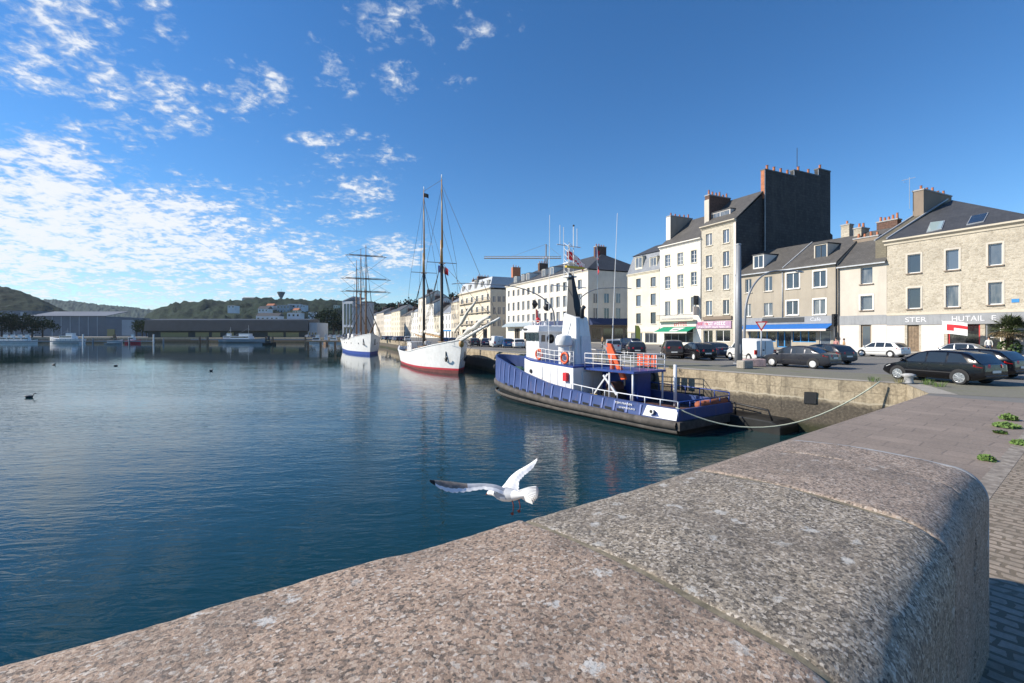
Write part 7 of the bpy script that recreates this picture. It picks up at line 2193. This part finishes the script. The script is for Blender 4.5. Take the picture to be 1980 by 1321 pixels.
def boat(label, px, y, L, hcol, cabcol, rz=0.0, mast=4.0, flip=1, hh=1.3, cab=True, base=WATER, name='fishing_boat', group=None):
    p = at(px, HZ, y); t_ = thing(name, label, 'boat', (p.x, y, base), rz, group)
    n = 12; mb = MB(); rings = []
    for i in range(n + 1):
        u = i / n; x = (u - .5) * L * flip; wv = L * .16 * (1 if u < .5 else max(.02, 1 - ((u - .5) / .5) ** 2.2)) * (.85 if u < .1 else 1); zt = hh * (1 + .45 * max(0, (u - .5) * 2) ** 2)
        rings.append([(x, -wv * .6, -.4), (x, -wv * .9, hh * .3), (x, -wv, zt), (x, wv, zt), (x, wv * .9, hh * .3), (x, wv * .6, -.4)])
    mb.loft(rings); mb.build('hull', M[hcol], t_)
    if cab:
        x0, x1 = sorted((-.28 * L * flip, .12 * L * flip))
        m = MB(); m.loft([[(x0, -L * .1, hh), (x1, -L * .1, hh), (x1, L * .1, hh), (x0, L * .1, hh)], [(x0, -L * .1, hh + 1.5), (x1 - .4, -L * .1, hh + 1.5), (x1 - .4, L * .1, hh + 1.5), (x0, L * .1, hh + 1.5)]]); c = m.build('cabin', M[cabcol], t_)
        m = MB(); m.box(x0 + .3, x1 - .5, -L * .1 - .03, -L * .1 - .003, hh + .75, hh + 1.25); m.build('cabin_window', M['dark_glass'], c)
        m = MB(); m.box(x0 + (x1 - x0) * .4, x1 - .5, -L * .06, L * .06, hh + 1.503, hh + 2.8); m.build('wheelhouse', M[cabcol], t_)
    if mast:
        xm = .05 * L; m = MB(); m.tube([(xm, 0, hh), (xm, 0, hh + mast)], .07, 6); m.tube([(xm, 0, hh + mast * .8), (xm - L * .3, 0, hh + 1.5)], .04, 4); m.tube([(xm, -1, hh + mast * .7), (xm, 1, hh + mast * .7)], .05, 4); m.build('mast', M['grey_metal'], t_)
    return t_
boat('white motor yacht with raked decks behind the long jetty', 128, 216, 15, 'ship_white', 'ship_white', 0, 5, -1, 2.0)
boat('small white boat with open cabin by the grey hall', 223, 218, 6, 'ship_white', 'mast_brown', .2, 3)
boat('red and white boat near the light front of the blue grey hall', 258, 218, 7, 'boot_red', 'ship_white', 0, 2)
boat('low dark skiff moored in front of the long jetty', 220, 198, 7, 'jetty', 'jetty', 0, 0, 1, .6, False)
boat('grey trawler with white upperworks before the dark warehouse', 476, 232, 24, 'block_grey', 'ship_white', 0, 7, 1, 1.7)
boat('reddish trawler moored left of the grey trawler', 444, 238, 10, 'boot_brown', 'ship_white', 0, 6, 1, 1.8)
boat('dark hulled small boat berthed at the far corner next to the timber jetty', 630, 200, 7, 'mast_brown', 'ship_white', -1.2, 6, 1, 1.3)
boat('white sailing yacht with bare mast at the far corner', 615, 228, 9, 'ship_white', 'ship_white', .3, 11, 1, 1.1)
boat('white day boat moored right of the bare masted yacht', 648, 226, 8, 'ship_white', 'ship_white', .1, 4, 1, 1.0)
boat('small workboat with dark figure on the open water before the warehouse', 521, 190, 5, 'mast_black', 'dark_metal', .3, 1.5, 1, .7)
for i, (px, lb) in enumerate(((12, 'leftmost of the white yachts moored at the left edge'), (26, 'second white yacht moored at the left edge'), (40, 'third white yacht moored at the left edge'), (54, 'rightmost of the white yachts moored at the left edge'))):
    boat(lb, px, 224, 8, 'ship_white', 'ship_white', .2, 5 - i * .5, 1, 1.2, True, WATER, 'yacht', 'white yachts at the left edge')
# white cars and vans along the far quay
for i, px in enumerate((595, 606, 640, 648, 656, 664, 672)):
    c2 = copy_thing(whitecar, at(px, HZ, 246) * Vector((1, 1, 0)) if False else (at(px, HZ, 243).x, 243, 0), R(90), 'distant %s car %s' % (('white', 'grey', 'white', 'silver', 'white', 'blue', 'silver')[i], ('by the small pale end building', 'just right of the small pale end building', 'below the tallest dark tree at the far corner', 'left of the modern white block', 'before the left bay of the modern white block', 'before the middle bay of the modern white block', 'before the right bay of the modern white block')[i]), 'distant cars at the far corner', {'white_car_paint': M[('car_white', 'car_grey', 'car_white', 'car_silver', 'car_white', 'car_blue', 'car_silver')[i]]} if i not in (0, 2, 4) else None)
# ducks on the water
for i, (px, py) in enumerate(((104, 706), (57, 769), (224, 708), (408, 718))):
    p = on(px, py, WATER); t_ = thing('duck', ('dark duck swimming farthest left below the motor yacht', 'dark duck swimming nearest on the left, lowest of four', 'dark duck swimming below the red boat', 'dark duck swimming alone toward the middle of the basin')[i], 'duck', p, R(30 * i), 'ducks on the basin')
    m = MB(); m.loft([[(x, math.cos(a) * r_, z + math.sin(a) * r_ * .8) for a in [2 * math.pi * k / 8 for k in range(8)]] for (x, z, r_) in ((-.28, .14, .015), (-.18, .08, .1), (0, .06, .14), (.15, .08, .11), (.2, .16, .06), (.22, .26, .05), (.28, .29, .055), (.34, .28, .02), (.4, .27, .012))])
    m.build('body', M['dark_metal'], t_, smooth=True)

# ================================================================== THE GULL
M['gull_white'] = paint('gull_white', (.80, .80, .79), .8, .04, scale=20)
M['gull_grey'] = paint('gull_grey', (.40, .42, .45), .85, .12, scale=20)
M['gull_brown'] = paint('gull_brown_grey', (.21, .18, .15), .85, .3, scale=30)
M['gull_black'] = paint('gull_black', (.015, .014, .014), .8, .2)
M['gull_red'] = paint('gull_red', (.16, .035, .025), .6, .2)
GY = 3.75
gc = at(978, 956, GY)
gull = thing('gull', 'white and grey gull flying off over the water just beyond the granite parapet', 'gull', gc)
def gp(px, py, dy=0.0): return at(px, py, GY + dy) - gc
mb = MB()
# body: spine from bill to tail root, seen flying away to the left
spine = [(939.5, 957, .16, .002), (941.5, 955.5, .155, .008), (944, 954, .15, .016), (948, 952.5, .14, .027), (953, 952, .125, .031), (959, 953, .105, .036), (966, 955, .08, .052), (975, 956.5, .05, .062), (985, 957, .015, .062), (995, 957.5, -.02, .050), (1003, 958, -.05, .036), (1010, 958.5, -.075, .020), (1014, 958.5, -.09, .008)]
rings = []; n = 14
pts = [gp(a, b_, c_) for a, b_, c_, r in spine]
for i, p in enumerate(pts):
    d = (pts[min(i + 1, len(pts) - 1)] - pts[max(0, i - 1)]).normalized(); s = d.cross(Vector((0, 0, 1))).normalized(); u = s.cross(d); r = spine[i][3]
    rings.append([p + s * math.cos(2 * math.pi * k / n) * r + u * math.sin(2 * math.pi * k / n) * r * .85 for k in range(n)])
o = len(mb.v); mb.loft(rings)
# colours of the body: bill dark red, head and belly white, mantle grey
for fi in range(len(mb.f)):
    c = sum((mb.v[i] for i in mb.f[fi]), Vector()) / len(mb.f[fi]); k = min(range(len(pts)), key=lambda q: (pts[q] - c).length)
    up = c.z - pts[k].z
    mb.mi[fi] = 4 if k <= 1 else (1 if 6 <= k <= 9 and up > -.012 else 0)
def wing(lead, trail, mat_fn, th=.008, feathers=None, ph=0.0):
    """lead / trail: lists of points root -> tip; feather notches cut into the trailing edge"""
    N = 36; M_ = 7
    def pl(L, t):
        x = t * (len(L) - 1); i = min(int(x), len(L) - 2); f = x - i
        p0 = L[max(i - 1, 0)]; p1 = L[i]; p2 = L[i + 1]; p3 = L[min(i + 2, len(L) - 1)]
        return .5 * ((2 * p1) + (p2 - p0) * f + (2 * p0 - 5 * p1 + 4 * p2 - p3) * f * f + (3 * p1 - p0 - 3 * p2 + p3) * f ** 3)
    top = []; bot = []
    for i in range(N + 1):
        t = i / N; a, b_ = pl(lead, t), pl(trail, t)
        saw = (t * 13 + ph) % 1.0; b_ = a + (b_ - a) * (1 - (.16 if t > .25 else .08) * saw * saw)
        for j in range(M_ + 1):
            v = j / M_; p = a.lerp(b_, v); camb = math.sin(math.pi * min(1, v * 1.2)) * .014 * (1 - t * .6)
            tt = th * (1 - .8 * t) * math.sin(math.pi * (.08 + .9 * v)) + .0008
            p = p + Vector((0, 0, camb)); top.append(p + Vector((0, -.2, 1)) * tt); bot.append(p - Vector((0, -.2, 1)) * tt)
    o = len(mb.v); mb.v += top + bot; K = (N + 1) * (M_ + 1); W_ = M_ + 1
    for i in range(N):
        for j in range(M_):
            a = i * W_ + j; q = [a, a + W_, a + W_ + 1, a + 1]; mt = mat_fn((i + .5) / N, (j + .5) / M_)
            mb.f.append([o + x for x in q]); mb.mi.append(mt); mb.f.append([o + K + x for x in reversed(q)]); mb.mi.append(mt if mt != 1 else 0)
        for j, rev in ((0, 1), (M_, 0)):
            a = i * W_ + j; mb.f.append([o + a, o + a + W_, o + K + a + W_, o + K + a]); mb.mi.append(mat_fn((i + .5) / N, j / M_))
    i = N
    for j in range(M_): a = i * W_ + j; mb.f.append([o + a, o + a + 1, o + K + a + 1, o + K + a]); mb.mi.append(mat_fn(1, j / M_))
lw_l = [gp(*q) for q in ((978, 946, .07), (958, 938.5, .09), (932, 935.5, .08), (903, 935.5, .02), (876, 932, -.06), (852, 929.5, -.12), (830, 928, -.18))]
lw_t = [gp(*q) for q in ((975, 958, -.03), (955, 950, -.04), (930, 947.5, -.05), (905, 951.5, -.10), (880, 953.5, -.16), (856, 948, -.19), (832, 933, -.20))]
def lm_(t, v):
    if t > .93: return 3
    if v < .16 and t < .45: return 0
    if t > .5 and v < .55 - (t - .5) * .3: return 2
    if v > .72: return 0
    return 1 if t < .5 else 2
wing(lw_l, lw_t, lm_, .010)
rw_l = [gp(*q) for q in ((968, 945, .09), (976, 936, .13), (987, 922, .18), (1000, 911, .22), (1014, 903, .25), (1027, 895, .27), (1038, 887, .28))]
rw_t = [gp(*q) for q in ((1003, 953, .0), (1004, 942, .05), (1004, 932, .09), (1011, 924, .13), (1020, 915, .17), (1031, 905, .22), (1039, 890, .26))]
wing(rw_l, rw_t, lambda t, v: 0, .009, None, .4)
# fanned tail
ta = [gp(*q) for q in ((996, 949, .0), (1010, 948, -.03), (1024, 947, -.06), (1036, 949, -.09))]
for k in range(9):
    f = k / 8; a = gp(1003, 953 + 8 * f, -.05); tip = gp(1039 - 4 * f * f - 16 * max(0, f - .6), 945 + 29 * f, -.12 - .05 * f); d = (tip - a); s = d.cross(Vector((0, 1, .3))).normalized() * .027
    e = Vector((0, .0015 * k, .001 * k))
    mb.cur = 0
    mb.prism([a - s * .7 + e, a + d * .6 - s * 1.05 + e, tip - s * .8 + e, tip + d * .04 + e, tip + s * .8 + e, a + d * .6 + s * 1.05 + e, a + s * .7 + e], Vector((.0005, .003, .003)))
mb.cur = 4
for dx, dy in ((0, 0), (13, -.03)):
    a = gp(990 + dx, 966, -.03 + dy); b_ = gp(993 + dx, 978 + dx * .1, -.06 + dy); c_ = gp(992 + dx, 990 - dx * .4, -.05 + dy)
    mb.tube([a, b_, c_], [.005, .004, .003], 6)
    mb.prism([c_, c_ + Vector((-.022, .0, -.012)), c_ + Vector((-.008, .0, -.03)), c_ + Vector((.008, .0, -.02))], (0, .004, 0))
for sgn in (1, -1):
    e = gp(945.5, 952.6, .148) + Vector((0, -.019 * sgn, .008)); mb.cur = 3; mb.ball(e, .0045, 6)
go = mb.build('body', [M['gull_white'], M['gull_grey'], M['gull_brown'], M['gull_black'], M['gull_red']], gull, auto=1.0, fix=True)

# ================================================================== WEEDS
M['weed'] = paint('weed_leaf', (.10, .17, .035), .7, .4, scale=20)
M['dry_grass'] = paint('dry_grass', (.24, .22, .10), .9, .4, scale=20)
def weed(label, p, r, h, n, seed, mat='weed', group='weeds in the quay joints', blade=False):
    rnd = random.Random(seed); t_ = thing('weed', label, 'weed', p, rnd.uniform(0, 6), group); m = MB()
    for i in range(n):
        a = rnd.uniform(0, 6.283); rr = r * math.sqrt(rnd.random()); b_ = Vector((math.cos(a) * rr, math.sin(a) * rr, 0))
        if blade:
            tip = b_ + Vector((math.cos(a) * h * .5, math.sin(a) * h * .5, h * rnd.uniform(.5, 1.1))); mid = b_.lerp(tip, .5) + Vector((0, 0, h * .15)); w = Vector((-math.sin(a), math.cos(a), 0)) * .006
            m.add([b_ - w, b_ + w, mid + w, tip, mid - w], [(0, 1, 2, 4), (4, 2, 3)])
        else:
            c = b_ + Vector((0, 0, h * rnd.uniform(.15, 1) * (1 - rr / r * .5))); u = Vector((rnd.gauss(0, 1), rnd.gauss(0, 1), rnd.gauss(0, .6))).normalized(); w = u.orthogonal().normalized(); s = rnd.uniform(.012, .03)
            m.add([c + u * s * 1.4, c + w * s, c - u * s * 1.4, c - w * s], [(0, 1, 2, 3)])
            if i % 3 == 0: m.tube([b_ * .4, c], .003, 3, cap=False)
    m.build('leaves', M[mat], t_); return t_
for i, (px, py, r, h, n, lb) in enumerate(((1908, 890, .10, .10, 160, 'green weed at the foot of the parapet end'), (1945, 826, .22, .12, 330, 'larger green weed in the gutter halfway along the slabs'), (1950, 812, .16, .16, 220, 'upper green weed in the gutter, behind the larger one'), (1978, 860, .16, .10, 220, 'green weed at the right picture edge on the setts'), (1934, 838, .1, .07, 120, 'small green weed in the gutter, nearest below the larger one'))):
    weed(lb, on(px, py, .01), r, h, n, 200 + i)
for i, (px, py, lb) in enumerate(((1792, 744, 'grass tuft on the quay edge by the black hatchback rear door'), (1740, 741, 'grass tuft on the quay edge left of the bollard'), (1816, 748, 'grass tuft at the inner corner of the two quays'), (1300, 713, 'grass tuft on the quay edge right of the tyre fenders'), (1690, 738, 'grass tuft on the quay edge where the rope is tied'))):
    weed(lb, on(px, py, .0), .2, .24, 60, 230 + i, 'dry_grass' if i % 2 else 'weed', 'grass tufts on the quay edge', True)

# ================================================================== AIR
vm = bpy.data.materials.new('haze_air'); vm.use_nodes = True
nt = vm.node_tree; nt.nodes.remove(nt.nodes['Principled BSDF'])
pv = nt.nodes.new('ShaderNodeVolumePrincipled'); pv.inputs['Color'].default_value = (.72, .84, 1.0, 1); pv.inputs['Density'].default_value = .00006
nt.links.new(pv.outputs[0], nt.nodes['Material Output'].inputs['Volume'])
mb = MB(); mb.box(-3000, 3000, -400, 2700, -6, 190)
hz_ = mb.build('haze', vm); tag(hz_, kind='stuff')
